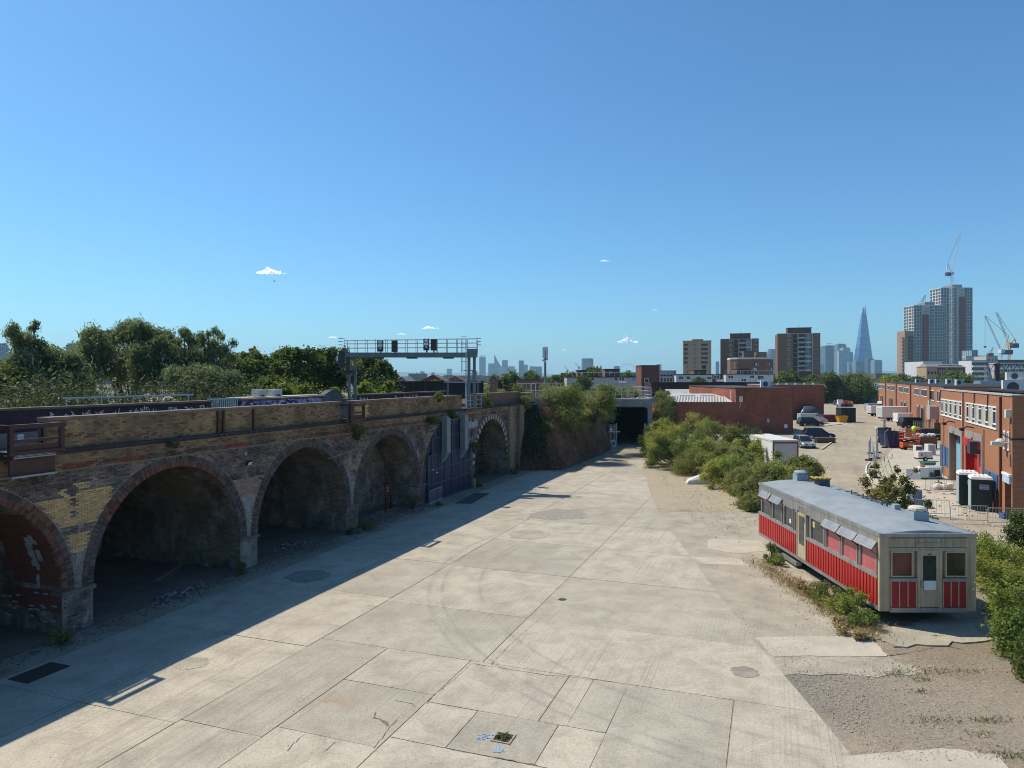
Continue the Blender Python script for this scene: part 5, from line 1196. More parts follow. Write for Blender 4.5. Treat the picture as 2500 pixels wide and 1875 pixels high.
# ---- vehicles
TYRE, RIM = M('tyre_rubber', (.015,.015,.015), .85), M('wheel_rim', (.4,.4,.42), .35, metal=.6)
HL, TL = M('headlight_glass', (.75,.77,.8), .1), M('tail_light', (.35,.01,.01), .2)
CGL = glass('car_glass', (.02,.024,.028))
def paint(name, c, metal=.25): return M(name, c, .28, .06, 2, metal=metal, spec=.5)
def car(label, x, y, rz, pt, kind='suv', cat='car', L=4.4, Wd=1.82, H=1.6, z=0.02, grp='vehicles parked on the estate'):
    """local x = forward"""
    t = thing('parked_'+('van' if kind == 'van' else 'car'), label, cat, (x,y,z), rz, grp)
    h2 = Wd/2; 
    def sec(x, w, zb, zt, tw): return [(x,-w,zb),(x,-w,(zb+zt)*.55),(x,-w*tw,zt),(x,w*tw,zt),(x,w,(zb+zt)*.55),(x,w,zb)]
    if kind == 'van':
        b = MB(); b.loft([sec(-L/2,h2*.97,.35,H*.97,.93),sec(-L/2+.1,h2,.25,H,.92),sec(L*.18,h2,.25,H,.92),sec(L*.31,h2,.25,H*.68,.95),sec(L*.44,h2,.25,H*.5,.93),sec(L/2-.04,h2*.96,.3,H*.43,.92),sec(L/2,h2*.9,.35,H*.38,.9)]); b.build('body', pt, t, bevel=.04)
        m = MB(); m.add([(L*.195,-h2*.86,H*.96),(L*.195,h2*.86,H*.96),(L*.312,h2*.93,H*.69),(L*.312,-h2*.93,H*.69)],[(0,1,2,3)]); 
        for v in range(len(m.v)): m.v[v] = (m.v[v][0]+.03, m.v[v][1], m.v[v][2]+.03)
        m.build('windscreen', CGL, t, fix=False)
        for sg in (-1,1): m = MB(); m.add([(L*.04,sg*(h2*.96+.01),H*.66),(L*.27,sg*(h2*.965+.01),H*.66),(L*.19,sg*(h2*.93+.02),H*.92),(L*.05,sg*(h2*.93+.02),H*.93)],[(0,1,2,3)]); m.build('side_window', CGL, t, fix=False)
    else:
        zb = H*.56
        b = MB(); b.loft([sec(-L/2,h2*.88,.38,zb*.97,.93),sec(-L/2+.12,h2*.97,.27,zb,.95),sec(-L*.2,h2,.24,zb+.02,.96),sec(L*.15,h2,.24,zb,.96),sec(L*.22,h2,.24,zb-.01,.94),sec(L*.42,h2*.97,.26,zb*.86,.9),sec(L/2-.05,h2*.88,.3,zb*.74,.88),sec(L/2,h2*.8,.36,zb*.62,.88)]); b.build('body', pt, t, bevel=.04)
        g = MB(); rx = -L*.47 if kind in ('suv','hatch') else -L*.36
        g.loft([[(rx,-h2*.86,zb-.01),(rx,h2*.86,zb-.01),(rx+.28,h2*.7,H-.04),(rx+.28,-h2*.7,H-.04)][::1], [(L*.24,-h2*.9,zb-.01),(L*.24,h2*.9,zb-.01),(L*.055,h2*.72,H-.03),(L*.055,-h2*.72,H-.03)]]); g.build('cabin_glass', CGL, t)
        m = MB(); m.loft([[(rx+.26,-h2*.71,H-.05),(rx+.26,h2*.71,H-.05),(rx+.34,h2*.62,H),(rx+.34,-h2*.62,H)],[(L*.065,-h2*.73,H-.05),(L*.065,h2*.73,H-.05),(L*.03,h2*.62,H),(L*.03,-h2*.62,H)]]); m.build('roof', pt, t)
        m = MB()
        for sg in (-1,1):
            for xx in (-L*.17, L*.03): m.bar((xx,sg*h2*.93,zb-.02),(xx-.02,sg*h2*.735,H-.03),.07,.05)
            m.bar((L*.24,sg*h2*.9,zb),(L*.055,sg*h2*.73,H-.03),.06,.05); m.bar((rx,sg*h2*.87,zb),(rx+.28,sg*h2*.72,H-.03),.09,.06)
        m.build('pillar', pt, t)
    r = .34 if H < 1.9 else .36
    wm = MB(); wm.wheel((0,0,0),r,.22,16,'y'); wme = wm.mesh('wheel', TYRE); rm_ = MB(); rm_.wheel((0,0,0),r*.62,.235,12,'y'); rme = rm_.mesh('rim', RIM)
    for xx in (-L*.31, L*.31):
        for sg in (-1,1): wo = mesh_obj('wheel', wme, t, (xx,sg*(h2-.09),r-z)); mesh_obj('rim', rme, wo)
    zl = H*.42 if kind != 'van' else H*.36
    for sg in (-1,1):
        m = MB(); m.cbox((L/2-.06,sg*h2*.68,zl),(.12,.36,.14),rz=-sg*.35); m.build('headlight', HL, t); m = MB(); m.cbox((-L/2+.03,sg*h2*.76,H*.5),(.1,.2,.22)); m.build('tail_light', TL, t)
        m = MB(); m.cbox((L*.2,sg*(h2+.1),H*.62),(.12,.2,.14)); m.build('wing_mirror', pt, t)
    m = MB(); m.cbox((L/2+.005,0,.5),(.03,.5,.12)); m.build('number_plate', WFR, t); m = MB(); m.cbox((L/2-.02,0,H*.34),(.06,Wd*.5,.14)); m.build('grille', BLACK, t)
    return t
car('silver panel van parked side-on behind the black car', 58.5, 138, 0, paint('silver_paint',(.5,.53,.57),.4), 'van', 'van', 5.3, 1.95, 2.0)
car('black car parked in front of the silver panel van', 55.4, 131.5, 0, paint('black_paint',(.012,.014,.02)), 'suv', 'car', 4.6, 1.85, 1.65)
car('dark navy car parked side-on just behind the silver hatchback', 45.2, 104.5, -.05, paint('navy_paint',(.015,.025,.055)), 'suv', 'car', 4.4, 1.85, 1.6)
car('silver hatchback facing the camera beside the white box truck', 37.7, 91.5, -R(90)-.05, paint('grey_silver_paint',(.35,.37,.39),.5), 'hatch', 'car', 4.0, 1.78, 1.5)
car('white van parked between the white trailer and black pickup', 78.2, 140, .0, paint('white_van_paint',(.7,.71,.72),0), 'van', 'van', 5.0, 1.95, 2.0)
t = car('long black pickup parked beside the white van', 72.4, 127, .0, paint('black_paint',(.012,.014,.02)), 'suv', 'pickup', 5.9, 1.95, 1.9)
car('grey van at the far end of the white trailers', 96.5, 188, .1, paint('van_grey_paint',(.32,.37,.42),.2), 'van', 'van', 5.2, 1.95, 2.1)
car('dark car parked by the far brick units behind the trailers', 104, 190, .2, paint('black_paint',(.012,.014,.02)), 'suv', 'car', 4.4, 1.85, 1.6)
WVP = paint('white_van_paint',(.7,.71,.72),0)
car('white van, farthest along the brick row beyond the grey van', 110, 208, .3, WVP, 'van', 'van', 5.2, 1.95, 2.1)
car('white van nosed in between the far trailers and the brick row', 92, 163, .2, WVP, 'van', 'van', 5.0, 1.95, 2.0)
car('dark red car tucked in front of the white van by the brick row', 88.5, 154, .1, paint('dark_red_paint',(.16,.02,.02)), 'hatch', 'car', 4.1, 1.75, 1.5)
car('grey car parked at the kerb before the far boundary wall', 108, 236, 1.2, paint('mid_grey_paint',(.18,.19,.2)), 'hatch', 'car', 4.1, 1.75, 1.5)
def boxtruck(label, x, y, rz, L, Wd, H, body, cab=True, frame=None):
    t = thing('box_truck' if cab else 'box_trailer', label, 'truck' if cab else 'trailer', (x,y,.02), rz)
    m = MB(); m.box(-L/2,-Wd/2,.75,L/2,Wd/2,H); m.build('box', body, t, bevel=.03)
    m = MB(); m.box(-L/2-.03,-Wd/2-.03,H-.12,L/2+.03,Wd/2+.03,H+.03); m.build('roof', M('off_white_roof', (.6,.58,.52), .6, .12, 2), t)
    m = MB(); m.box(-L/2-.04,-Wd/2-.02,.7,-L/2,-Wd/2+.12,H-.1); m.box(-L/2-.04,Wd/2-.12,.7,-L/2,Wd/2+.02,H-.1); m.box(-L/2-.04,-Wd/2+.12,H-.28,-L/2,Wd/2-.12,H-.12); m.build('rear_frame', frame or body, t)
    m = MB(); m.box(-L/2-.03,-Wd/2+.14,.8,-L/2-.004,Wd/2-.14,H-.3); m.build('rear_door', M('roller_grey', (.5,.5,.48), .5, .1, 3), t)
    m = MB(); m.box(-L/2+.2,-Wd/2+.3,.5,L/2,Wd/2-.3,.75); m.build('chassis', BLACK, t)
    if cab:
        m = MB(); m.loft([[(L/2+.05,-1,.5),(L/2+.05,1,.5),(L/2+.05,.9,2.25),(L/2+.05,-.9,2.25)],[(L/2+1.1,-1,.5),(L/2+1.1,1,.5),(L/2+.8,.85,2.2),(L/2+.8,-.85,2.2)],[(L/2+1.7,-.95,.5),(L/2+1.7,.95,.5),(L/2+1.6,.9,1.25),(L/2+1.6,-.9,1.25)]]); m.build('cab', body, t, bevel=.05)
    wm = MB(); wm.wheel((0,0,0),.38,.25,14,'y'); wme = wm.mesh('wheel', TYRE)
    for xx in ((-L*.3, L*.42) if cab else (-.4, .5)):
        for sg in (-1,1): mesh_obj('wheel', wme, t, (xx,sg*(Wd/2-.15),.36))
    return t
WBOX = M('white_box_panel', (.68,.68,.66), .5, .07, 1)
boxtruck('white box truck parked behind the bushes with its back to the camera', 25.2, 69.0, R(90), 7.4, 2.35, 3.2, WBOX, True, M('maroon_frame', (.22,.07,.07), .5))
boxtruck('large white box trailer, nearest of the row by the far units', 79.3, 147.5, .0, 5.7, 2.4, 2.95, WBOX, False)
boxtruck('smaller white trailer with a window behind the large box trailer', 84.8, 165, .0, 3.4, 2.2, 2.4, WBOX, False)
# ---- skips, containers, scissor lift, worker
SKY_, SKB, RUST = M('yellow_skip_paint', (.55,.30,.015), .55, .2, 2), M('navy_skip_paint', (.02,.03,.075), .5, .25, 2), M('rust_metal', (.19,.075,.035), .85, .4, 3)
def skip(name, label, x, y, rz, L, Wd, H, mat, cat='skip'):
    t = thing(name, label, cat, (x,y,.02), rz)
    b = MB(); i = .12*L
    o = [(-L/2,H),(-L/2+i*1.2,.12),(L/2-i*1.2,.12),(L/2,H)]
    b.yprism(o,-Wd/2,-Wd/2+.06); b.yprism(o,Wd/2-.06,Wd/2)
    b.add([(-L/2,-Wd/2+.06,H),(-L/2,Wd/2-.06,H),(-L/2+i*1.2,Wd/2-.06,.12),(-L/2+i*1.2,-Wd/2+.06,.12),(L/2,-Wd/2+.06,H),(L/2,Wd/2-.06,H),(L/2-i*1.2,Wd/2-.06,.12),(L/2-i*1.2,-Wd/2+.06,.12)],[(0,1,2,3),(4,5,6,7),(3,2,6,7)])
    b.build('shell', mat, t, fix=False)
    m = MB(); m.box(-L/2-.05,-Wd/2-.04,H-.08,L/2+.05,-Wd/2+.08,H+.03); m.box(-L/2-.05,Wd/2-.08,H-.08,L/2+.05,Wd/2+.04,H+.03); m.box(-L/2-.05,-Wd/2+.08,H-.08,-L/2+.07,Wd/2-.08,H+.025); m.box(L/2-.07,-Wd/2+.08,H-.08,L/2+.05,Wd/2-.08,H+.025); m.build('rim', mat, t)
    m = MB()
    for xx in (-L*.22, L*.22): m.bar((xx,-Wd/2-.03,.12),(xx*.4,-Wd/2-.03,H),.09,.06)
    m.build('rib', mat if mat is SKY_ else RUST, t); m = MB(); m.box(-L*.36,-Wd/2+.07,H*.5,L*.36,Wd/2-.07,H*.8); m.build('contents', M('rubble_heap', (.25,.2,.15), .95, .4, 3, bump=1), t)
    return t
p = G(2059,1033); skip('skip', 'bright yellow skip in front of the dark container', p.x, p.y+.9, 0, 1.95, 1.6, 1.35, SKY_)
p = G(2188,1094); skip('skip', 'navy blue tapered skip beside the orange scissor lift', p.x, p.y+1.2, 0, 2.3, 2.2, 2.0, SKB)
p = G(2164,1082); t = thing('hoarding_panel', 'black printed panel standing left of the navy skip', 'panel', (p.x,p.y+.5,.02)); m = MB(); m.box(-.95,-.04,.05,.95,.04,2.1); m.build('board', M('black_board', (.02,.024,.032), .5), t); m = MB(); m.box(-.7,-.3,0,-.6,.5,.08); m.box(.6,-.3,0,.7,.5,.08); m.build('foot', BLACK, t); m = MB(); m.box(-.8,-.046,1.8,0.1,-.041,1.86); m.box(-.8,-.046,1.62,.3,-.041,1.68); m.box(-.8,-.046,1.44,.5,-.041,1.5); m.build('print', M('grey_print', (.2,.2,.22), .6), t)
def container(label, x, y, rz, L, Wd, H, mat, cat='container'):
    t = thing('container', label, cat, (x,y,.02), rz); m = MB(); n = int(L/.25)
    pts = []
    for k in range(n): x0 = -L/2+L*k/n; w = L/n; pts += [(x0,-Wd/2),(x0+w*.35,-Wd/2),(x0+w*.5,-Wd/2+.05),(x0+w*.85,-Wd/2+.05)]
    pts += [(L/2,-Wd/2),(L/2,Wd/2),(-L/2,Wd/2)]; m.prism(pts,.1,H-.1); m.build('side', mat, t)
    m = MB(); m.box(-L/2-.03,-Wd/2-.03,H-.12,L/2+.03,Wd/2+.03,H); m.box(-L/2-.03,-Wd/2-.03,0,L/2+.03,Wd/2+.03,.14); m.build('frame', mat, t); return t
container('dark blue-green container behind the yellow skip', 67.6, 143.5, 0, 2.9, 2.4, 2.9, M('dark_teal_container', (.02,.035,.04), .5, .2, 2))
container('dull dark red container left of the yellow skip', 64.0, 143.0, 0, 3.2, 2.2, 1.5, M('dark_red_container', (.13,.02,.02), .6, .3, 2))
container('blue corrugated container in the shade behind the brick block', 70.3, 172, 0, 5.5, 2.4, 2.9, M('shade_blue_container', (.05,.10,.18), .5, .2, 2))
t = thing('covered_car', 'car under a shiny dark tarpaulin by the dark red container', 'covered car', (62.8,150,.02)); m = MB(); m.loft([[(-2.4,-.9,0),(-2.4,.9,0),(-2.3,.8,.9),(-2.3,-.8,.9)],[(-1.2,-1,0),(-1.2,1,0),(-1,.7,2.9),(-1,-.7,2.9)],[(.6,-1,0),(.6,1,0),(.5,.7,3.0),(.5,-.7,3.0)],[(2.6,-.9,0),(2.6,.9,0),(2.5,.8,2.0),(2.5,-.8,2.0)]]); m.build('tarpaulin', M('blue_grey_tarp', (.07,.09,.12), .25, .3, 2), t, smooth=True)
t = thing('skip_cage', 'long open skip with a caged timber side behind the navy skip', 'skip', (G(2232,1066).x-1.2, 103, .02)); m = MB(); m.box(-2.4,-1,.3,2.8,1,1.6); m.build('bed', M('dark_bed', (.045,.035,.03), .8, .3, 2), t)
for k in range(10): m = MB(); m.box(-2.4+k*.3,-1.08,1.6,-2.33+k*.3,-1.02,2.75); m.build('slat', M('weathered_timber_grey', (.3,.27,.22), .8), t)
m = MB(); m.box(-2.4,-1.1,2.7,.6,-1.02,2.8); m.box(.6,-1.05,1.6,2.8,-.98,2.5); m.build('rail', M('rust_edge', (.13,.06,.04), .8), t); m = MB(); m.box(-2.4,-1.1,.75,2.8,-1.02,.9); m.box(-2.4,-1.1,.3,2.8,-1.02,.35); m.build('sill', M('worn_white_line', (.6,.58,.52), .8), t)
for xx in (-1.8,1.6,2.3): m = MB(); m.wheel((xx,-.95,.38),.38,.25,14,'y'); m.build('wheel', TYRE, t)
ORG = M('orange_lift_paint', (.55,.085,.03), .5, .15, 2)
p = G(2227,1099); t = thing('scissor_lift', 'orange scissor lift with a railed platform beside the navy skip', 'scissor lift', (p.x,p.y+.5,.02))
m = MB(); m.box(-1.1,-.4,.25,1.0,.4,.95); m.build('base', ORG, t, bevel=.04)
for xx in (-.8,.75):
    for sg in (-1,1): m = MB(); m.wheel((xx,sg*.4,.22),.22,.16,12,'y'); m.build('wheel', TYRE, t)
m = MB(); m.bar((-.9,-.3,.95),(.9,-.3,1.3),.1); m.bar((.9,-.3,.95),(-.9,-.3,1.3),.1); m.bar((-.9,.3,.95),(.9,.3,1.3),.1); m.bar((.9,.3,.95),(-.9,.3,1.3),.1); m.build('scissor_arm', BLACK, t)
m = MB(); m.box(-1.15,-.45,1.3,1.2,.45,1.42); m.build('platform', ORG, t)
for z in (1.75,2.1,2.5): m = MB(); m.tube([(-1.1,-.42,z),(1.15,-.42,z),(1.15,.42,z),(-1.1,.42,z),(-1.1,-.42,z)],.028,5); m.build('rail', ORG, t)
for xx in (-1.1,-.72,-.35,0,.4,.77,1.15):
    for y in (-.42,.42): m = MB(); m.tube([(xx,y,1.42),(xx,y,2.5)],.026,5); m.build('post', ORG, t)
m = MB(); m.box(-.3,-.42,.5,.35,-.405,.75); m.build('notice', M('yellow_sticker', (.6,.5,.2), .6), t)
LX, LY = p.x+.45, p.y+.5
# worker: one skinned body bending over the rail, with jacket and helmet
def person(label, loc, rz, joints, edges, radii, skin):
    me = bpy.data.meshes.new('person'); me.from_pydata(joints, edges, []); o = mesh_obj('person', me, None, loc, rz)
    tag(o, label, 'person'); me.materials.append(skin)
    mod = o.modifiers.new('skin', 'SKIN'); mod.use_smooth_shade = True
    for i, r in enumerate(radii): me.skin_vertices[0].data[i].radius = (r, r)
    me.skin_vertices[0].data[0].use_root = True
    s = o.modifiers.new('sub', 'SUBSURF'); s.levels = 1; s.render_levels = 1
    return o
J = [(0,0,.95),(.03,0,1.15),(.1,0,1.38),(.15,0,1.5),(.2,0,1.58),(.23,0,1.68),(.0,.1,.9),(.05,.12,.5),(0,.12,.07),(.12,.12,.03),(.0,-.1,.9),(.02,-.12,.5),(-.03,-.12,.07),(.09,-.12,.03),
     (.1,.2,1.4),(.2,.24,1.15),(.38,.2,1.05),(.46,.19,1.03),(.1,-.2,1.4),(.22,-.24,1.15),(.4,-.18,1.08),(.48,-.17,1.06)]
E = [(0,1),(1,2),(2,3),(3,4),(4,5),(0,6),(6,7),(7,8),(8,9),(0,10),(10,11),(11,12),(12,13),(2,14),(14,15),(15,16),(16,17),(2,18),(18,19),(19,20),(20,21)]
RD = [.15,.15,.17,.07,.075,.1,.1,.07,.05,.04,.1,.07,.05,.04,.07,.05,.04,.035,.07,.05,.04,.035]
pers = person('worker in a yellow-green hi-vis vest standing on the orange scissor lift', (LX, LY, 1.44), R(30), J, E, RD, M('skin_and_grey_trousers', (.25,.2,.18), .8))
HV_ = M('hi_vis_yellow', (.55,.72,.04), .6, .1, 4)
m = MB(); m.loft([[(cx+rx*math.cos(a),ry*math.sin(a),z) for a in [2*math.pi*k/12 for k in range(12)]] for cx,rx,ry,z in ((0,.2,.22,.85),(.03,.2,.23,1.15),(.09,.2,.25,1.38),(.13,.12,.17,1.5))]); m.build('vest', HV_, pers, smooth=True)
for sg in (-1,1): m = MB(); m.tube([(.1,sg*.2,1.42),(.2,sg*.25,1.16)],.085,8,.075); m.build('sleeve', HV_, pers)
m = MB(); m.ball((.23,0,1.74),(.13,.12,.1),10,6); m.build('helmet', M('dark_helmet', (.05,.05,.06), .4), pers)
m = MB()
for sg in (-1,1): m.tube([(0,sg*.1,.92),(.05,sg*.125,.5),(0,sg*.125,.1)],.115,8,.075)
m.build('trousers', M('grey_trousers', (.42,.42,.42), .8), pers)['kind'] = 'stuff'
# generator, trolley, tubs, tank
p = G(2260,1127); t = thing('generator', 'white towable generator on a wheel near the orange brick wall', 'generator', (p.x,p.y+.4,.02))
GENW = M('generator_white', (.6,.59,.58), .45, .08, 3)
for k in (-1,1): m = MB(); m.box(-.02 if k > 0 else -.78,-.4,.35,.76 if k > 0 else -.05,.4,1.05); m.build('cabinet', GENW, t, bevel=.02)
m = MB(); m.box(-.8,-.38,.22,.8,.38,.35); m.build('chassis', BLACK, t); m = MB(); m.wheel((-.05,-.42,.24),.23,.15,14,'y'); w_ = m.build('wheel', TYRE, t); m = MB(); m.wheel((-.05,-.43,.24),.13,.16,12,'y'); m.build('rim', RIM, w_)
m = MB(); m.ball((-.42,-.405,.7),(.13,.01,.09),10,6); m.build('badge', M('dark_red_badge', (.25,.02,.03), .5), t)
p = G(2244,1108); t = thing('welder', 'white welding trolley with a dark control face next to the generator', 'trolley', (p.x,p.y+.3,.02)); m = MB(); m.box(-.4,-.3,.25,.4,.3,.95); m.build('case', GENW, t, bevel=.02); m = MB(); m.box(-.33,-.315,.45,.33,-.3,.8); m.build('face', M('dark_plate', (.06,.06,.07), .5), t)
for xx in (-.3,.3): m = MB(); m.wheel((xx,-.25,.13),.13,.08,12,'y'); m.build('wheel', TYRE, t)
p = G(2276,1112); t = thing('crate', 'pale boxy cabinet standing against the wall beside the generator', 'cabinet', (p.x+.1,p.y+.6,.02)); m = MB(); m.box(-.45,-.4,0,.45,.4,1.25); m.build('case', GENW, t, bevel=.02); m = MB(); m.box(-.3,-.42,.2,.3,-.4,1.1); m.build('panel', M('pink_grey_box', (.4,.33,.32), .7), t)
p = G(2261,1098); t = thing('rusty_bin', 'rusty brown metal bin heaped with white rubble sacks', 'bin', (p.x+.6,p.y+1.2,.02)); m = MB(); m.box(-1.1,-.7,.1,1.1,.7,1.5); m.build('shell', RUST, t)
mb = MB(); rr = random.Random(6)
for k in range(9): mb = MB(); mb.ball((-.8+k*.2,rr.uniform(-.4,.3),1.55+rr.uniform(0,.25)),(rr.uniform(.25,.4),.3,.22),8,5); mb.build('sack', M('dusty_white_sack', (.6,.57,.52), .9, .2, 4), t)
p = G(2271,1143); t = thing('green_tub', 'green tapered plastic tub lying near the wall', 'tub', (p.x,p.y+.4,.02)); m = MB(); m.loft([[(-.5,-.3,.1),(.5,-.3,.1),(.5,.3,.1),(-.5,.3,.1)],[(-.62,-.42,.55),(.62,-.42,.55),(.62,.42,.55),(-.62,.42,.55)]]); m.build('shell', M('green_plastic', (.06,.17,.11), .5, .15, 2), t)
p = G(2274,1171); t = thing('ibc_tank', 'white caged liquid tank lying on its side on the apron', 'tank', (p.x,p.y+.6,.02)); m = MB(); m.box(-1.0,-.5,.1,1.05,.5,1.05); m.build('bottle', M('translucent_white_plastic', (.6,.62,.6), .4, .1, 2), t, bevel=.08)
for k in range(8): m = MB(); x = -.15+k*.18; m.tube([(x,-.54,.05),(x,-.54,1.09),(x,.54,1.09)],.018,4); m.build('cage_bar', GALV, t)
m = MB(); m.tube([(-.2,-.545,1.1),(1.1,-.545,1.1)],.02,4); m.tube([(-.2,-.545,.1),(1.1,-.545,.1)],.02,4); m.build('cage_rail', GALV, t); m = MB(); m.box(-.1,-.57,.2,.45,-.545,.6); m.build('plate', M('dark_plate', (.06,.06,.07), .5), t)
m = MB(); m.cbox((-.5,-.1,1.12),(.3,.25,.12)); m.build('valve', ORG, t)
t = thing('board', 'white sheet board leaning against the caged tank', 'board', (p.x-1.7,p.y+.1,.02)); m = MB(); m.cbox((.2,.1,.42),(1.2,.05,.95),rx=-.35); m.build('sheet', WFR, t); m = MB(); m.bar((-.9,-.3,.03),(.6,.1,.95),.08,.05); m.build('plank', CONC, t)
p = G(2297,1182); t = thing('office_chair', 'black office chair standing beside the caged tank', 'chair', (p.x,p.y+.3,.02)); m = MB(); m.cbox((0,.18,.85),(.5,.07,.55),rx=-.15); m.build('backrest', BLACK, t, bevel=.03); m = MB(); m.box(-.26,-.25,.43,.26,.22,.53); m.build('seat', BLACK, t, bevel=.03); m = MB(); m.tube([(0,0,.1),(0,0,.43)],.035,6); m.build('stem', BLACK, t)
for k in range(5): m = MB(); m.tube([(0,0,.12),(.3*math.cos(k*1.257),.3*math.sin(k*1.257),.05)],.025,5); m.build('leg', BLACK, t)
p = G(2300,1196); t = thing('rubbish_sacks', 'heap of white rubble sacks with a white tub on the apron', 'sacks', (p.x,p.y,.02))
for k in range(5): m = MB(); m.ball((-.5+k*.22,rr.uniform(-.2,.3),.2),(rr.uniform(.25,.35),.3,rr.uniform(.2,.3)),9,5); m.build('sack', M('dusty_white_sack', (.6,.57,.52), .9), t)
m = MB(); m.cyl((.75,.2,0),.22,.45,12,.26); m.build('tub', WFR, t)
# portable toilets, bollards, crate, board, planks
def toilet(label, x, y, rz):
    t = thing('portable_toilet', label, 'portable toilet', (x,y,.02), rz, 'portable toilets by the orange units'); TG = M('dark_green_plastic', (.018,.035,.032), .45, .12, 2)
    m = MB(); m.box(-.6,-.6,.05,.6,.6,2.15); m.build('body', TG, t, bevel=.03)
    m = MB(); m.loft([[(-.64,-.64,2.13),(.64,-.64,2.13),(.64,.64,2.13),(-.64,.64,2.13)],[(-.6,-.6,2.28),(.6,-.6,2.28),(.6,.6,2.28),(-.6,.6,2.28)],[(-.5,-.5,2.36),(.5,-.5,2.36),(.5,.5,2.36),(-.5,.5,2.36)]]); rf = m.build('roof', M('toilet_roof_white', (.68,.69,.68), .45, .08, 3), t)
    for k in range(4): m = MB(); m.box(-.42+k*.24,-.45,2.36,-.3+k*.24,.45,2.4); m.build('ridge', M('toilet_roof_white', (.68,.69,.68), .45), rf)
    m = MB(); m.box(-.14,-.62,1.48,.4,-.603,1.8); m.build('notice', M('pale_grey_panel', (.4,.42,.45), .5), t); m = MB(); m.box(-.1,-.625,1.66,.36,-.621,1.75); m.box(-.04,-.625,1.53,.36,-.621,1.61); m.build('print', M('blue_print', (.1,.2,.42), .5), t)
    for xx in (-.605,.605): m = MB(); m.box(xx-.02,-.5,.15,xx+.02,.5,2.0); m.build('side_panel', TG if xx > 0 else M('pale_toilet_side', (.35,.4,.42), .5), t)
    return t
p = G(2407,1250); toilet('near dark green portable toilet with white roof and small notice', p.x+.05, p.y+.65, -.42); toilet('rear portable toilet half hidden behind the other, pale side showing', 32.35, 50.3, -.42)
p = G(2355,1203); t = thing('bollard', 'yellow bollard at the foot of the red door', 'bollard', (p.x,p.y,.02)); m = MB(); m.cyl((0,0,0),.12,.95,12); m.build('shaft', M('yellow_plastic', (.55,.34,.03), .5), t); m = MB(); m.ball((0,0,.95),(.12,.12,.06),12,5); m.build('cap', M('yellow_plastic', (.55,.34,.03), .5), t)
for k, (u,v) in enumerate(((2113,1003),(2118,1004))):
    p = G(u,v); t = thing('bollard', ('left' if k == 0 else 'right')+' of two yellow bollards by the far fence on the estate road', 'bollard', (p.x,p.y,.02)); m = MB(); m.cyl((0,0,0),.2,1.3,10); m.build('shaft', M('yellow_plastic', (.55,.34,.03), .5), t); m = MB(); m.ball((0,0,1.3),(.2,.2,.1),10,5); m.build('cap', M('yellow_plastic', (.55,.34,.03), .5), t)
p = G(2461,1268); t = thing('crate', 'blue plastic crate on the ground below the black board', 'crate', (p.x,p.y+.2,.02)); m = MB(); m.box(-.3,-.2,0,.3,.2,.05)
for a in ((-.3,-.2,.3,-.16),(-.3,.16,.3,.2),(-.3,-.16,-.26,.16),(.26,-.16,.3,.16)): m.box(a[0],a[1],.05,a[2],a[3],.35)
m.build('shell', M('blue_crate_plastic', (.05,.11,.35), .45), t)
p = G(2458,1257); t = thing('board', 'tall black board leaning on the wall by the small blue doorway', 'board', (p.x,p.y+.5,.02)); m = MB(); m.cbox((0,0,.8),(.75,.06,1.6),rx=-.12); m.build('sheet', M('black_board', (.02,.024,.032), .5), t); m = MB(); m.box(-.35,-.12,0,.35,-.04,.03); m.build('foot', BLACK, t)
# site fence panels, barriers along the boundary
def heras(label, a, b, h=2.0, grp='mesh fence panels on the estate'):
    a, b = Vector((*a,0)), Vector((*b,0)); L = (b-a).length; t = thing('fence_panel', label, 'fence panel', (a.x,a.y,.02), math.atan2(b.y-a.y,b.x-a.x), grp)
    m = MB(); m.tube([(0,0,.15),(0,0,h),(L,0,h),(L,0,.15),(0,0,.15)],.03,6); m.build('frame', GALV, t)
    m = MB()
    for k in range(1,int(L/.16)): m.box(k*.16-.006,-.006,.18,k*.16+.006,.006,h-.02)
    for z in (.6,1.0,1.4): m.box(0,-.008,z,L,.008,z+.015)
    m.build('mesh', GALV, t)['kind'] = 'stuff'
    for x in (0,L): m = MB(); m.box(x-.12,-.35,0,x+.12,.35,.14); m.build('block', BLACK, t)
    return t
hp = [gp(2143,1163),gp(2133,1140),gp(2141,1128),gp(2122,1122),gp(2120,1124),gp(2146,1112)]
for i, (a, b, lb) in enumerate(((gp(2139,1168),gp(2134,1143),'nearest mesh fence panel of the zigzag on the estate apron'),(gp(2134,1142),gp(2131,1122),'second mesh fence panel of the zigzag from the nearest'),(gp(2121,1125),gp(2126,1108),'leftmost mesh fence panel leaning at the road edge'),(gp(2140,1120),gp(2144,1106),'rightmost mesh fence panel of the zigzag'),(gp(2160,1094),gp(2168,1085),'mesh fence panel standing before the black printed panel'),(gp(2157,1055),gp(2162,1045),'mesh fence panel beside the white box trailer'))): heras(lb, a, b)
p = G(2140,1115); t = thing('post', 'slim pale post with a white top among the mesh fence panels', 'post', (p.x,p.y,.02)); m = MB(); m.cyl((0,0,0),.05,3.2,8); m.build('shaft', GALV, t); m = MB(); m.ball((0,0,3.25),.14,8,5); m.build('head', WFR, t)
for k, (u,v,rz,lb) in enumerate(((2230,1262,-.1,'left crowd barrier in the row along the boundary behind the diner'),(2320,1278,-.12,'middle crowd barrier in the row along the boundary behind the diner'),(2410,1285,-.1,'right crowd barrier in the row along the boundary behind the diner'))):
    p = G(u,v); barrier(lb, (p.x,p.y,.02), rz, 'crowd barriers along the boundary')
p = G(2260,1205); barrier('crowd barrier set square to the others, left of the toilets', (p.x,p.y,.02), -.35)
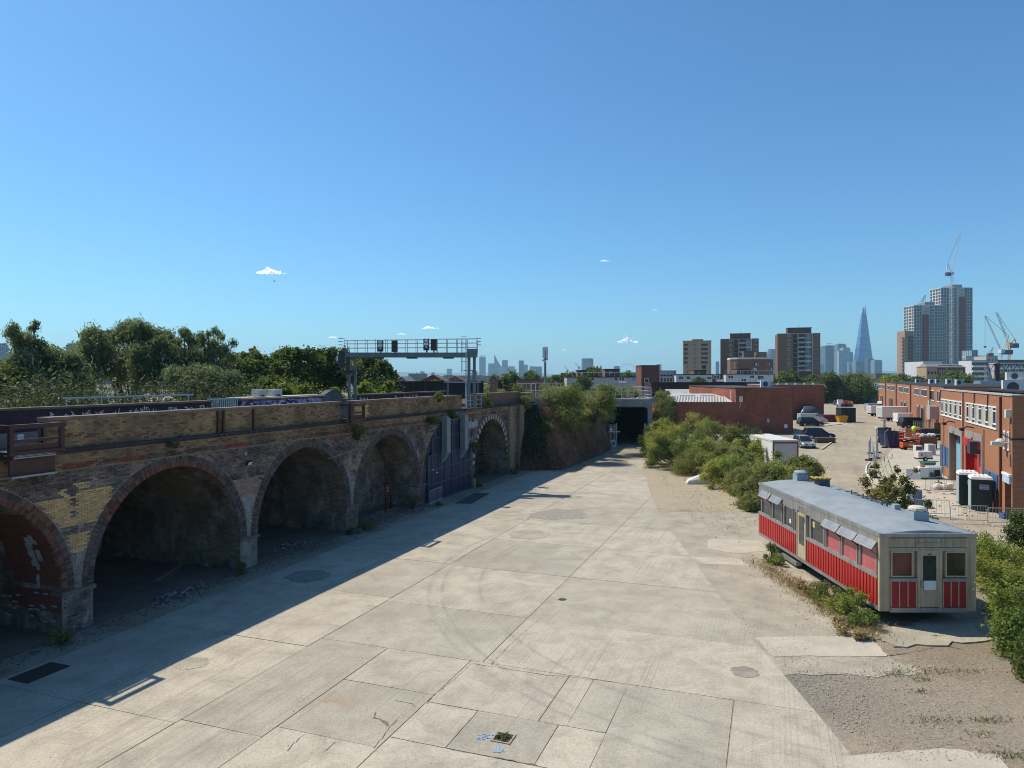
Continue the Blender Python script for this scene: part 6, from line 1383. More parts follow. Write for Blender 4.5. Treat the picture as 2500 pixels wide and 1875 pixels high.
t = thing('hose', 'white hose curving on the estate road by the fence panels', 'hose'); m = MB(); m.tube([tuple(G(u,v))[:2]+(.06,) for u,v in ((2124,1130),(2116,1140),(2114,1152),(2118,1160),(2124,1167))],.07,6); m.build('pipe', WFR, t)
mb = MB(); rr = random.Random(21)
for k in range(60):
    u, v = rr.uniform(2240,2400), rr.uniform(1190,1262); p = G(u,v); mb.cbox((p.x,p.y,.05),(rr.uniform(.1,.5),rr.uniform(.05,.2),rr.uniform(.02,.08)),rz=rr.uniform(0,3))
o = mb.build('debris', M('pale_debris', (.5,.48,.45), .9, .4, 2, isl=.6)); o['kind'] = 'stuff'; o['label'] = 'loose pale debris scattered on the apron'
p = G(2246,1240); t = thing('pallet_stack', 'blue and white boxes stacked low behind the diner', 'boxes', (p.x,p.y+.3,.02)); m = MB(); m.box(-.5,-.4,0,.1,.4,1.2); m.build('blue_box', M('blue_grey_box', (.12,.18,.26), .6), t); m = MB(); m.box(.2,-.3,0,.75,.2,.45); m.build('white_box', WFR, t)
# far end of the estate: boundary wall, gate, barriers, low white building
t = thing('boundary_wall', 'low grey wall closing the far end of the estate road', 'wall', (100,250,0)); m = MB(); m.box(-14,0,0,34,.4,2.2); m.build('wall_panel', M('grey_render', (.24,.23,.21), .9, .25, .6), t); m = MB(); m.box(-14.1,-.05,2.2,34.1,.45,2.3); m.build('coping', CONC, t)
p = G(2103,990); t = thing('gate', 'black gate in the far boundary wall', 'gate', (123.4,247.5,0)); m = MB(); m.box(-1.7,0,0,1.7,.15,2.9); m.build('leaf', BLACK, t); m = MB(); m.box(-1.8,-.05,2.9,1.8,.2,3.0); m.build('top_rail', BLACK, t)
for k, (u, w, c, lb) in enumerate(((2051,1.6,WFR,'white plastic barrier stack, leftmost by the far wall'),(2060,2.2,ORG,'orange plastic barrier stack in the middle by the far wall'),(2068,2.0,M('orange_plastic', (.6,.2,.03), .5),'bright orange barrier on a blue base by the far wall'),(2076,1.3,M('yellow_orange_plastic', (.6,.3,.03), .5),'rightmost small yellow-orange barrier by the far wall'))):
    p = G(u,993); t = thing('plastic_barrier', lb, 'barrier', (p.x,p.y,.02), 0, 'plastic barriers by the far wall'); m = MB(); m.loft([[(-w/2,-.6,0),(w/2,-.6,0),(w/2,.6,0),(-w/2,.6,0)],[(-w/2,-.5,1.2),(w/2,-.5,1.2),(w/2,.5,1.2),(-w/2,.5,1.2)],[(-w/2,-.2,2.2-k*.2),(w/2,-.2,2.2-k*.2),(w/2,.2,2.2-k*.2),(-w/2,.2,2.2-k*.2)]]); m.build('body', c, t)
    m = MB(); m.box(-w/2,-.65,0,w/2,.65,.7); m.build('base', M('blue_crate_plastic', (.05,.11,.35), .45) if k else WFR, t)
t = thing('white_shed', 'low pale building with a teal front behind the far wall', 'building', (118,262,0)); m = MB(); m.box(0,0,0,26,12,6.5); m.build('wall', M('teal_grey_cladding', (.2,.33,.36), .6, .1, .4), t); m = MB(); m.box(-.2,-.3,4.2,26.2,12,7.0); m.build('fascia', WFR, t)
t = thing('blue_post', 'tall bright blue post at the end of the brick row', 'post', (113.5,214,0)); m = MB(); m.box(-.35,-.3,0,.35,.3,5.2); m.build('shaft', M('bright_blue', (.03,.12,.42), .5), t); m = MB(); m.box(-1.1,-.4,5.2,.9,.4,5.7); m.build('head', WFR, t)
p = G(2136,1011); t = thing('black_bin', 'black bin with an orange lid beside the trailers', 'bin', (p.x,p.y,.02)); m = MB(); m.loft([[(-.5,-.45,0),(.5,-.45,0),(.5,.45,0),(-.5,.45,0)],[(-.6,-.55,1.0),(.6,-.55,1.0),(.6,.55,1.0),(-.6,.55,1.0)]]); m.build('body', BLACK, t); m = MB(); m.box(-.65,-.6,1.0,.65,.6,1.12); m.build('lid', M('orange_plastic', (.6,.2,.03), .5), t)
# pallets and tyres beside the navy car
p = G(2017,1082); t = thing('pallets', 'stack of dark pallets in the shade beside the navy car', 'pallets', (p.x,p.y+.5,.02))
for k in range(5):
    m = MB(); z = k*.15
    for q in range(6): m.box(-1.3+q*.45,-.5,z+.1,-.95+q*.45,.5,z+.13)
    for y in (-.45,0,.42): m.box(-1.3,y-.04,z,1.3,y+.04,z+.1)
    m.build('pallet', M('dark_pallet_wood', (.1,.085,.06), .85, .3, 3), t)
# ================================================================== EMBANKMENT, UNDERBRIDGE, MIDDLE DISTANCE
BOT = [(-1.5,68.5),(.7,68.6),(2.0,68.8),(3.4,69.0),(4.9,69.3),(5.6,71.0),(6.4,73.2),(7.5,75.8),(8.7,78.6),(9.9,81.6),(11.0,84.6),(11.9,87.4),(12.4,90.5),(12.5,94)]
TOP = [(-1.5,71.3),(.7,71.6),(1.6,72.1),(2.4,72.7),(3.0,73.6),(3.5,75.0),(4.2,76.9),(5.1,79.2),(6.2,81.6),(7.3,84.0),(8.3,86.6),(9.2,89.3),(10.0,92),(11.8,95)]
rd = random.Random(40)
def emb_pt(i, t, j=0.0):
    i = max(0, min(len(BOT)-1.001, i)); k = int(i); f = i-k
    b = [BOT[k][q]+(BOT[k+1][q]-BOT[k][q])*f for q in (0,1)]; c = [TOP[k][q]+(TOP[k+1][q]-TOP[k][q])*f for q in (0,1)]
    bul = math.sin(math.pi*min(1,t))*0.3
    return Vector((b[0]+(c[0]-b[0])*t+bul*.5+rd.uniform(-j,j), b[1]+(c[1]-b[1])*t-bul*.4+rd.uniform(-j,j), 6.1*t**0.92+rd.uniform(-j,j)))
m = MB(); ni, nj = 52, 14
for a in range(ni+1):
    for b in range(nj+1): m.v.append(tuple(emb_pt(a*(len(BOT)-1)/ni, b/nj, 0.12)))
for a in range(ni):
    for b in range(nj): m.f.append((a*(nj+1)+b, (a+1)*(nj+1)+b, (a+1)*(nj+1)+b+1, a*(nj+1)+b+1))
m.face(*[(p[0],p[1],6.0) for p in TOP], (12,99,6.0), (-12,99,6.0))
tag(m.build('embankment', M('dry_bank_soil', (.10,.065,.045), .95, .4, 1.3, bump=.8, bscale=9), smooth=True, fix=False), kind='structure')
def scatter(name, mat, pts, nrm, size, aspect, seed, droop=1.0, spread=.6):
    rg = np.random.default_rng(seed); n = len(pts); p = np.array(pts)
    nn = np.array(nrm)+rg.normal(size=(n,3))*spread; nn /= np.linalg.norm(nn,axis=1)[:,None]
    tg = rg.normal(size=(n,3))*.6; tg[:,2] -= droop; tg -= nn*(tg*nn).sum(1)[:,None]; tg /= np.linalg.norm(tg,axis=1)[:,None]; bt = np.cross(nn,tg)
    L = size*rg.uniform(.5,1.4,n)[:,None]; Wd = L*aspect
    vs = np.stack([p-tg*L*.5,p+bt*Wd*.5,p+tg*L*.5,p-bt*Wd*.5],1).reshape(-1,3)
    me = bpy.data.meshes.new(name); me.from_pydata(vs.tolist(), [], np.arange(4*n).reshape(-1,4).tolist()); me.materials.append(mat); return me
DRY = leaf_mat('dry_vine_brown', (.20,.095,.055), (.34,.18,.105), (.42,.26,.16), .25, .5)
DARKIVY = leaf_mat('dark_ivy', (.012,.02,.01), (.03,.045,.018), (.04,.055,.03), .15, .6)
pts, nr = [], []
for k in range(20000):
    i, t = rd.uniform(1.6, len(BOT)-1.2), rd.uniform(0,.97); v = emb_pt(i,t,.05); o = rd.uniform(0,.3); pts.append((v.x+o*.9,v.y-o*.35,v.z+o*.2)); nr.append((.85,-.4,.3))
o = mesh_obj('dry_vines', scatter('dry_vines', DRY, pts, nr, .38, .13, 3)); tag(o, 'brown dead creeper hanging over the steep bank beside the underbridge', kind='stuff')
pts, nr = [], []
for k in range(6500):
    i, t = rd.uniform(0.2, 3.2), rd.uniform(0,1.0)**.45; v = emb_pt(i,t,.05); o = rd.uniform(0,.5); pts.append((v.x+.1*o,v.y-o,v.z+.2*o)); nr.append((.1,-.9,.4))
o = mesh_obj('ivy', scatter('ivy', DARKIVY, pts, nr, .24, .5, 4, .4)); tag(o, 'dark ivy covering the shaded end of the bank against the viaduct', kind='stuff')
# underbridge
UB = M('grey_bridge_concrete', (.25,.255,.245), .88, .22, .9, bump=.2, fine=.12)
ub = thing('underbridge', 'grey concrete railway underbridge with a dark opening at the end of the yard', 'bridge', (0,94,0))
xl, xr = PX(1478,94), PX(1593,94)
m = MB(); m.box(xl-1.2,0,5.15,xr,2.2,6.15); m.build('fascia', UB, ub)
m = MB(); m.box(xr-.6,.1,0,xr,24,5.15); m.build('abutment', UB, ub); m = MB(); m.box(xl-1.2,.1,0,xl+.1,24,5.15); m.build('abutment', UB, ub)
m = MB(); m.yprism([(xr-.62,5.14),(xr-1.05,5.14),(xr-.62,4.85)],.12,23.9); m.build('haunch', UB, ub)
m = MB(); m.box(xl-1.2,2.2,5.2,xr,24,6.1); m.build('deck', M('pale_bridge_deck', (.42,.42,.40), .8, .15, .8), ub)
TUN = M('shade_dark_lining', (.035,.033,.03), .9)  # added near-black sheets: the shade inside the opening is put into their colour
m = MB(); m.box(xr-.72,.5,0,xr-.61,23.9,5.12); m.box(xl+.11,.5,0,xl+.2,23.9,5.12); m.box(xl+.2,.5,5.0,xr-.73,23.9,5.13); m.build('shade_lining', TUN, ub)
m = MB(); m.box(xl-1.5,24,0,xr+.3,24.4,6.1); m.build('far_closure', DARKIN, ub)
m = MB(); m.prism([(xl-.4,-.3),(xl+.25,-1.2),(xl+.4,.2),(xl-.2,.8)],0,5.2); m.build('wing_wall', UB, ub)
m = MB(); m.box(xr-.05,.6,5.6,xr+.5,30,6.3); m.build('parapet_edge', UB, ub)
t = thing('deck_railing', 'galvanised four-rail fence along the deck of the concrete underbridge', 'railing', (0,94.3,6.15))
x0 = PX(1500,94.3)
for z in (.1,.55,1.05,1.55): m = MB(); m.tube([(x0-3,0,z),(xr-.1,0,z)],.035,5); m.tube([(xr-.1,0,z),(xr-.1,14,z)],.03,5); m.build('rail', GALV, t)
for k in range(11): m = MB(); x = x0-3+k*(xr-.1-x0+3)/10; m.tube([(x,0,0),(x,0,1.56)],.035,5); m.build('post', GALV, t)
for k in range(1,7): m = MB(); m.tube([(xr-.1,k*2.3,0),(xr-.1,k*2.3,1.56)],.03,5); m.build('post', GALV, t)
PAL = M('palisade_grey', (.36,.38,.37), .5, .12, 3, metal=.3)
def palisade(label, u0, u1, Y, h):
    t = thing('palisade_gate', label, 'gate', (PX(u0,Y),Y,0)); w = PX(u1,Y)-PX(u0,Y)
    m = MB(); m.box(-.06,-.05,0,.06,.05,h+.1); m.box(w-.08,-.05,0,w+.08,.05,h+.1); m.build('post', PAL, t)
    n = max(2,int(w/.17))
    for k in range(n): m = MB(); x = w*(k+.5)/n; m.box(x-.035,-.02,.1,x+.035,.02,h); m.build('pale', PAL, t)
    m = MB(); m.box(0,.02,.5,w,.05,.58); m.box(0,.02,h-.4,w,.05,h-.32); m.build('rail', PAL, t); return t
palisade('left grey palisade gate leaf standing open at the underbridge', 1479, 1505, 93.3, 2.9); palisade('right grey palisade gate leaf folded against the underbridge wall', 1574, 1586, 93.6, 2.9)
t = thing('notice_board', 'white notice board leaning against the left palisade gate', 'sign', (PX(1498,91.5),91.5,0)); m = MB(); m.cbox((0,0,.5),(.55,.05,.95),rx=-.2,ry=-.12); m.build('board', M('pale_blue_white_card', (.6,.66,.72), .6), t); m = MB(); m.cbox((0,-.03,.5),(.35,.02,.5),rx=-.2,ry=-.12); m.build('print', M('grey_print', (.2,.2,.22), .6), t)
t = thing('notice_board', 'small white notice fixed on the left palisade gate', 'sign', (PX(1492,93.2),93.2,2.0)); m = MB(); m.box(-.18,-.05,0,.18,-.03,.4); m.build('board', WFR, t)
# concrete abutment and railing between viaduct end and bank
t = thing('retaining_wall', 'grey concrete wall stub above the ivy at the viaduct end', 'wall', (PX(1302,76),76,0)); m = MB(); m.box(0,0,0,2.6,.5,6.9); m.build('wall', UB, t)
t = thing('bank_railing', 'pale grey railing on the concrete stub at the viaduct end', 'railing', (PX(1298,77),77,6.9))
m = MB(); m.tube([(0,0,1.5),(3.6,0,1.5)],.04,5); m.tube([(0,0,.7),(3.6,0,.7)],.04,5); m.build('rail', GALV, t)
for k in range(9): m = MB(); m.tube([(k*.45,0,-.3),(k*.45,0,1.5)],.03,4); m.build('post', GALV, t)
t = thing('bank_railing', 'short pale railing beside the dark girder bridge', 'railing', (PX(1262,92),92,6.5))
m = MB(); m.tube([(0,0,1.7),(2.4,0,1.7)],.05,5); m.tube([(0,0,.8),(2.4,0,.8)],.05,5); m.build('rail', GALV, t)
for k in range(5): m = MB(); m.tube([(k*.6,0,-.5),(k*.6,0,1.7)],.04,4); m.build('post', GALV, t)
# dark plate girder bridge beyond the gantry
gd = thing('girder_bridge', 'long black plate girder bridge seen behind the signal gantry', 'bridge', (PX(955,112),112,0)); GL_ = PX(1180,112)-PX(955,112)
BLKG = M('black_girder_paint', (.012,.012,.014), .6, .2, 1)
m = MB(); m.box(0,0,6.0,GL_,.3,8.3); m.build('web', BLKG, gd)
m = MB(); m.box(-.1,-.3,8.3,GL_+.1,.6,8.45); m.box(-.1,-.3,5.9,GL_+.1,.6,6.0); m.build('flange', BLKG, gd)
for k in range(16): m = MB(); m.box(k*GL_/15-.05,-.25,6.0,k*GL_/15+.05,-.002,8.3); m.build('stiffener', BLKG, gd)
for xx in (1.5, GL_-1.5): m = MB(); m.box(xx-.8,-.5,0,xx+.8,1.2,5.9); m.build('pier', RB, gd)
wk = thing('signal_walkway', 'low railed steel walkway behind the right gantry legs', 'walkway', (PX(1086,92),92,0)); WL = PX(1174,92)-PX(1086,92)
m = MB(); m.box(0,-.5,8.35,WL,.5,8.47); m.build('deck', GALV, wk)
for z in (8.8,9.05,9.25): m = MB(); m.tube([(0,-.45,z),(WL,-.45,z)],.025,4); m.build('rail', GST, wk)
for k in range(14): m = MB(); m.tube([(k*WL/13,-.45,8.4),(k*WL/13,-.45,9.27)],.022,4); m.build('post', GST, wk)
for xx in (.4, WL-.4): m = MB(); m.box(xx-.12,-.1,0,xx+.12,.1,8.35); m.build('leg', GST, wk)
# mobile phone mast
mast = thing('phone_mast', 'slim grey phone mast with white antennas rising above the bushes', 'mast', (PX(1331,130),130,0))
m = MB(); m.cyl((0,0,0),.28,PZ(872,130),10,.2); m.build('pole', GST, mast)
zt = PZ(845,130)
for k in range(6): a = k*1.047; m = MB(); m.cbox((.42*math.cos(a),.42*math.sin(a),zt-1.2),(.3,.16,2.0),rz=a+1.57); m.build('antenna', M('antenna_white', (.55,.57,.6), .5), mast)
m = MB(); m.cyl((0,0,zt-2.6),.12,2.5,8); m.tube([(-.5,0,zt-1.9),(.5,0,zt-1.9)],.05,5); m.tube([(0,-.5,zt-.7),(0,.5,zt-.7)],.05,5); m.build('headframe', GST, mast)
for k in range(3): a = k*2.1+.5; m = MB(); m.wheel((.4*math.cos(a),.4*math.sin(a),zt-2.4-.2*k),.22,.15,10,'y'); m.build('dish', M('antenna_white', (.55,.57,.6), .5), mast)
# distant dark brick viaduct with overgrown top behind the workshop
bv = thing('brick_viaduct', 'dark overgrown brick viaduct in the distance behind the dark red workshop', 'viaduct', (PX(1590,166),166,0)); BVL = PX(1905,166)-PX(1590,166)
BVM = brick_mat('black_brick', (.055,.04,.035), (.04,.03,.028), (.07,.06,.055), (.02,.02,.02), .5)
m = MB(); m.box(0,0,0,BVL,8,7.75); m.build('wall', BVM, bv); m = MB(); m.box(-.1,-.15,7.75,BVL+.1,.5,7.95); m.build('coping', BVM, bv)
for k in range(3):
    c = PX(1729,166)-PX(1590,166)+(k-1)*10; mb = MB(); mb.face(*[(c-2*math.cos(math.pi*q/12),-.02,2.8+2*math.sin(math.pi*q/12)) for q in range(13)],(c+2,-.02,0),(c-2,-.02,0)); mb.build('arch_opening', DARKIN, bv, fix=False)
    mb = MB()
    for q in range(16):
        a0, a1 = math.pi*q/16+.01, math.pi*(q+1)/16-.01; P = lambda r,a,y: (c-r*math.cos(a),y,2.8+r*math.sin(a)); mb.add([P(2,a0,-.08),P(2.6,a0,-.08),P(2.6,a1,-.08),P(2,a1,-.08),P(2,a0,0),P(2.6,a0,0),P(2.6,a1,0),P(2,a1,0)],[(0,1,2,3),(4,0,3,7),(1,5,6,2),(3,2,6,7),(4,5,1,0)])
    mb.build('arch_ring', M('red_arch_ring', (.16,.06,.045), .9), bv, fix=False)
# ---- flats and houses
def bwin(par, x0, z0, w, h, mat=None, fm=None, y=0.0, sill=False):
    m = MB(); f = min(.12, w*.12); m.box(x0-f,y-.08,z0-f,x0+w+f,y-.002,z0+h+f); o = m.build('window', fm or WFR, par); m = MB()
    if w > 1.3: m.box(x0,y-.1,z0,x0+w/2-.05,y-.082,z0+h); m.box(x0+w/2+.05,y-.1,z0,x0+w,y-.082,z0+h)
    else: m.box(x0,y-.1,z0,x0+w,y-.082,z0+h)
    m.build('pane', mat or GLASS, o); return o
WRND = M('white_render', (.55,.56,.57), .8, .1, .3); GREYR = M('grey_white_render', (.40,.41,.43), .8, .15, .3)
def flats(label, u0, u1, v0, v1, Y, mat, wins, extra=None, dep=10):
    x0, x1, zt, zb = PX(u0,Y), PX(u1,Y), PZ(v0,Y), PZ(v1,Y); t = thing('flats', label, 'flats', (x0,Y,0))
    m = MB(); m.box(0,0,0,x1-x0,dep,zt-.25); m.build('wall', mat, t); m = MB(); m.box(-.15,-.25,zt-.25,x1-x0+.15,dep+.1,zt); m.build('roof', ROOFD, t)
    for (a,b,c,d) in wins: bwin(t, PX(a,Y)-x0, PZ(d,Y), PX(b,Y)-PX(a,Y), PZ(c,Y)-PZ(d,Y))
    return t
f1 = flats('left white rendered low flats beyond the overgrown viaduct', 1651, 1739, 913.5, 938, 232, WRND, ((1657,1668,919,926),(1676,1684,919,926),(1725,1737,920,926)))
f2 = flats('right white rendered low flats beyond the overgrown viaduct', 1772, 1888, 912.5, 938, 230, WRND, ((1778,1790,917,924),(1810,1821,925,931),(1830,1841,917,923),(1850,1856,917,925),(1857,1864,918,924)))
m = MB(); m.box(PX(1847,230)-PX(1772,230),-1.4,PZ(932,230),PX(1866,230)-PX(1772,230),-.1,PZ(927,230)); m.build('balcony', WFR, f2)
m = MB(); m.box(PX(1804,230)-PX(1772,230),-.06,PZ(936,230),PX(1821,230)-PX(1772,230),-.003,PZ(916,230)); m.build('spandrel_panel', M('pale_blue_panel', (.4,.55,.7), .5), f2)
f3 = flats('dark brown link block between the two white flats', 1739, 1772, 914, 938, 233, M('dark_brown_brick', (.17,.095,.068), .9, .2, 1), ((1742,1756,917,923),)); m = MB(); m.box(1,-1.2,PZ(931.5,233),4,-.05,PZ(926.5,233)); m.build('balcony', WFR, f3)
f4 = flats('long white low flats behind the bank bushes, left of the red tower', 1384, 1553, 919.5, 942, 205, GREYR, ((1500,1508,922,929),(1512,1523,922,929),(1443,1450,923,929),(1421,1428,923,929),(1545,1548,924,929)))
m = MB(); m.box(PX(1510,205)-PX(1384,205),-1.2,PZ(935,205),PX(1528,205)-PX(1384,205),-.1,PZ(930,205)); m.build('balcony', WFR, f4)
for f, a, b in ((f4,1384,1553),(f2,1772,1888)):
    Y = 205 if f is f4 else 230; zt = PZ(917 if f is f4 else 912,Y); mb = MB(); mb.tube([(0,.2,zt+.9),(PX(b,Y)-PX(a,Y),.2,zt+.9)],.05,4)
    for k in range(14): x = (PX(b,Y)-PX(a,Y))*k/13; mb.tube([(x,.2,zt-.1),(x,.2,zt+.9)],.04,4)
    mb.build('roof_rail', GALV, f)
def block(name, label, cat, u0, u1, v0, Y, mat, dep=10, roof=None):
    t = thing(name, label, cat, (PX(u0,Y),Y,0)); w = PX(u1,Y)-PX(u0,Y); zt = PZ(v0,Y)
    m = MB(); m.box(0,0,0,w,dep,zt); m.build('wall', mat, t); m = MB(); m.box(-.12,-.12,zt,w+.12,dep+.1,zt+.2); m.build('parapet', roof or ROOFD, t); return t, w, zt
DBR = M('dark_brown_brick', (.17,.095,.068), .9, .2, 1)
t, w, zt = block('brick_tower', 'plain red-brown brick stair tower between the trees and white flats', 'building', 1566, 1610, 893, 220, M('red_brown_brick', (.15,.06,.045), .9, .15, .6)); bwin(t, 1.0, PZ(934,220), 1.2, 1.2)
t, w, zt = block('flats', 'pale grey flats with dark window bays right of the red brick tower', 'flats', 1610, 1651, 906, 236, GREYR)
for k in range(5): bwin(t, .4+k*1.05, PZ(918.5,236), .7, .5, DARKIN, GREYR); bwin(t, .3+k*1.05, PZ(932,236), .75, 1.3, GLASS)
for u0,u1,v0,Y,lb in ((1477,1513,902,214,'dark red brown rooftop block above the long white flats'),(1410,1433,905,212,'dark brown rooftop block with round vents beside the trees'),(1695,1724,905,238,'small dark brown rooftop block on the left white flats'),(1799,1830,902,238,'small dark brown rooftop block on the right white flats')):
    t, w, zt = block('rooftop_block', lb, 'building', u0, u1, v0, Y, DBR, 6); bwin(t, w*.3, zt-1.2, .6, .6)
t = thing('house', 'old house with a steep dark red roof and two chimneys between the trees', 'house', (PX(1456,260),260,0)); w = PX(1474,260)-PX(1456,260)
m = MB(); m.box(0,0,0,w,6,PZ(909,260)); m.build('wall', DBR, t); m = MB(); m.loft([[(-.2,-.2,PZ(909,260)),(w+.2,-.2,PZ(909,260)),(w+.2,6.2,PZ(909,260)),(-.2,6.2,PZ(909,260))],[(w*.4,2.5,PZ(897,260)),(w*.6,2.5,PZ(897,260)),(w*.6,3.5,PZ(897,260)),(w*.4,3.5,PZ(897,260))]]); m.build('roof', M('dark_red_tiles', (.10,.05,.04), .8, .2, 3), t)
for x in (.25,.75): m = MB(); m.box(w*x-.2,2.6,PZ(905,260),w*x+.2,3.2,PZ(892.5,260)); m.build('chimney', DBR, t)
# gabled houses left of centre
def house(label, u0, u1, v_e, v_r, Y, wall, roof):
    t = thing('house', label, 'house', (PX(u0,Y),Y,0)); w = PX(u1,Y)-PX(u0,Y); ze, zr = PZ(v_e,Y), PZ(v_r,Y)
    m = MB(); m.yprism([(0,0),(w,0),(w,ze),(w/2,zr-.1),(0,ze)],0,10); m.build('wall', wall, t)
    for sg in (0,1):
        m = MB(); a, b = ((-.3,ze-.15),(w/2,zr)) if sg == 0 else ((w+.3,ze-.15),(w/2,zr)); m.add([(a[0],-.4,a[1]),(b[0],-.4,b[1]),(b[0],10.4,b[1]),(a[0],10.4,a[1]),(a[0],-.4,a[1]+.15),(b[0],-.4,b[1]+.15),(b[0],10.4,b[1]+.15),(a[0],10.4,a[1]+.15)],[(0,1,2,3),(4,5,6,7),(0,4,7,3),(0,1,5,4)]); m.build('roof_slope', roof, t, fix=False)
    bwin(t, w*.4, ze-1.3, w*.2, 1.0); return t
house('grey gabled house roof at the right end of the dense trees', 966, 994, 934, 921, 120, M('tan_render', (.3,.26,.2), .9), M('grey_slates', (.2,.2,.2), .8, .2, 2))
house('reddish gabled house behind the black girder bridge', 1022, 1092, 934, 916, 150, M('red_brown_brick', (.15,.06,.045), .9), M('brown_tiles', (.16,.12,.10), .8, .2, 2))
house('terracotta roofed house behind the signal walkway', 1088, 1134, 932, 919, 165, DBR, M('terracotta_tiles', (.22,.09,.06), .8, .2, 2))
house('small gabled roof beside the trees under the towers', 1196, 1216, 928, 917, 190, DBR, M('grey_slates', (.2,.2,.2), .8))
block('long_shed', 'low dark flat roof just left of the phone mast', 'building', 1262, 1330, 928, 150, DBR)
# ---- mid-rise towers
BRN = brick_mat('brown_tower_brick', (.20,.125,.08), (.17,.105,.068), (.2,.155,.12), (.09,.06,.045), .15, contrast=.2); BRND = M('dark_brown_panel', (.10,.06,.047), .8, .15, .5)
BEI = brick_mat('beige_tower_brick', (.40,.30,.19), (.36,.265,.165), (.42,.34,.24), (.2,.15,.1), .15, contrast=.2)
GLB = glass('pale_balcony_glass', (.22,.27,.27)); GLS = glass('sky_glass', (.12,.17,.2))
def brown_tower(label, u0, u1, v0, vr, ur0, ur1, Y, fl0, n, dz):
    t = thing('tower_block', label, 'tower block', (PX(u0,Y),Y,0), -.28); X = lambda u: PX(u,Y)-PX(u0,Y)
    w = X(u1); zt = PZ(v0,Y); a, b = X(u0+(u1-u0)*.37), X(u0+(u1-u0)*.82)
    m = MB(); m.box(0,-1.2,0,a,16,zt); m.build('wing', BRN, t); m = MB(); m.box(a,1.0,0,b,16,zt); m.build('core', BRND, t); m = MB(); m.box(b,-1.6,0,w,16,zt); m.build('wing', BRN, t)
    m = MB(); m.box(X(ur0),2,zt,X(ur1),12,PZ(vr,Y)); rb = m.build('roof_house', BRND, t); m = MB(); m.box(X(ur0)-.2,1.8,PZ(vr,Y),X(ur1)+.2,12.2,PZ(vr,Y)+.25); m.build('roof_edge', BRND, rb); m = MB(); m.tube([((X(ur0)+X(ur1))/2,4,PZ(vr,Y)),((X(ur0)+X(ur1))/2,4,PZ(vr,Y)+3)],.06,4); m.build('aerial', GST, rb)
    m = MB(); m.box(-.1,-1.3,zt-.25,a+.1,-1.15,zt+.1); m.box(b-.1,-1.7,zt-.25,w+.1,-1.55,zt+.1); m.box(a,.6,zt-.3,b,1.1,zt+.1); m.build('roof_edge', M('pale_roof_edge', (.4,.36,.3), .7), t)
    m = MB(); m.box(a+(b-a)*.24,-.9,0,a+(b-a)*.27,-.7,zt); m.box(b-.35,-1.75,0,b-.05,-1.62,zt); m.build('white_mullion', WRND, t)
    for i in range(n):
        z = fl0-i*dz
        bwin(t, a*.66, z-1.2, 1.1, 1.0, y=-1.2)
        for q in (.25,.5,.75): bwin(t, b+(w-b)*q-.25, z-1.2, .4, 1.1, y=-1.6)
        bw = MB(); bw.box(a+(b-a)*.28,-.8,z-2.5,a+(b-a)*.64,-.7,z-1.5); bw = bw.build('balcony', GLB, t); m = MB(); m.box(a+(b-a)*.28,-.7,z-2.65,a+(b-a)*.64,1,z-2.5); m.build('floor', BRND, bw)
        bwin(t, a+(b-a)*.68, z-1.5, (b-a)*.27, 1.3, GLS, WFR, y=1.0); m = MB(); m.box(a+(b-a)*.66,-.2,z-2.5,b-.4,-.1,z-1.6); m.build('panel', WRND if i % 3 else GLB, t)
        m = MB(); m.box(a+.1,.3,z-2.6,a+(b-a)*.23,1,z-2.35); m.build('landing', M('pale_roof_edge', (.4,.36,.3), .7), t)
    return t
brown_tower('right-hand brown brick tower block with a column of balconies', 1898, 1994, 815, 801, 1922, 1976, 400, PZ(817,400), 8, 2.6)
brown_tower('left-hand brown brick tower block partly hidden by a lower brown block', 1759, 1847, 828, 815, 1782, 1829, 430, PZ(830,430), 8, 2.7)
t = thing('tower_block', 'beige brick tower block with recessed dark balconies', 'tower block', (PX(1668,420),420,0), -.22); X = lambda u: PX(u,420)-PX(1668,420)
zt = PZ(833,420); m = MB(); m.box(0,0,0,X(1734),16,zt); m.build('wall', BEI, t); m = MB(); m.box(X(1690),3,zt,X(1716),12,zt+1.2); m.build('roof_house', DBR, t); m = MB(); m.box(-.15,-.15,zt,X(1734)+.15,16,zt+.3); m.build('roof_edge', BEI, t)
for i in range(7):
    z = PZ(839.5+i*10.7,420)
    if i < 5:
        for a, b in ((1669,1678.5),(1710,1725.5)): m = MB(); m.box(X(a),-.12,z-1.5,X(b),.01,z); o = m.build('balcony', M('recess_dark', (.05,.04,.035), .8), t); mm = MB(); mm.box(X(a)+.1,-.2,z-1.5,X(b)-.1,-.13,z-.9); mm.build('balustrade', M('balustrade_grey', (.16,.15,.14), .5, metal=.3), o)
    bwin(t, X(1692), z-1.6, 1.1, 1.5, GLS, BEI); bwin(t, X(1696), z-1.6, .7, 1.5, GLS, BEI)
    if i > 4: bwin(t, X(1675), z-1.6, 1.0, 1.6, GLS, BEI); bwin(t, X(1712), z-1.8, 2.4, 2.0, DARKIN, BEI)
mbk = thing('brick_flats', 'curved brown four-storey flats with a white roof band before the tower blocks', 'flats', (PX(1784,330),330,0), -.2); X = lambda u: PX(u,330)-PX(1784,330)
pl = [(0,3),(X(1800),.5),(X(1835),-.8),(X(1860),1.0),(X(1886),4.0),(X(1886),16),(0,16)]; zt = PZ(877,330)
m = MB(); m.prism(pl,0,zt); m.build('wall', M('dark_brown_brick', (.17,.095,.068), .9), mbk); m = MB(); m.prism([(p[0]*1.004-.1,p[1]-.25) for p in pl],zt,zt+.75); m.build('roof_band', WRND, mbk)
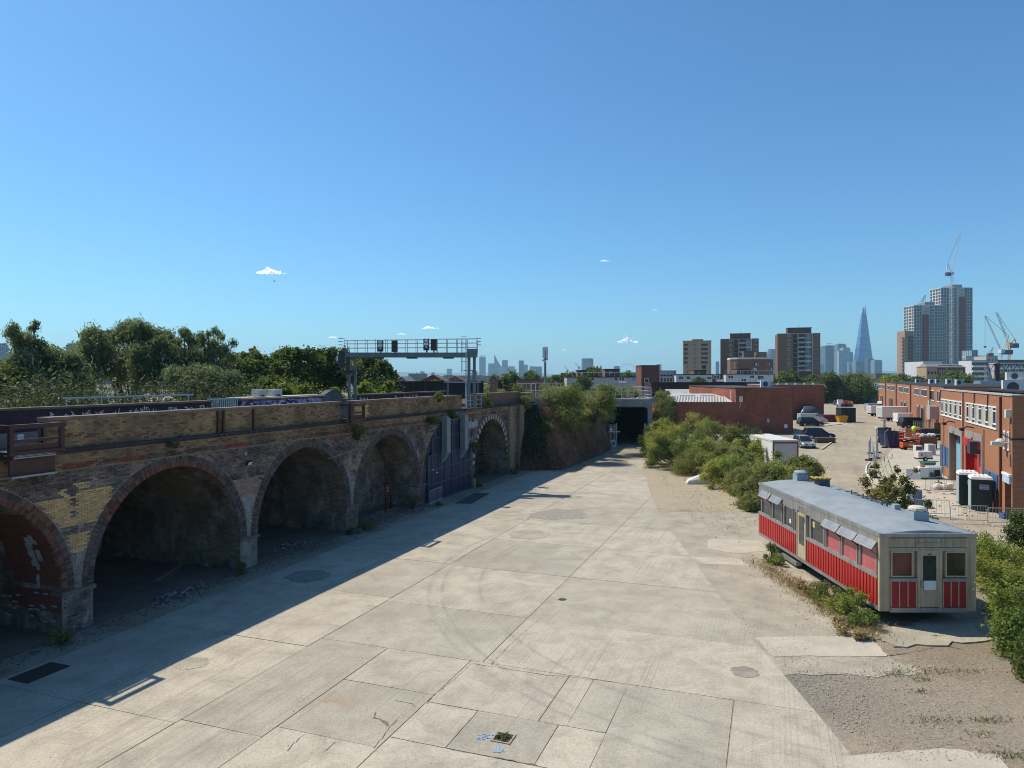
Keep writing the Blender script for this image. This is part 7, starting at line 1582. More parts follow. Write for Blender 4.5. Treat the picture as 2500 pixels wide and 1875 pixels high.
m = MB(); m.box(X(1816),3,zt+.75,X(1840),10,PZ(856,330)); m.build('stair_tower', BRND, mbk); m = MB(); m.box(X(1848),6,zt,X(1872),13,PZ(858.5,330)); m.build('stair_tower', BRN, mbk)
m = MB(); m.tube([(X(1790),2,zt+1.8),(X(1815),1.4,zt+1.9)],.06,4); m.tube([(X(1840),1.4,zt+1.8),(X(1870),3,zt+1.8)],.06,4); m.build('roof_rail', BLACK, mbk)
for r in range(3):
    z = PZ(883.5+r*12,330)
    for u in (1795,): bwin(mbk, X(u)-.5, z-1.3-(.3 if r else 0), 1.1, 1.0, GLS, WFR, y=1.0)
    if r: m = MB(); m.box(X(1806),-1.6,z-2,X(1829),-.7,z-1.0); m.build('balcony', M('balustrade_grey', (.16,.15,.14), .5), mbk)
    for k in range(10):
        u = 1838+k*4.7; yy = -.8+(u-1835)/51*4.9-.15; m = MB(); m.cbox((X(u),yy,z-1.2),(.55,.3,1.2)); m.build('window', WRND if (k+r) % 3 else GLASS, mbk)
# ================================================================== DISTANT CITY
def grid_mat(name, wall, glassc, cw, rh, mort=.25, var=.25, gl_rough=.15, metal=.0):
    t = NT(name); p = t.obj(); x, y, z = t.sep(p)[:3]; v = t.comb(t.math('ADD', x, y), z, 0.0)
    b = t.n('ShaderNodeTexBrick', offset=0.0); t.put(b.inputs['Vector'], v); b.inputs['Color1'].default_value = c4(scale3(glassc,1-var)); b.inputs['Color2'].default_value = c4(scale3(glassc,1+var)); b.inputs['Mortar'].default_value = c4(wall)
    b.inputs['Scale'].default_value = 1; b.inputs['Mortar Size'].default_value = mort; b.inputs['Brick Width'].default_value = cw; b.inputs['Row Height'].default_value = rh; b.inputs['Mortar Smooth'].default_value = 0.1
    t.out(b.outputs[0], t.rng(b.outputs['Fac'], 0, 1, gl_rough, .7), metal, .5); return t.m
GB1 = grid_mat('blue_glass_tower', (.20,.25,.29), (.10,.17,.23), 3.4, 3.6, .35); GB2 = grid_mat('dark_glass_tower', (.08,.10,.13), (.05,.08,.12), 6, 3.8, .5); GB3 = grid_mat('pale_glass_tower', (.35,.40,.43), (.12,.2,.27), 3.0, 7.0, .6); GB4 = grid_mat('grey_city_block', (.28,.28,.28), (.10,.13,.16), 3.2, 3.2, .5)
def far(name, label, cat, u0, u1, v0, Y, mat, dep=None, parts=None):
    t = thing(name, label, cat, (PX(u0,Y),Y,0)); w = PX(u1,Y)-PX(u0,Y); zt = PZ(v0,Y); dep = dep or w
    m = MB(); m.box(0,0,-2,w,dep,zt); m.build('facade', mat, t)
    m = MB(); m.box(w*.1,dep*.1,zt,w*.9,dep*.9,zt+max(2.0,.012*zt*2)); m.build('plant_room', GB4, t)
    return t, w, zt
# left group
t, w, zt = far('skyscraper', 'tall rounded pale blue tower with cranes on its crown, leftmost of the left cluster', 'skyscraper', 1170, 1185.5, 872, 4300, GB1)
m = MB(); m.bar((-2,5,zt+6),(w*.5,5,zt+12),2); m.bar((w*.3,5,zt+4),(w+4,5,zt+12),2); m.build('crane', M('far_crane_grey', (.3,.3,.32), .6), t)
far('skyscraper', 'square blue tower left of the sail-shaped tower', 'skyscraper', 1192, 1209, 888, 4300, GB1)
t = thing('skyscraper', 'tower with a steep curved sail-shaped top in the left cluster', 'skyscraper', (PX(1207.5,4400),4400,0)); w = PX(1224,4400)-PX(1207.5,4400)
pts = [(0,0),(w,0),(w,PZ(894,4400))]+[(w*(1-k/8),PZ(894,4400)+(PZ(866,4400)-PZ(894,4400))*(k/8)**1.25) for k in range(1,9)]; m = MB(); m.yprism(pts,0,30); m.build('facade', GB1, t); m = MB(); m.yprism([(p[0],p[1]) for p in ((-1.5,0),(1,0),(1,PZ(868,4400)),(-1.5,PZ(866,4400)))],-2,30); m.build('edge_fin', GB2, t)
for u0,u1,v0,Y,mt,lb in ((1216,1232,897,4200,GB3,'lower pale blue block in front of the sail-shaped tower'),(1225.5,1240,880,4500,GB1,'stepped blue tower right of the sail-shaped tower'),(1240,1257,895,4300,GB3,'low pale blue tower right of the stepped blue tower'),(1257,1261,902,4300,GB4,'tiny grey block right of the low pale tower'),
        (1266.5,1279,881,4000,GB2,'slim dark blue tower of a close pair left of the phone mast'),(1279,1288.5,891,4000,GB1,'shorter blue tower of the close pair left of the phone mast'),(1293,1308,895,4100,GB1,'low wide blue block, left of two next to the phone mast'),(1308,1323,895.5,4100,GB2,'low wide dark block, right of two next to the phone mast'),
        (1090.5,1103,901,4600,GB1,'lone blue block under the gantry beam, right of two'),(1025.5,1035.5,907,4600,GB2,'lone blue block under the gantry beam, left of two'),(1016,1020,910,4700,GB4,'very thin far block beside the left lone block'),(1053,1061,910,3600,GB4,'small pale far block between the two lone blocks'),(1151,1165,907.5,1500,M('pinkish_far_block', (.35,.27,.23), .8),'pinkish low block seen between the right gantry legs'),
        (1499.5,1513,894.5,3200,GB1,'small pale blue block left of the great wheel'),(160,187,842,900,GB4,'grey tower block top showing above the trees at the left'),(-8,9,842,900,GB3,'pale tower edge cut off at the left of the picture'),
        (2015,2043,845,2950,GB2,'dark stepped glass tower with a crane, leftmost of the group by the spire'),(2034,2060,853,3000,GB2,'wide dark glass tower behind the leftmost of the spire group'),(2045,2066,841,2900,GB1,'tall blue tower in the middle of the group by the spire'),(2048,2058,857,2700,GB3,'white striped tower front in the group by the spire'),(2058,2076,850,2750,GB3,'pale blue tower right of the white striped tower'),(2074,2083,861,2800,GB1,'slim blue tower, rightmost of the group before the spire'),
        (1997,2012,891,2800,GB3,'low pale glass block left of the dark stepped tower'),(2135,2154,880,2500,GB1,'blue block just right of the glass spire base'),(2089,2133,884,2650,GB1,'wide pale blue block in front of the glass spire base'),(2119,2135,877,2600,GB2,'dark blue block half in front of the spire base'),(1604,1615,890,3800,GB4,'small grey block above the red brick tower'),(1748,1756,884,2200,GB3,'white slim block between the beige and brown towers')):
    far('skyscraper' if PZ(v0,Y) > 70 else 'city_block', lb, 'skyscraper' if PZ(v0,Y) > 70 else 'building', u0, u1, v0, Y, mt)
t = thing('crane', 'small crane on the dark stepped glass tower', 'crane', (PX(2024,2940),2940,PZ(845,2940))); CRN = M('crane_grey', (.3,.32,.35), .6); m = MB(); m.bar((0,0,0),(0,0,12),1.6); m.bar((-8,0,11),(14,0,12),1.6); m.build('jib', CRN, t)
t, w, zt = far('skyscraper', 'square tower with a slanted glass crown standing alone behind round trees', 'skyscraper', 1421.5, 1448.5, 876, 3000, GB1); m = MB(); m.add([(w*.45,-.6,zt),(w,-.6,zt),(w,-.6,zt-24)],[(0,1,2)]); m.build('crown_facet', GB2, t, fix=False)
for uu in (1421.5,1448): m = MB(); m.bar((PX(uu,3000)-PX(1421.5,3000),2,zt-3),(PX(uu,3000)-PX(1421.5,3000),2,zt+5),2.4); m.build('corner_mast', GB4, t)
# curved blue tower peeking between the brown towers
t = thing('skyscraper', 'bulging dark blue glass tower between the two brown tower blocks', 'skyscraper', (PX(1884,3300),3300,0)); m = MB(); r0 = PX(1893,3300)-PX(1877,3300)
m.loft([[(r0*s*math.cos(a),r0*s*math.sin(a),z) for a in [2*math.pi*k/18 for k in range(18)]] for s,z in ((.62,0),(.8,40),(.85,80),(.75,120),(.5,142),(.1,PZ(860,3300)))]); m.build('facade', GB2, t)
# glass spire
SH = thing('glass_spire', 'tall tapering glass spire of the distant skyline', 'skyscraper', (PX(2109,2804),2804,0))
t_ = NT('spire_glass'); p_ = t_.obj(); x_, y_, z_ = t_.sep(p_)[:3]
st = t_.noise(t_.comb(t_.math('MULTIPLY', x_, .02), t_.math('MULTIPLY', z_, .12), 0.), 1., 3., .6); t_.out(t_.ramp(st, (.35,(.03,.11,.26)), (.65,(.07,.19,.38))), .2, .0, .8)
zt = PZ(739,2804); hw = (PX(2133,2804)-PX(2086,2804))/2
def spire_ring(z): k = (1-z/zt)*1.0+.012; kk = .06+.94*k; return [(-hw*kk,-hw*kk*.5,z),(-hw*.12*kk,-hw*kk*1.0,z),(hw*kk,-hw*kk*.45,z),(hw*.95*kk,hw*kk,z),(-hw*.9*kk,hw*kk,z)]
m = MB(); m.loft([spire_ring(z) for z in (0,60,120,180,225,260)]); m.build('facade', t_.m, SH)
k1 = spire_ring(260)
for i in range(4):
    a, b = Vector(k1[i]), Vector(k1[(i+1)%5]); c = (a+b)/2; m = MB(); top = Vector((c.x*.35+(-3.5 if i == 0 else 3.0),c.y*.4,zt-(12 if i == 0 else 4*i))); m.add([a*.98,b*.98,top,a*.9,b*.9,top*.99],[(0,1,2),(3,4,5),(0,2,5,3),(1,2,5,4)]); m.build('shard_fin', t_.m, SH, fix=False)
# great wheel
t = thing('observation_wheel', 'faint great observation wheel rising over the trees', 'observation wheel', (PX(1533,5600),5600,0)); rw = 60; zc = PZ(888.5,5600)-rw; WHT = M('wheel_white', (.5,.52,.55), .5)
m = MB(); m.tube([(rw*.78*math.cos(2*math.pi*k/48),rw*.6*math.sin(2*math.pi*k/48),zc+rw*math.sin(2*math.pi*k/48)) if False else (rw*.98*math.cos(2*math.pi*k/48),0,zc+rw*math.sin(2*math.pi*k/48)) for k in range(49)],1.6,5); m.build('rim', WHT, t)
for k in range(32): a = 2*math.pi*k/32; m = MB(); m.ball((rw*1.04*math.cos(a),0,zc+rw*1.05*math.sin(a)),(2.8,2.8,2.4),6,4); m.build('capsule', WHT, t)
m = MB(); m.tube([(-30,30,0),(0,0,zc)],2,5); m.tube([(30,30,0),(0,0,zc)],2,5); m.build('leg', WHT, t); m = MB()
for k in range(16): a = 2*math.pi*k/16; m.tube([(0,0,zc),(rw*.98*math.cos(a),0,zc+rw*math.sin(a))],.25,3)
m.build('spoke', WHT, t)['kind'] = 'stuff'
# twin towers under construction at the right
PALC = M('pale_precast', (.62,.59,.53), .8, .1, .05); DWIN = glass('tower_window', (.045,.065,.08)); DWB = glass('tower_window_blue', (.09,.14,.18))
def newtower(label, u0, u1, v0, Y, cols, hoist, rows=26):
    t = thing('tower', label, 'tower', (PX(u0,Y),Y,0)); X = lambda u: PX(u,Y)-PX(u0,Y); w = X(u1); zt = PZ(v0,Y); dep = w*.6
    m = MB(); m.box(0,0,-2,w,dep,zt); m.build('frame', PALC, t); rh = (zt-14)/rows; cw = w/cols; mats = {0: (MB(),DWIN), 1: (MB(),DWB)}; rr = random.Random(int(u0))
    cut = (X(hoist[0])-1, X(hoist[1])+1)
    for i in range(rows):
        for k in range(cols):
            x0 = k*cw+cw*.14
            if x0+cw*.7 > cut[0] and x0 < cut[1]: continue
            mats[1 if k % 3 == 1 and i % 2 else 0][0].box(x0,-.35,14+i*rh+rh*.16,x0+cw*.72,.02,14+(i+1)*rh-rh*.06)
    for i in range(rows):
        for k in range(4): mats[0][0].box(-.35,dep*(k+.15)/4,14+i*rh+rh*.2,.02,dep*(k+.8)/4,14+(i+1)*rh-rh*.1)
    for q in mats: o = mats[q][0].build('windows', mats[q][1], t, fix=False); o['kind'] = 'stuff'
    m = MB(); m.box(X(hoist[0]),-3,0,X(hoist[1]),-.2,zt-12); h = m.build('hoist_shaft', M('hoist_dark_red', (.24,.06,.055), .8, .35, .4), t)
    for i in range(rows): m = MB(); m.box(X(hoist[0])-.4,-3.3,14+i*rh,X(hoist[1])+.4,-3.05,14+i*rh+.5); m.build('landing', M('hoist_grey', (.2,.13,.12), .8), h)
    m = MB(); m.box(w*.42,4,zt,w*.74,dep-2,zt+5); m.build('plant_room', GB4, t); m = MB(); m.box(-.5,-.6,zt-.4,w+.5,dep+.5,zt+.6); m.build('roof_edge', PALC, t)
    m = MB()
    for k in range(cols+1): m.box(k*cw-.35,-.7,0,k*cw+.35,-.002,zt-.5)
    m.build('pier', M('precast_grey', (.48,.48,.48), .8), t)['kind'] = 'stuff'
    return t
newtower('shorter left tower of the pale twin towers under construction', 2231, 2306, 746, 905, 12, (2252,2264), 22)
newtower('taller right tower of the pale twin towers under construction', 2297, 2373, 703, 940, 12, (2341,2353), 27)
t = thing('tower', 'slim brown brick tower with stacked balconies left of the twin towers', 'tower', (PX(2209,880),880,0)); X = lambda u: PX(u,880)-PX(2209,880); w = X(2231); zt = PZ(808,880)
m = MB(); m.box(0,0,-2,w,18,zt); m.build('wall', M('tan_tower_brick', (.34,.22,.14), .85, .1, .1), t); 
for i in range(14): m = MB(); z = zt-9-i*4.4; m.box(-2.2,1,z,-.02,6,z+1.1); m.build('balcony', M('balcony_dark', (.12,.12,.13), .6), t); m = MB(); m.box(w*.35,-.25,z-1,w*.98,.02,z+2.4); o = m.build('window', M('tower_dark_bay', (.05,.045,.05), .4), t); mm = MB(); mm.box(w*.35,-.5,z-1.2,w*.98,-.26,z-.2); mm.build('balustrade', M('balustrade_brown', (.13,.09,.08), .6), o)
for k in range(3): m = MB(); m.box(w*(.38+.2*k),-.2,zt-6,w*(.38+.2*k)+1.2,.02,zt-1.5); m.build('top_opening', GLS, t)
# cranes
def lattice(mb, a, b, s, n):
    a, b = Vector(a), Vector(b); d = (b-a).normalized(); up = Vector((0,1,0)); c = d.cross(up).normalized()*s/2; e = Vector((0,s/2,0)); prev = None
    for q in (c+e, c-e, -c+e, -c-e): mb.bar(a+q, b+q, s*.13)
    for k in range(n):
        p, r = a.lerp(b, k/n), a.lerp(b, (k+1)/n); sg = 1 if k % 2 else -1; mb.bar(p+c*sg-e, r-c*sg-e, s*.09); mb.bar(p+c*sg+e, r-c*sg+e, s*.09); mb.bar(p+c*sg-e,p-c*sg-e,s*.09)
def crane(label, Y, base, slew, tip, cat, mast_m, jib_m, s=2.4, drop=None, aframe=(-7,10), af_m=None):
    af_m = af_m or jib_m
    P = lambda uv: Vector((PX(uv[0],Y),0,PZ(uv[1],Y))); t = thing('tower_crane', label, 'tower crane', (P(base).x,Y,0)); o = Vector((P(base).x,0,0))
    b, sl, tp = P(base)-o, P(slew)-o, P(tip)-o; b.z = max(0, b.z)
    m = MB(); lattice(m, b, sl, s, int((sl-b).length/(s*1.6))); m.build('mast', mast_m, t)
    m = MB(); lattice(m, sl+Vector((0,0,1)), tp, s*.62, int((tp-sl).length/(s*1.6))); m.build('jib', jib_m, t)
    af = sl+Vector((aframe[0],0,aframe[1])); m = MB(); m.bar(sl,af,s*.3); m.bar(sl+Vector((aframe[0]*1.3,0,0)),af,s*.3); m.build('a_frame', af_m, t)
    m = MB(); m.box(sl.x-abs(aframe[0])*1.5 if aframe[0] < 0 else sl.x+2,-2,sl.z-3,sl.x-2 if aframe[0] < 0 else sl.x+aframe[0]*1.5,2,sl.z+1.5); m.build('counterweight', M('counterweight_blue', (.06,.08,.16), .7), t)
    m = MB(); m.box(sl.x-1.5,-2.5,sl.z-1.5,sl.x+2,2,sl.z+2); m.build('cab', af_m, t); m = MB(); m.tube([af,tp],.18,4); m.build('pendant_rope', BLACK, t)
    if drop: m = MB(); m.tube([tp,tp-Vector((0,0,drop))],.14,4); m.box(tp.x-.8,-.8,tp.z-drop-1.5,tp.x+.8,.8,tp.z-drop); m.build('hook', BLACK, t)
    return t
WCR, OCR = M('crane_white', (.62,.63,.64), .6), M('crane_orange', (.62,.24,.05), .6)
crane('tall white luffing crane rising from the taller twin tower', 925, (2323,905), (2323,668), (2345,568), 'x', WCR, WCR, 2.6, None, (-5,14))
crane('dark blue crane jib rising behind the shorter twin tower', 960, (2248,905), (2248,748), (2259,720), 'x', CRN, M('crane_dark_blue', (.06,.12,.2), .6), 2.2, 12, (-3,3))
crane('white luffing crane leaning left at the far right', 700, (2446,905), (2444,858), (2405,771), 'x', WCR, CRN, 1.7, 30, (7,16), WCR)
crane('orange tower crane leaning left, rightmost in the picture', 720, (2463,905), (2463,842), (2433,763), 'x', OCR, CRN, 2.2, None, (6,6), OCR)
crane('small distant crane at the horizon left of the lone square tower', 2000, (1386,925), (1384,905), (1378,891), 'x', CRN, CRN, 3, None, (3,4))
crane('second small distant crane next to the lone square tower', 2000, (1412,925), (1412,898), (1404,885), 'x', CRN, CRN, 3, None, (3,4))
crane('thin red crane jib between the white crane and twin towers', 800, (2418,905), (2418,866), (2425,848), 'x', CRN, M('crane_red', (.35,.08,.06), .6), 1.4, None, (-2,2))
# right-hand cluster of buildings beyond the units
t, w, zt = block('warehouse', 'old yellow brick warehouse with a dark slate gable roof', 'building', 2262, 2288, 896, 330, BEI, 8)
m = MB(); m.loft([[(0,-.2,zt),(w,-.2,zt),(w,8,zt),(0,8,zt)],[(w*.3,3,PZ(889.5,330)),(w*.6,3,PZ(889.5,330)),(w*.6,5,PZ(889.5,330)),(w*.3,5,PZ(889.5,330))]]); m.build('roof', M('grey_slates', (.2,.2,.2), .8), t)
for a in (.18,.5,.8): bwin(t, w*a-.3, zt-3.2, .7, 1.1, DARKIN, BEI)
t, w, zt = block('warehouse', 'long dark slate-roofed shed joined behind the yellow warehouse', 'building', 2288, 2357, 897, 338, M('dark_brown_brick', (.09,.055,.042), .9), 10); m = MB(); m.loft([[(-4,-.4,zt),(w+.4,-.4,zt),(w+.4,10,zt),(-4,10,zt)],[(-4,4.5,PZ(889,338)),(w-1.5,4.5,PZ(889,338)),(w-1.5,5.5,PZ(889,338)),(-4,5.5,PZ(889,338))]]); m.build('roof', M('grey_slates', (.2,.2,.2), .8), t)
for a in (.15,.5): m = MB(); m.cbox((w*a+3,2.0,(zt+PZ(889,338))/2+.12),(6.5,1.2,.15),rx=.32); m.build('rooflight', M('dark_plate', (.06,.06,.07), .5), t)
for k in range(6): bwin(t, 1+k*2.0, zt-2.6, 1.0, 1.2)
t, w, zt = block('city_block', 'plain white building standing behind the yellow warehouse', 'building', 2254, 2301, 882, 420, WRND, 20)
t, w, zt = block('city_block', 'white horizontal-banded flats at the far right below the cranes', 'flats', 2372, 2412, 880, 480, WRND, 14)
for i in range(4): m = MB(); m.box(.3,-.3,zt-3.2-i*3.4,w-.3,.02,zt-1.4-i*3.4); o = m.build('window_band', GLASS, t); mm = MB(); mm.box(0,-1.2,zt-4.6-i*3.4,w,-.31,zt-3.4-i*3.4); mm.build('balcony', WFR, o)
t, w, zt = block('city_block', 'pale green-grey block with square windows under the white crane', 'building', 2408, 2436, 869, 520, M('pale_green_render', (.42,.42,.36), .8), 14)
for k in range(3):
    for i in range(2): bwin(t, 1.2+k*2.6, zt-4-i*4.5, 1.2, 1.8)
for k, (u0,u1,v0,Y,mt,lb) in enumerate(((2372,2387,855,640,GB3,'glazed stepped block immediately right of the twin towers'),(2384,2412,869,600,GB2,'dark flat block behind the white banded flats'),(2436,2500,879,560,M('dark_brown_panel', (.05,.032,.027), .8),'long dark roofline block below the orange crane'),(2436,2520,885,470,GREYR,'long grey terraced flats at the right edge under the cranes'))):
    t, w, zt = block('city_block', lb, 'building', u0, u1, v0, Y, mt, 14)
    if k == 3:
        for i in range(12): bwin(t, .8+i*1.9, zt-2.6, 1.1, 1.3); bwin(t, .8+i*1.9, zt-6.0, 1.1, 1.3); 
        m = MB(); m.box(0,-1.0,zt-4.2,w,-.12,zt-3.4); m.build('balcony', WFR, t)
# train, gantry truss at the right
tr = thing('train', 'silver blue commuter train passing behind the brick units at the right', 'train', (PX(2384,150),150,4.3)); TRB = M('train_silver_blue', (.26,.33,.39), .4, .12, .4, metal=.3)
for k in range(2):
    o = MB(); x0 = k*12.6; o.loft([[(x0+.1,y,z) for y,z in ((-1.4,.9),(-1.4,3.2),(-1.0,4.0),(1,4.0),(1.4,3.2),(1.4,.9))],[(x0+12.4,y,z) for y,z in ((-1.4,.9),(-1.4,3.2),(-1.0,4.0),(1,4.0),(1.4,3.2),(1.4,.9))]]); c = o.build('carriage', TRB, tr)
    for q in range(3): m = MB(); m.box(x0+1.6+q*4,-1.44,1.2,x0+2.6+q*4,-1.405,3.3); m.build('door', M('cyan_door', (.15,.50,.62), .4), c)
    for q in range(4): m = MB(); m.box(x0+.4+q*3.6,-1.43,2.2,x0+1.4+q*3.6,-1.403,3.1); m.build('window', GLASS, c)
m = MB(); m.box(0,-.8,0,25.2,.8,.9); m.build('underframe', BLACK, tr)
t = thing('rail_bank', 'low brick railway viaduct carrying the silver blue train', 'viaduct', (PX(2384,150)-3,147,0)); m = MB(); m.box(0,0,0,60,7,4.3); m.build('wall', DBR, t); m = MB(); m.box(0,-.1,4.3,60,.3,4.8); m.build('parapet', DBR, t)
t = thing('overhead_gantry', 'dark steel overhead line gantry crossing above the train at the right', 'gantry', (PX(2408,160),160,0)); X = lambda u: PX(u,160)-PX(2408,160)
m = MB(); lattice(m,(0,0,4.3),(0,0,PZ(889,160)),.5,14); m.build('mast', GALV, t); m = MB(); z0, z1 = PZ(905,160), PZ(889,160); m.box(-.5,-.2,z0-.12,X(2540),.2,z0); m.box(-.5,-.2,z1-.1,X(2540),.2,z1)
n = 14
for k in range(n): x0, x1 = X(2540)*k/n, X(2540)*(k+1)/n; m.bar((x0,0,z0 if k%2 else z1),(x1,0,z1 if k%2 else z0),.1)
m.build('truss', M('rusty_dark_steel', (.06,.045,.04), .8), t); m = MB(); m.box(X(2434)-.4,-.3,4.3,X(2434)+.4,.3,z1+.2); m.build('mast', M('rusty_dark_steel', (.06,.045,.04), .8), t)
# far roofs and low hills
mb = MB(); rr = random.Random(77)
for k in range(420):
    Y = rr.uniform(650, 3600); u = rr.uniform(-200, 2700); X0 = PX(u,Y); w = rr.uniform(12,45); mb.cbox((X0,Y,0),(w,rr.uniform(10,30),2*rr.uniform(7,15)),rz=rr.uniform(-.3,.3))
o = mb.build('city_roofs', M('far_city_roofs', (.24,.20,.17), .9, .4, .01, isl=.5), fix=False); tag(o, 'jumble of far low city roofs along the horizon', kind='stuff')
m = MB(); n = 90
top = [(-9000+18000*k/n, 9000+600*math.sin(k*.5), 62+26*math.sin(k*.21)+14*math.sin(k*.57+1)) for k in range(n+1)]
for a, b in zip(top, top[1:]): m.face((a[0],a[1]-900,-5),(b[0],b[1]-900,-5),b,a)
m.face(*[(-9000,9600,-5),(9000,9600,-5),(9000,12000,40),(-9000,12000,40)])
tag(m.build('hills', M('far_hills', (.10,.12,.10), .95, .2, .002), fix=False), kind='structure')
# ================================================================== VEGETATION
L_WIL = leaf_mat('leaf_willow', (0.125, 0.175, 0.09), (0.185, 0.245, 0.13), (0.26, 0.31, 0.17), 0.5, 0.3)
L_DRK = leaf_mat('leaf_dark', (0.062, 0.105, 0.026), (0.115, 0.17, 0.045), (0.18, 0.22, 0.06), 0.45, 0.4)
L_MID = leaf_mat('leaf_mid', (0.055, 0.09, 0.02), (0.1, 0.14, 0.035), (0.15, 0.185, 0.05), 0.42, 0.4)
L_LIT = leaf_mat('leaf_light', (0.12, 0.18, 0.03), (0.22, 0.28, 0.05), (0.31, 0.34, 0.08), 0.5, 0.8)
L_OLV = leaf_mat('leaf_olive', (0.115, 0.145, 0.042), (0.22, 0.26, 0.08), (0.33, 0.32, 0.13), 0.48, 0.5)
L_BUD = leaf_mat('leaf_buddleia', (0.16, 0.215, 0.05), (0.32, 0.38, 0.09), (0.46, 0.45, 0.13), 0.5, 0.45)
L_STR = leaf_mat('leaf_straw', (.24,.165,.08), (.38,.28,.14), (.46,.37,.2), .25, .8)
L_UND = leaf_mat('leaf_undergrowth', (0.05, 0.07, 0.032), (0.08, 0.106, 0.05), (0.115, 0.138, 0.068), 0.4, 0.5)
L_GRN = leaf_mat('leaf_bright_weed', (.08,.15,.03), (.16,.24,.045), (.25,.29,.08), .4, 1.5)
def tr(label, u, Y, vtop, wpx, mat, seed, n=14000, leaf=.22, **k):
    k.setdefault('shell', .3); k['nb'] = int(k.get('nb', 16)*1.25)
    return tree(label, PX(u,Y), Y, PZ(vtop,Y), wpx/FP*Y/2*1.12, mat, seed, int(n*1.7), leaf*1.5, **k)
# belt of trees behind the far parapet: crowns built from lobes measured for each tree
def trp(label, u, Y, vtop, lobes, mat, seed, n, leaf, name='tree', shell=.25, droop=0.0, aspect=.5, lump=.35, vert=1.0, grow=1.0):
    rr = random.Random(seed); bl = []
    for (a, b, r) in lobes:
        rm = r/FP*Y*grow
        for k in range(2 if r > 18 else 1): bl.append((PX(a,Y)-PX(u,Y)+rr.uniform(-.15,.15)*rm, rr.uniform(-1.0,1.2)*(1.2+rm*.5), PZ(b,Y)+rr.uniform(-.1,.1)*rm, rm*rr.uniform(.9,1.1), rm*rr.uniform(.9,1.1), rm*rr.uniform(.85,1.05)*vert))
    t = thing(name, label, 'tree', (PX(u,Y),Y,0)); h = PZ(vtop,Y)
    trunk_mb(h, h*.018, bl, seed, 0, 14).build('trunk', BARK, t)
    mesh_obj('crown', leaf_mesh('crown', mat, bl, n, leaf, seed, shell, droop, aspect, lump), t); return t
trp('slender ragged birch with a pointed top at the far left', 62, 48, 775, [(61,788,10),(57,798,12),(68,804,13),(62,814,17),(48,822,15),(78,824,16),(60,834,22),(80,842,16),(44,850,18),(68,862,30),(36,880,30),(84,885,28),(55,905,40),(20,915,34),(88,930,36)], L_WIL, 1, 24000, .27, 'birch_tree', droop=.5, aspect=.3, lump=.35, shell=.05, grow=1.15)
trp('broad grey-green willow, the largest crown of the left tree belt', 325, 56, 786, [(225,848,32),(212,870,26),(250,822,30),(282,808,26),(315,802,24),(348,806,26),(378,822,26),(400,842,26),(420,868,28),(265,860,40),(320,850,48),(370,872,42),(240,900,40),(300,905,50),(370,915,48),(425,915,36)], L_WIL, 2, 62000, .30, 'willow_tree', droop=.7, aspect=.3, lump=.4)
trp('rounded willow filling between the birch and the big willow', 150, 52, 862, [(105,884,26),(132,874,24),(160,870,26),(188,876,26),(115,915,36),(155,912,40),(195,918,36),(140,945,40),(185,950,36)], L_WIL, 3, 32000, .28, 'willow_tree', droop=.5, aspect=.3)
trp('low leafy tree at the left picture edge below the birch', 8, 44, 890, [(2,910,24),(-20,925,30),(25,935,26),(-5,950,34)], L_MID, 4, 9000, .25)
trp('drooping birch with loose open sprays, left of the pair by the dark trees', 458, 57, 800, [(446,822,12),(436,836,9),(458,814,12),(470,820,10),(480,832,9),(450,842,13),(465,838,12),(442,858,13),(460,862,14),(476,858,12),(450,884,20),(472,884,20),(490,870,13)], L_WIL, 5, 11000, .27, 'birch_tree', droop=1.2, aspect=.3, lump=.3, shell=.0, vert=1.2, grow=1.35)
trp('drooping birch with loose open sprays, right of the pair by the dark trees', 522, 59, 797, [(497,842,12),(507,852,14),(516,842,11),(524,846,12),(536,857,13),(546,864,12),(505,806,8),(513,812,10),(522,820,9),(500,826,9),(512,832,11),(530,838,9),(544,824,8),(552,836,9),(540,848,10),(556,852,8),(518,852,12),(505,862,13),(530,866,13),(548,872,13),(500,886,18),(530,890,20),(515,915,26)], L_WIL, 6, 11000, .27, 'birch_tree', droop=1.2, aspect=.3, lump=.3, shell=.0, vert=1.2, grow=1.35)
trp('grey-green willow below the two open birches', 480, 54, 895, [(440,915,26),(480,910,26),(520,918,26),(560,925,24),(460,945,34),(520,950,34)], L_WIL, 7, 18000, .27, 'willow_tree', droop=.5, aspect=.3)
trp('dark dense oak left of the signal gantry, behind the light saplings', 600, 72, 850, [(560,882,22),(585,872,18),(606,860,14),(624,874,18),(575,900,26),(610,898,28),(635,905,20),(590,930,34),(630,940,28)], L_DRK, 8, 20000, .36)
trp('wide dark green oak just left of the gantry legs', 725, 78, 853, [(655,888,20),(680,872,20),(708,866,20),(735,864,18),(762,866,18),(675,905,30),(720,898,34),(765,895,30),(690,935,34),(745,932,36)], L_DRK, 9, 32000, .38)
trp('mid green round oak tucked right behind the gantry legs', 815, 82, 860, [(785,874,20),(812,866,18),(838,866,18),(850,884,18),(800,900,30),(840,905,28),(815,935,34)], L_MID, 10, 18000, .38)
trp('round dark oak seen through the gantry, right end of the tree belt', 905, 80, 872, [(868,886,18),(892,880,18),(916,884,18),(938,898,20),(955,918,16),(880,910,28),(920,915,28),(948,940,20),(895,940,30)], L_DRK, 11, 22000, .38)
tr('mid green tree in front of the dark oaks, under the railing gap', 640, 66, 905, 160, L_MID, 12, 14000, .23, nb=14, base=.06)
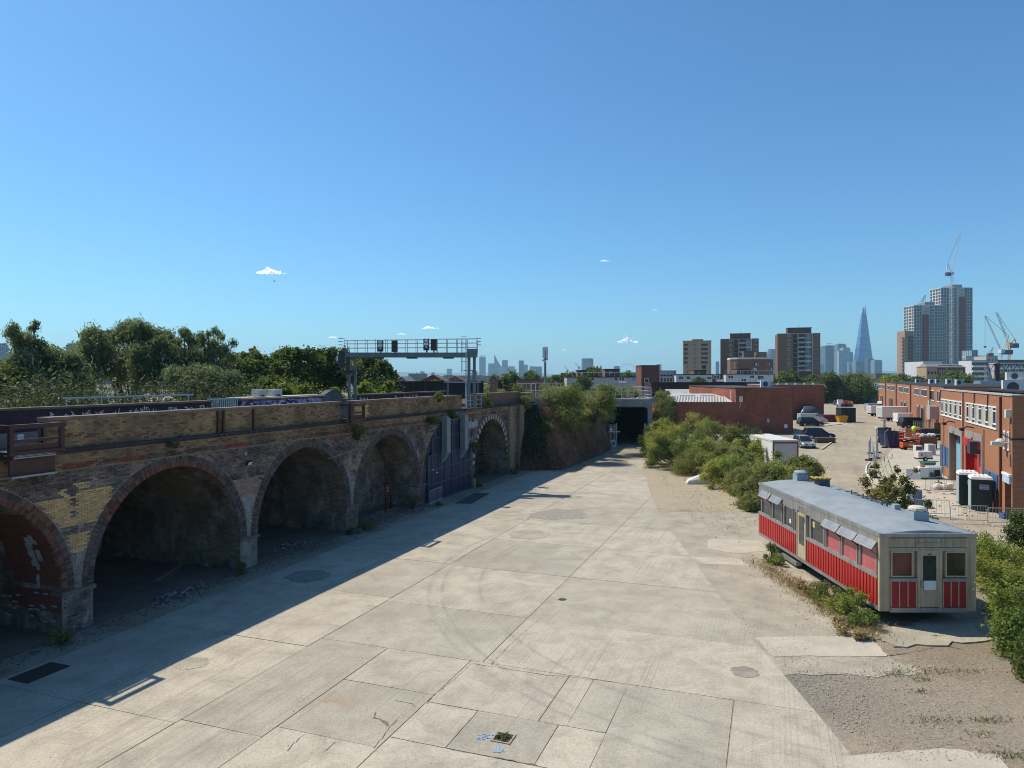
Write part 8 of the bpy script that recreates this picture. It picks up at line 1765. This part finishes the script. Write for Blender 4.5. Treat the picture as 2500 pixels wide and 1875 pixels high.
for i, (u, Y, v, w, lb) in enumerate(((690,56,925,70,'light green sapling tops left of the gantry legs, leftmost'),(737,57,930,60,'light green sapling just left of the gantry legs'),(815,62,938,60,'light green sapling right between the gantry legs'),(890,66,926,70,'light green sapling right of the gantry legs'),(945,70,922,60,'light green sapling, rightmost by the grey gabled house'))):
    tr(lb, u, Y, v, w, L_LIT, 20+i, 4500, .2, nb=9, base=.45, group='light saplings behind the parapet', lump=.5)
# undergrowth closing the belt at its foot
for lab, us, mt in (('dense grey-green undergrowth below the willows on the left', range(-60,560,17), L_UND), ('dense mixed undergrowth below the oaks around the gantry legs', range(560,960,24), L_MID)):
    pts = []
    for u in us: tt = (u-CU)/FP; Y = 27.85+.9387*(24.16+27.85*tt)/(.3446-.9387*tt)+random.Random(u).uniform(5,14); h_ = random.Random(u+1).uniform(5.0,7.4) if u < 560 else random.Random(u+1).uniform(4.2,6.8); pts.append((PX(u,Y),Y,h_,3.0,2.6,2.6))
    tag(mesh_obj('undergrowth', leaf_mesh('undergrowth', mt, pts, 40000, .3, 90, .3, .5 if mt is L_UND else .1, .32 if mt is L_UND else .5, .4)), lab, kind='stuff')
# distant trees
for i, (u, Y, v, w, mt, lb) in enumerate(((1212,200,909,60,L_MID,'round green tree below the sail-shaped tower'),(1245,195,902,70,L_DRK,'green tree between the dormer roof and the dark conifer'),(1295,190,897,62,L_DRK,'broad dark tree left of the phone mast'),(1352,210,912,45,L_DRK,'small dark tree right of the phone mast'),(1378,225,906,60,L_MID,'green tree below the two small cranes'),(1443,240,890,52,L_DRK,'tall round tree before the lone square tower'),(1400,230,905,36,L_DRK,'dark tree between the small cranes and the square tower'),(1532,245,904,52,L_DRK,'dark treetop below the great wheel'),(1160,160,921,40,L_MID,'small tree seen beside the right gantry legs'),
        (1060,140,922,60,L_MID,'tree before the reddish gabled house'),(1010,130,931,50,L_OLV,'yellowish bush beyond the parapet by the grey house'),(1908,236,902,52,L_DRK,'dark tree at the right end of the white flats'),(1935,250,900,54,L_MID,'lighter green tree below the right brown tower'),(1985,255,908,60,L_MID,'green tree below the dark stepped glass tower'),
        (2020,245,905,70,L_MID,'green tree left of the big tree at the end of the road'),(2090,248,904,96,L_DRK,'big dark tree at the end of the estate road'),(2060,258,912,60,L_MID,'smaller green tree behind the big road-end tree'),(2118,265,918,40,L_OLV,'yellow-green tree right of the big road-end tree'),(2170,285,913,70,L_LIT,'bright green tree above the far brick row'),(2205,300,911,60,L_MID,'mid green tree above the far brick row'),(2245,290,916,56,L_DRK,'dark olive tree left of the yellow warehouse'),(2330,250,901,96,L_DRK,'large dark rounded tree before the slate-roofed shed'),(2290,255,914,60,L_MID,'lower green tree left of the large rounded tree'),(2455,300,906,60,L_MID,'tree tops behind the train, left'),(2500,310,907,60,L_DRK,'tree tops behind the train at the right edge'))):
    tr(lb, u, Y, v, w, mt, 40+i, 3800 if w < 70 else 6500, max(.3, Y*.0023), nb=12, base=.12, group='trees in the distance')
pts = [(PX(u,Y),Y,3.0,9,6,6) for u,Y in [(u,random.Random(u*3).uniform(300,520)) for u in range(900,2600,28)]]
tag(mesh_obj('treeline', leaf_mesh('treeline', L_DRK, pts, 24000, 1.1, 91, .4, 0, .55, .4)), 'low band of far trees among the roofs', kind='stuff')
tr('green bush in front of the left white flats', 1705, 205, 918, 60, L_MID, 70, 5000, .42, nb=9, base=.15)
# bushes on the bank and around the bridge
def bu(label, u, Y, vtop, wpx, mat, seed, n, leaf=.13, z=0.0, **k):
    return bush(label, PX(u,Y), Y, PZ(vtop,Y)-z, wpx/FP*Y/2, mat, seed, n, leaf, z=z, **k)
bu('dark dense bush on the bank, left of the two at the top', 1378, 76, 916, 135, L_OLV, 101, 17000, .18, 3.4, nb=20, br=1.35)
bu('olive buddleia with dry flower heads on the bank by the bridge', 1450, 84, 910, 140, L_OLV, 102, 18000, .19, 3.7, nb=20, br=1.4)
bu('yellow-green bush low between the two bank bushes', 1418, 79, 975, 60, L_BUD, 103, 6000, .15, 3.4, nb=9)
bu('dark green bush on the bank end beside the concrete stub', 1322, 71.3, 990, 70, L_MID, 104, 6000, .15, 3.6, nb=9)
bu('dark bush spilling over the edge of the underbridge opening', 1487, 92, 955, 40, L_OLV, 105, 3500, .15, 4.0, nb=7)
bu('dry brown and green buddleia right of the underbridge deck', 1612, 100, 928, 78, L_OLV, 106, 10000, .17, 2.5, nb=13)
bu('dark green bush right of the dry buddleia near the corrugated wing', 1640, 108, 945, 56, L_MID, 107, 6000, .17, 1.5, nb=9)
bu('dry pale bush tops on the deck behind the bank bushes', 1275, 88, 930, 60, L_OLV, 108, 4000, .16, 5.5, nb=8)
bu('straw coloured bush by the dark girder bridge end', 1225, 86, 938, 50, L_OLV, 109, 3000, .16, 5.8, nb=7)
bu('olive bush on the underbridge deck behind the railing', 1535, 101, 932, 90, L_OLV, 110, 5000, .18, 6.1, nb=12)
bu('dry olive bush behind the two bank bushes by the phone mast', 1345, 92, 924, 90, L_OLV, 111, 5000, .18, 5.8, nb=12)
bu('green bush between the bank bushes and the long grey flats', 1495, 99, 926, 60, L_MID, 112, 4500, .18, 5.9, nb=10)
tr('green tree in front of the long grey low flats', 1425, 190, 914, 70, L_MID, 113, 3500, .45, nb=10, base=.2)
# long thicket between yard and estate
TH = [(1625,82,1022,110,L_BUD),(1690,78,1010,120,L_BUD),(1655,70,1052,130,L_MID),(1735,74,1018,120,L_OLV),(1750,67,1064,120,L_BUD),(1800,80,1012,80,L_MID),(1825,72,1030,90,L_MID),(1790,64,1075,120,L_OLV),(1850,68,1062,90,L_BUD),(1745,62,1090,110,L_OLV),(1850,58,1090,130,L_OLV),(1920,56,1092,120,L_OLV),(1965,57,1098,90,L_OLV),(1780,58,1108,120,L_BUD),(1890,52,1118,130,L_OLV),(1600,86,1040,70,L_MID),(1830,53,1128,100,L_OLV)]
WH_ = ['large yellow-green buddleia nearest the underbridge','tall yellow-green buddleia against the brick workshop','dark green bush low in front of the tall buddleia','dry olive bush left of the sycamore sapling','yellow-green bush at the middle of the thicket front','tall dark sycamore sapling sticking out of the thicket','bushy green sapling right of the tall sycamore','olive bush under the saplings','yellow-green bush beside the box truck','dry olive bush at the dirt edge by the white sack','olive bush hiding the foot of the box truck','olive bush right of the box truck','rightmost olive bush of the thicket by the estate road','small yellow-green bush at the thicket front by the dirt','low olive bush behind the diner roof vent','green bush beside the right gate leaf','low olive bush at the front end of the thicket']
for i, ((u,Y,v,w,mt), lb) in enumerate(zip(TH, WH_)):
    bu(lb, u, Y, v-(16 if u < 1790 else 4), w*(1.25 if u < 1790 else 1.1), mt, 120+i, 13000 if w > 100 else 9000, .19, nb=26, br=max(.55,w/FP*Y*.16), shell=.2, group='bushes of the thicket between yard and estate', aspect=.36)
for i, (u,Y,v,w,mt,lb) in enumerate(((1648,73,1045,150,L_BUD,'broad yellow-green bush filling the left of the thicket'),(1712,66,1072,150,L_OLV,'broad olive bush filling the thicket centre'),(1800,60,1098,140,L_BUD,'broad yellow-green bush above the white sack'),(1835,55,1112,150,L_OLV,'broad olive bush in front of the box truck'),(1905,52,1112,140,L_BUD,'broad yellow-green bush left of the diner roof vent'),(1962,50,1122,110,L_OLV,'broad olive bush above the diner roof fan'),(1852,48.5,1150,120,L_OLV,'low broad bush just beyond the far diner end'),(1610,88,1018,80,L_BUD,'tall yellow-green bush hard against the underbridge leg'))):
    bu(lb, u, Y, v-(12 if u < 1790 else 0), w*1.05, mt, 300+i, 14000, .18, nb=26, br=max(.6,w/FP*Y*.17), group='bushes of the thicket between yard and estate', aspect=.36, shell=.2)
# sapling behind the diner, right-hand thicket
trp('leafy sycamore sapling growing behind the diner roof', 2175, 42.5, 1125, [(2165,1142,11),(2152,1160,15),(2176,1165,15),(2203,1152,11),(2218,1143,8),(2136,1182,15),(2160,1190,20),(2190,1186,19),(2214,1176,13),(2145,1215,20),(2180,1218,22),(2210,1212,17),(2160,1243,22),(2198,1245,20),(2228,1238,13),(2120,1200,10),(2235,1218,9)], leaf_mat('leaf_sycamore', (.10,.115,.03), (.20,.195,.055), (.31,.26,.10), .45, 1.2), 150, 5200, .19, 'sapling', .1, .2, .6, .3)
bu('small green sapling leaning right of the sycamore behind the diner', 2262, 38, 1195, 70, L_MID, 151, 1800, .15, nb=8, br=.35, aspect=.6)
RT = [(2300,36,1265,110,L_BUD),(2380,33,1278,120,L_LIT),(2440,30,1290,110,L_BUD),(2455,26.5,1345,100,L_LIT),(2475,24,1380,120,L_BUD),(2490,31,1215,70,L_MID),(2478,23,1455,90,L_GRN),(2520,23,1420,120,L_MID),(2530,27,1340,140,L_BUD),(2240,40,1255,90,L_OLV),(2530,21,1500,90,L_MID)]
RL = ['low yellow-green bush behind the diner by the barriers','bright bush right behind the far corner of the diner','yellow-green bush right of the diner back corner','bright green bush beside the right side of the diner','yellow-green bush right of the diner at the picture edge','climbing green shoot against the brick unit corner','bright weed bush at the diner right front corner','darker bush at the right picture edge','tall bush beyond the right picture edge beside the diner','dry bush behind the diner under the sycamore','dark low bush in the shade of the diner at the right edge']
for i, ((u,Y,v,w,mt), lb) in enumerate(zip(RT, RL)):
    bu(lb, u, Y, v, w*1.25, mt, 160+i, 9000, .11, nb=24, br=.5, shell=.2, group='bushes to the right of the diner', aspect=.45)
# weeds along the diner, grass tufts, litter straw
rd = random.Random(31)
def weed(label, x, y, h, w, mat, seed, n=500, leaf=.07, group='weeds growing along the diner'):
    return bush(label, x, y, h, w, mat, seed, n, leaf, nb=6, cat='weed', name='weed', group=group, aspect=.4, shell=.2)
for i, (u,v,h,w,mt,lb) in enumerate(((1885,1365,1.1,.5,L_OLV,'tall dry weed by the far end of the diner'),(1900,1378,.7,.5,L_GRN,'green weed clump by the far door of the diner'),(1965,1440,.6,.6,L_STR,'straw-dry weed tuft at the middle of the diner'),(1990,1460,.8,.6,L_OLV,'grey-green weed along the diner middle'),(2030,1478,1.1,.7,L_OLV,'tall grey-green weed before the red panels'),(2060,1500,1.2,.7,L_BUD,'yellow-green weed before the near red panels'),(2085,1512,1.3,.6,L_BUD,'tallest yellow-green weed near the diner corner'),(2112,1530,.9,.6,L_GRN,'bright green weed at the diner near corner'),(2060,1540,.6,.6,L_STR,'dry brown weed tuft at the near dirt edge'),(2110,1560,.45,.5,L_STR,'low rusty dry tuft below the near corner of the diner'))):
    p = G(u,v); weed(lb, p.x, p.y, h*1.05, w*1.15, mt, 200+i, 2000 if mt is not L_STR else 1100, .1)
pts, nr = [], []
for k in range(5200):
    t = rd.random()**.7; a, b = Vector((11.9,35.0,0)), Vector((12.6,24.6,0)); p = a.lerp(b, t)+Vector((rd.gauss(0,.35),rd.gauss(0,.3),0)); pts.append((p.x,p.y,rd.uniform(.0,.16))); nr.append((rd.gauss(0,1),rd.gauss(0,1),.1))
tag(mesh_obj('dry_grass', scatter('dry_grass', L_STR, pts, nr, .2, .1, 7, -.8, .5)), 'strip of dry yellow grass along the dirt edge by the diner', kind='stuff')
pts, nr = [], []
for k in range(5000):
    u, v = rd.uniform(1600,1890), rd.uniform(1100,1330); 
    if u < 1560+ (v-1100)*.75 or rd.random() < (v-1090)/260: continue
    p = G(u,v); pts.append((p.x,p.y,rd.uniform(0,.1))); nr.append((rd.gauss(0,1),rd.gauss(0,1),.8))
tag(mesh_obj('straw_litter', scatter('straw_litter', L_STR, pts, nr, .22, .12, 8, .0, .5)), 'dry straw and litter strewn over the dirt beside the thicket', kind='stuff')
pts, nr = [], []
for cx, cy, n, s in [(G(u,v).x,G(u,v).y,n,s) for u,v,n,s in ((2185,1646,160,.25),(2255,1640,160,.3),(2250,1660,90,.18),(2245,1690,60,.12),(2290,1760,120,.25),(2420,1760,160,.2),(2480,1850,140,.2),(2392,1795,50,.1),(2220,1530,70,.12),(2285,1555,50,.1),(2360,1640,80,.2),(2430,1840,60,.2))]:
    for k in range(n): pts.append((cx+rd.gauss(0,s)*1.6,cy+rd.gauss(0,s)*.5,rd.uniform(0,.07))); nr.append((rd.gauss(0,1),rd.gauss(0,1),.2))
tag(mesh_obj('grass_tufts', scatter('grass_tufts', GRASS_M, pts, nr, .12, .13, 9, -.8, .5)), 'scattered small grass tufts in the dirt at the lower right', kind='stuff')
# weeds and leaf litter at the foot of the piers, plants rooted in the viaduct
for i, (s, y, h, w, mt, lb) in enumerate(((-.5,-.7,.8,.6,L_DRK,'dark weed at the foot of the first pier'),(18.6,-.6,.9,.8,L_DRK,'dark weed at the foot of the third pier'),(8.3,-.5,.7,.4,L_DRK,'dark weed against the second pier'),(17.3,-.6,.6,.5,L_DRK,'small dark weed left of the third pier'),(25.4,-.2,1.2,.7,L_DRK,'dark bush beside the red fire point board'),(27.3,-1.2,.4,.4,L_DRK,'small weed by the lone crowd barrier'),(36.2,-.6,.6,.5,L_MID,'small weed beside the yellow and black post'),(44.4,-.6,.8,.5,L_MID,'small weed at the foot of the sixth arch'))):
    p = W(s,y); weed(lb, p.x, p.y, h, w, mt, 230+i, 700, .09, 'weeds along the foot of the viaduct')
pts, nr = [], []
for k in range(2600): p = AB(rd.uniform(0,45), -22.9+abs(rd.gauss(0,.45))); pts.append((p[0],p[1],rd.uniform(-.02,.06))); nr.append((rd.gauss(0,1),rd.gauss(0,1),1.2))
tag(mesh_obj('leaf_litter', scatter('leaf_litter', leaf_mat('leaf_litter_m', (.05,.04,.03), (.11,.1,.08), (.2,.19,.17), .1, 1.), pts, nr, .1, .5, 12, 0, .5)), 'dead leaves and rubble bits along the foot of the arches', kind='stuff')
def wallplant(label, s, z, h, w, mat, seed, n=1200, leaf=.12):
    p = W(s,-.35,z); t = bush(label, p.x, p.y, h, w, mat, seed, n, leaf, nb=7, z=z, cat='plant', name='wall_plant', aspect=.45, group='plants rooted in the viaduct brickwork'); return t
wallplant('bushy plant sprouting from the wall below the small refuge frame', 18.2, 5.4, 1.7, .85, L_OLV, 250, 2600)
wallplant('yellow plant on the parapet above the blue infill', 29.2, 7.3, .8, .4, L_LIT, 251, 700)
wallplant('dark plant hanging left of the blue infill ducts', 28.0, 5.7, .8, .6, L_DRK, 252, 1000)
wallplant('dark plant hanging between the two ducts', 31.4, 5.9, .9, .6, L_DRK, 253, 1000)
wallplant('small leafy plant at the left steel refuge', -1.2, 5.6, .4, .25, L_OLV, 254, 260)
wallplant('trailing plant on the end pier of the viaduct', 48.6, 6.0, 1.6, .7, L_OLV, 255, 1500)
wallplant('dark weed growing from the crown of the second arch wall', 4.6, 6.2, .35, .3, L_DRK, 256, 300)
wallplant('small plant on the springing right of the blue infill', 35.6, 3.0, .9, .5, L_DRK, 257, 800)
wallplant('green plant behind the parapet beside the gantry legs', 38.5, 6.6, 1.4, .5, L_LIT, 258, 900)
t = thing('white_sack', 'white rubble sack dumped on the dirt before the thicket', 'sack', tuple(G(1702,1180))); m = MB(); m.loft([[(-1.0,-.5,0),(.95,-.55,0),(1.0,.4,0),(-.9,.5,0)],[(-.85,-.45,.3),(.9,-.5,.5),(.9,.35,.55),(-.7,.4,.35)],[(-.3,-.2,.5),(.75,-.3,.95),(.8,.1,1.0),(-.2,.2,.55)]]); m.build('cloth', M('dirty_white_cloth', (.55,.54,.52), .85, .2, 3, bump=.5), t, smooth=True, bevel=.05)
# ================================================================== SKY THINGS: clouds, bird, haze
def cloud_mat():
    t = NT('cloud_vapour'); t.t.nodes.remove(t.b)
    tl = t.n('ShaderNodeBsdfTranslucent'); tl.inputs[0].default_value = (.93,.96,1.0,1); tr_ = t.n('ShaderNodeBsdfTransparent')
    mx = t.n('ShaderNodeMixShader'); mx.inputs[0].default_value = .55
    t.t.links.new(tl.outputs[0], mx.inputs[1]); t.t.links.new(tr_.outputs[0], mx.inputs[2]); t.t.links.new(mx.outputs[0], t.t.nodes['Material Output'].inputs[0]); return t.m
CLM = cloud_mat()
def cloud(label, u, v, wpx, hpx, Y, seed, n=9):
    t = thing('cloud', label, 'cloud', (PX(u,Y),Y,PZ(v,Y)), 0, 'small white clouds'); rr = random.Random(seed); k_ = Y/FP; pts = []
    for k in range(n*34):
        q = min(1, max(0, rr.gauss(.45,.22))); h = hpx*(.15+.85*math.exp(-((q-.38)/.26)**2))
        pts.append(((q-.5)*wpx*k_+rr.gauss(0,1.2)*k_, rr.uniform(-.4,.4)*wpx*k_*.5, (abs(rr.gauss(0,.38))*h-.12*hpx)*k_))
    mesh_obj('vapour', scatter('vapour', CLM, pts, [tuple(SUN_DIR)]*len(pts), hpx*k_*.5, .7, seed, 0.0, .4), t)['kind'] = 'stuff'
    return t
cloud('largest wispy white cloud, high above the willow', 662, 665, 66, 14, 7000, 1); cloud('white cloud above the great wheel', 1533, 834, 48, 13, 9000, 2); cloud('small white cloud above the signal gantry', 1051, 801, 38, 7, 9000, 3)
cloud('faint small cloud left of the one over the gantry', 982, 816, 26, 4, 9000, 4, 6); cloud('faint cloud over the left gantry end', 813, 824, 20, 5, 9000, 5, 6); cloud('tiny faint wisp high over the underbridge', 1477, 637, 24, 4, 7000, 6, 5); cloud('tiny faint wisp right of the phone mast', 1379, 855, 12, 3, 9000, 7, 5); cloud('tiny faint wisp above the great wheel cloud', 1600, 757, 14, 3, 9000, 8, 5)
BRD = M('bird_dark', (.04,.04,.045), .8); p = (PX(670,180),180,PZ(687,180))
b = thing('bird', 'tiny dark bird flying under the largest cloud', 'bird', p); m = MB(); m.loft([[(-.3,0,0),(-.3,.01,0),(-.3,0,.01)],[(-.1,-.06,-.05),(-.1,.06,-.05),(-.1,0,.07)],[(.12,-.06,-.04),(.12,.06,-.04),(.12,0,.08)],[(.3,-.01,.03),(.3,.01,.03),(.3,0,.05)]]); m.build('body', BRD, b)
for sg in (-1,1): m = MB(); m.add([(.08,sg*.05,.04),(-.1,sg*.05,.04),(-.16,sg*.45,.2),(0,sg*.42,.22),(-.22,sg*.85,.1)],[(0,1,2,3),(3,2,4)]); m.build('wing', BRD, b, fix=False)
# haze: one even box of pale air round the camera and the whole place
hz = MB(); hz.box(-9500,-60,-1.4,9500,11000,345.0)
hm = bpy.data.materials.new('haze_air'); hm.use_nodes = True; ht = hm.node_tree; ht.nodes.remove(ht.nodes['Principled BSDF'])
pv = ht.nodes.new('ShaderNodeVolumePrincipled'); pv.inputs['Color'].default_value = (.48,.78,1.0,1); pv.inputs['Density'].default_value = 0.000095; pv.inputs['Anisotropy'].default_value = 0.1
ht.links.new(pv.outputs[0], ht.nodes['Material Output'].inputs['Volume'])
o = hz.build('haze', hm); tag(o, kind='stuff')
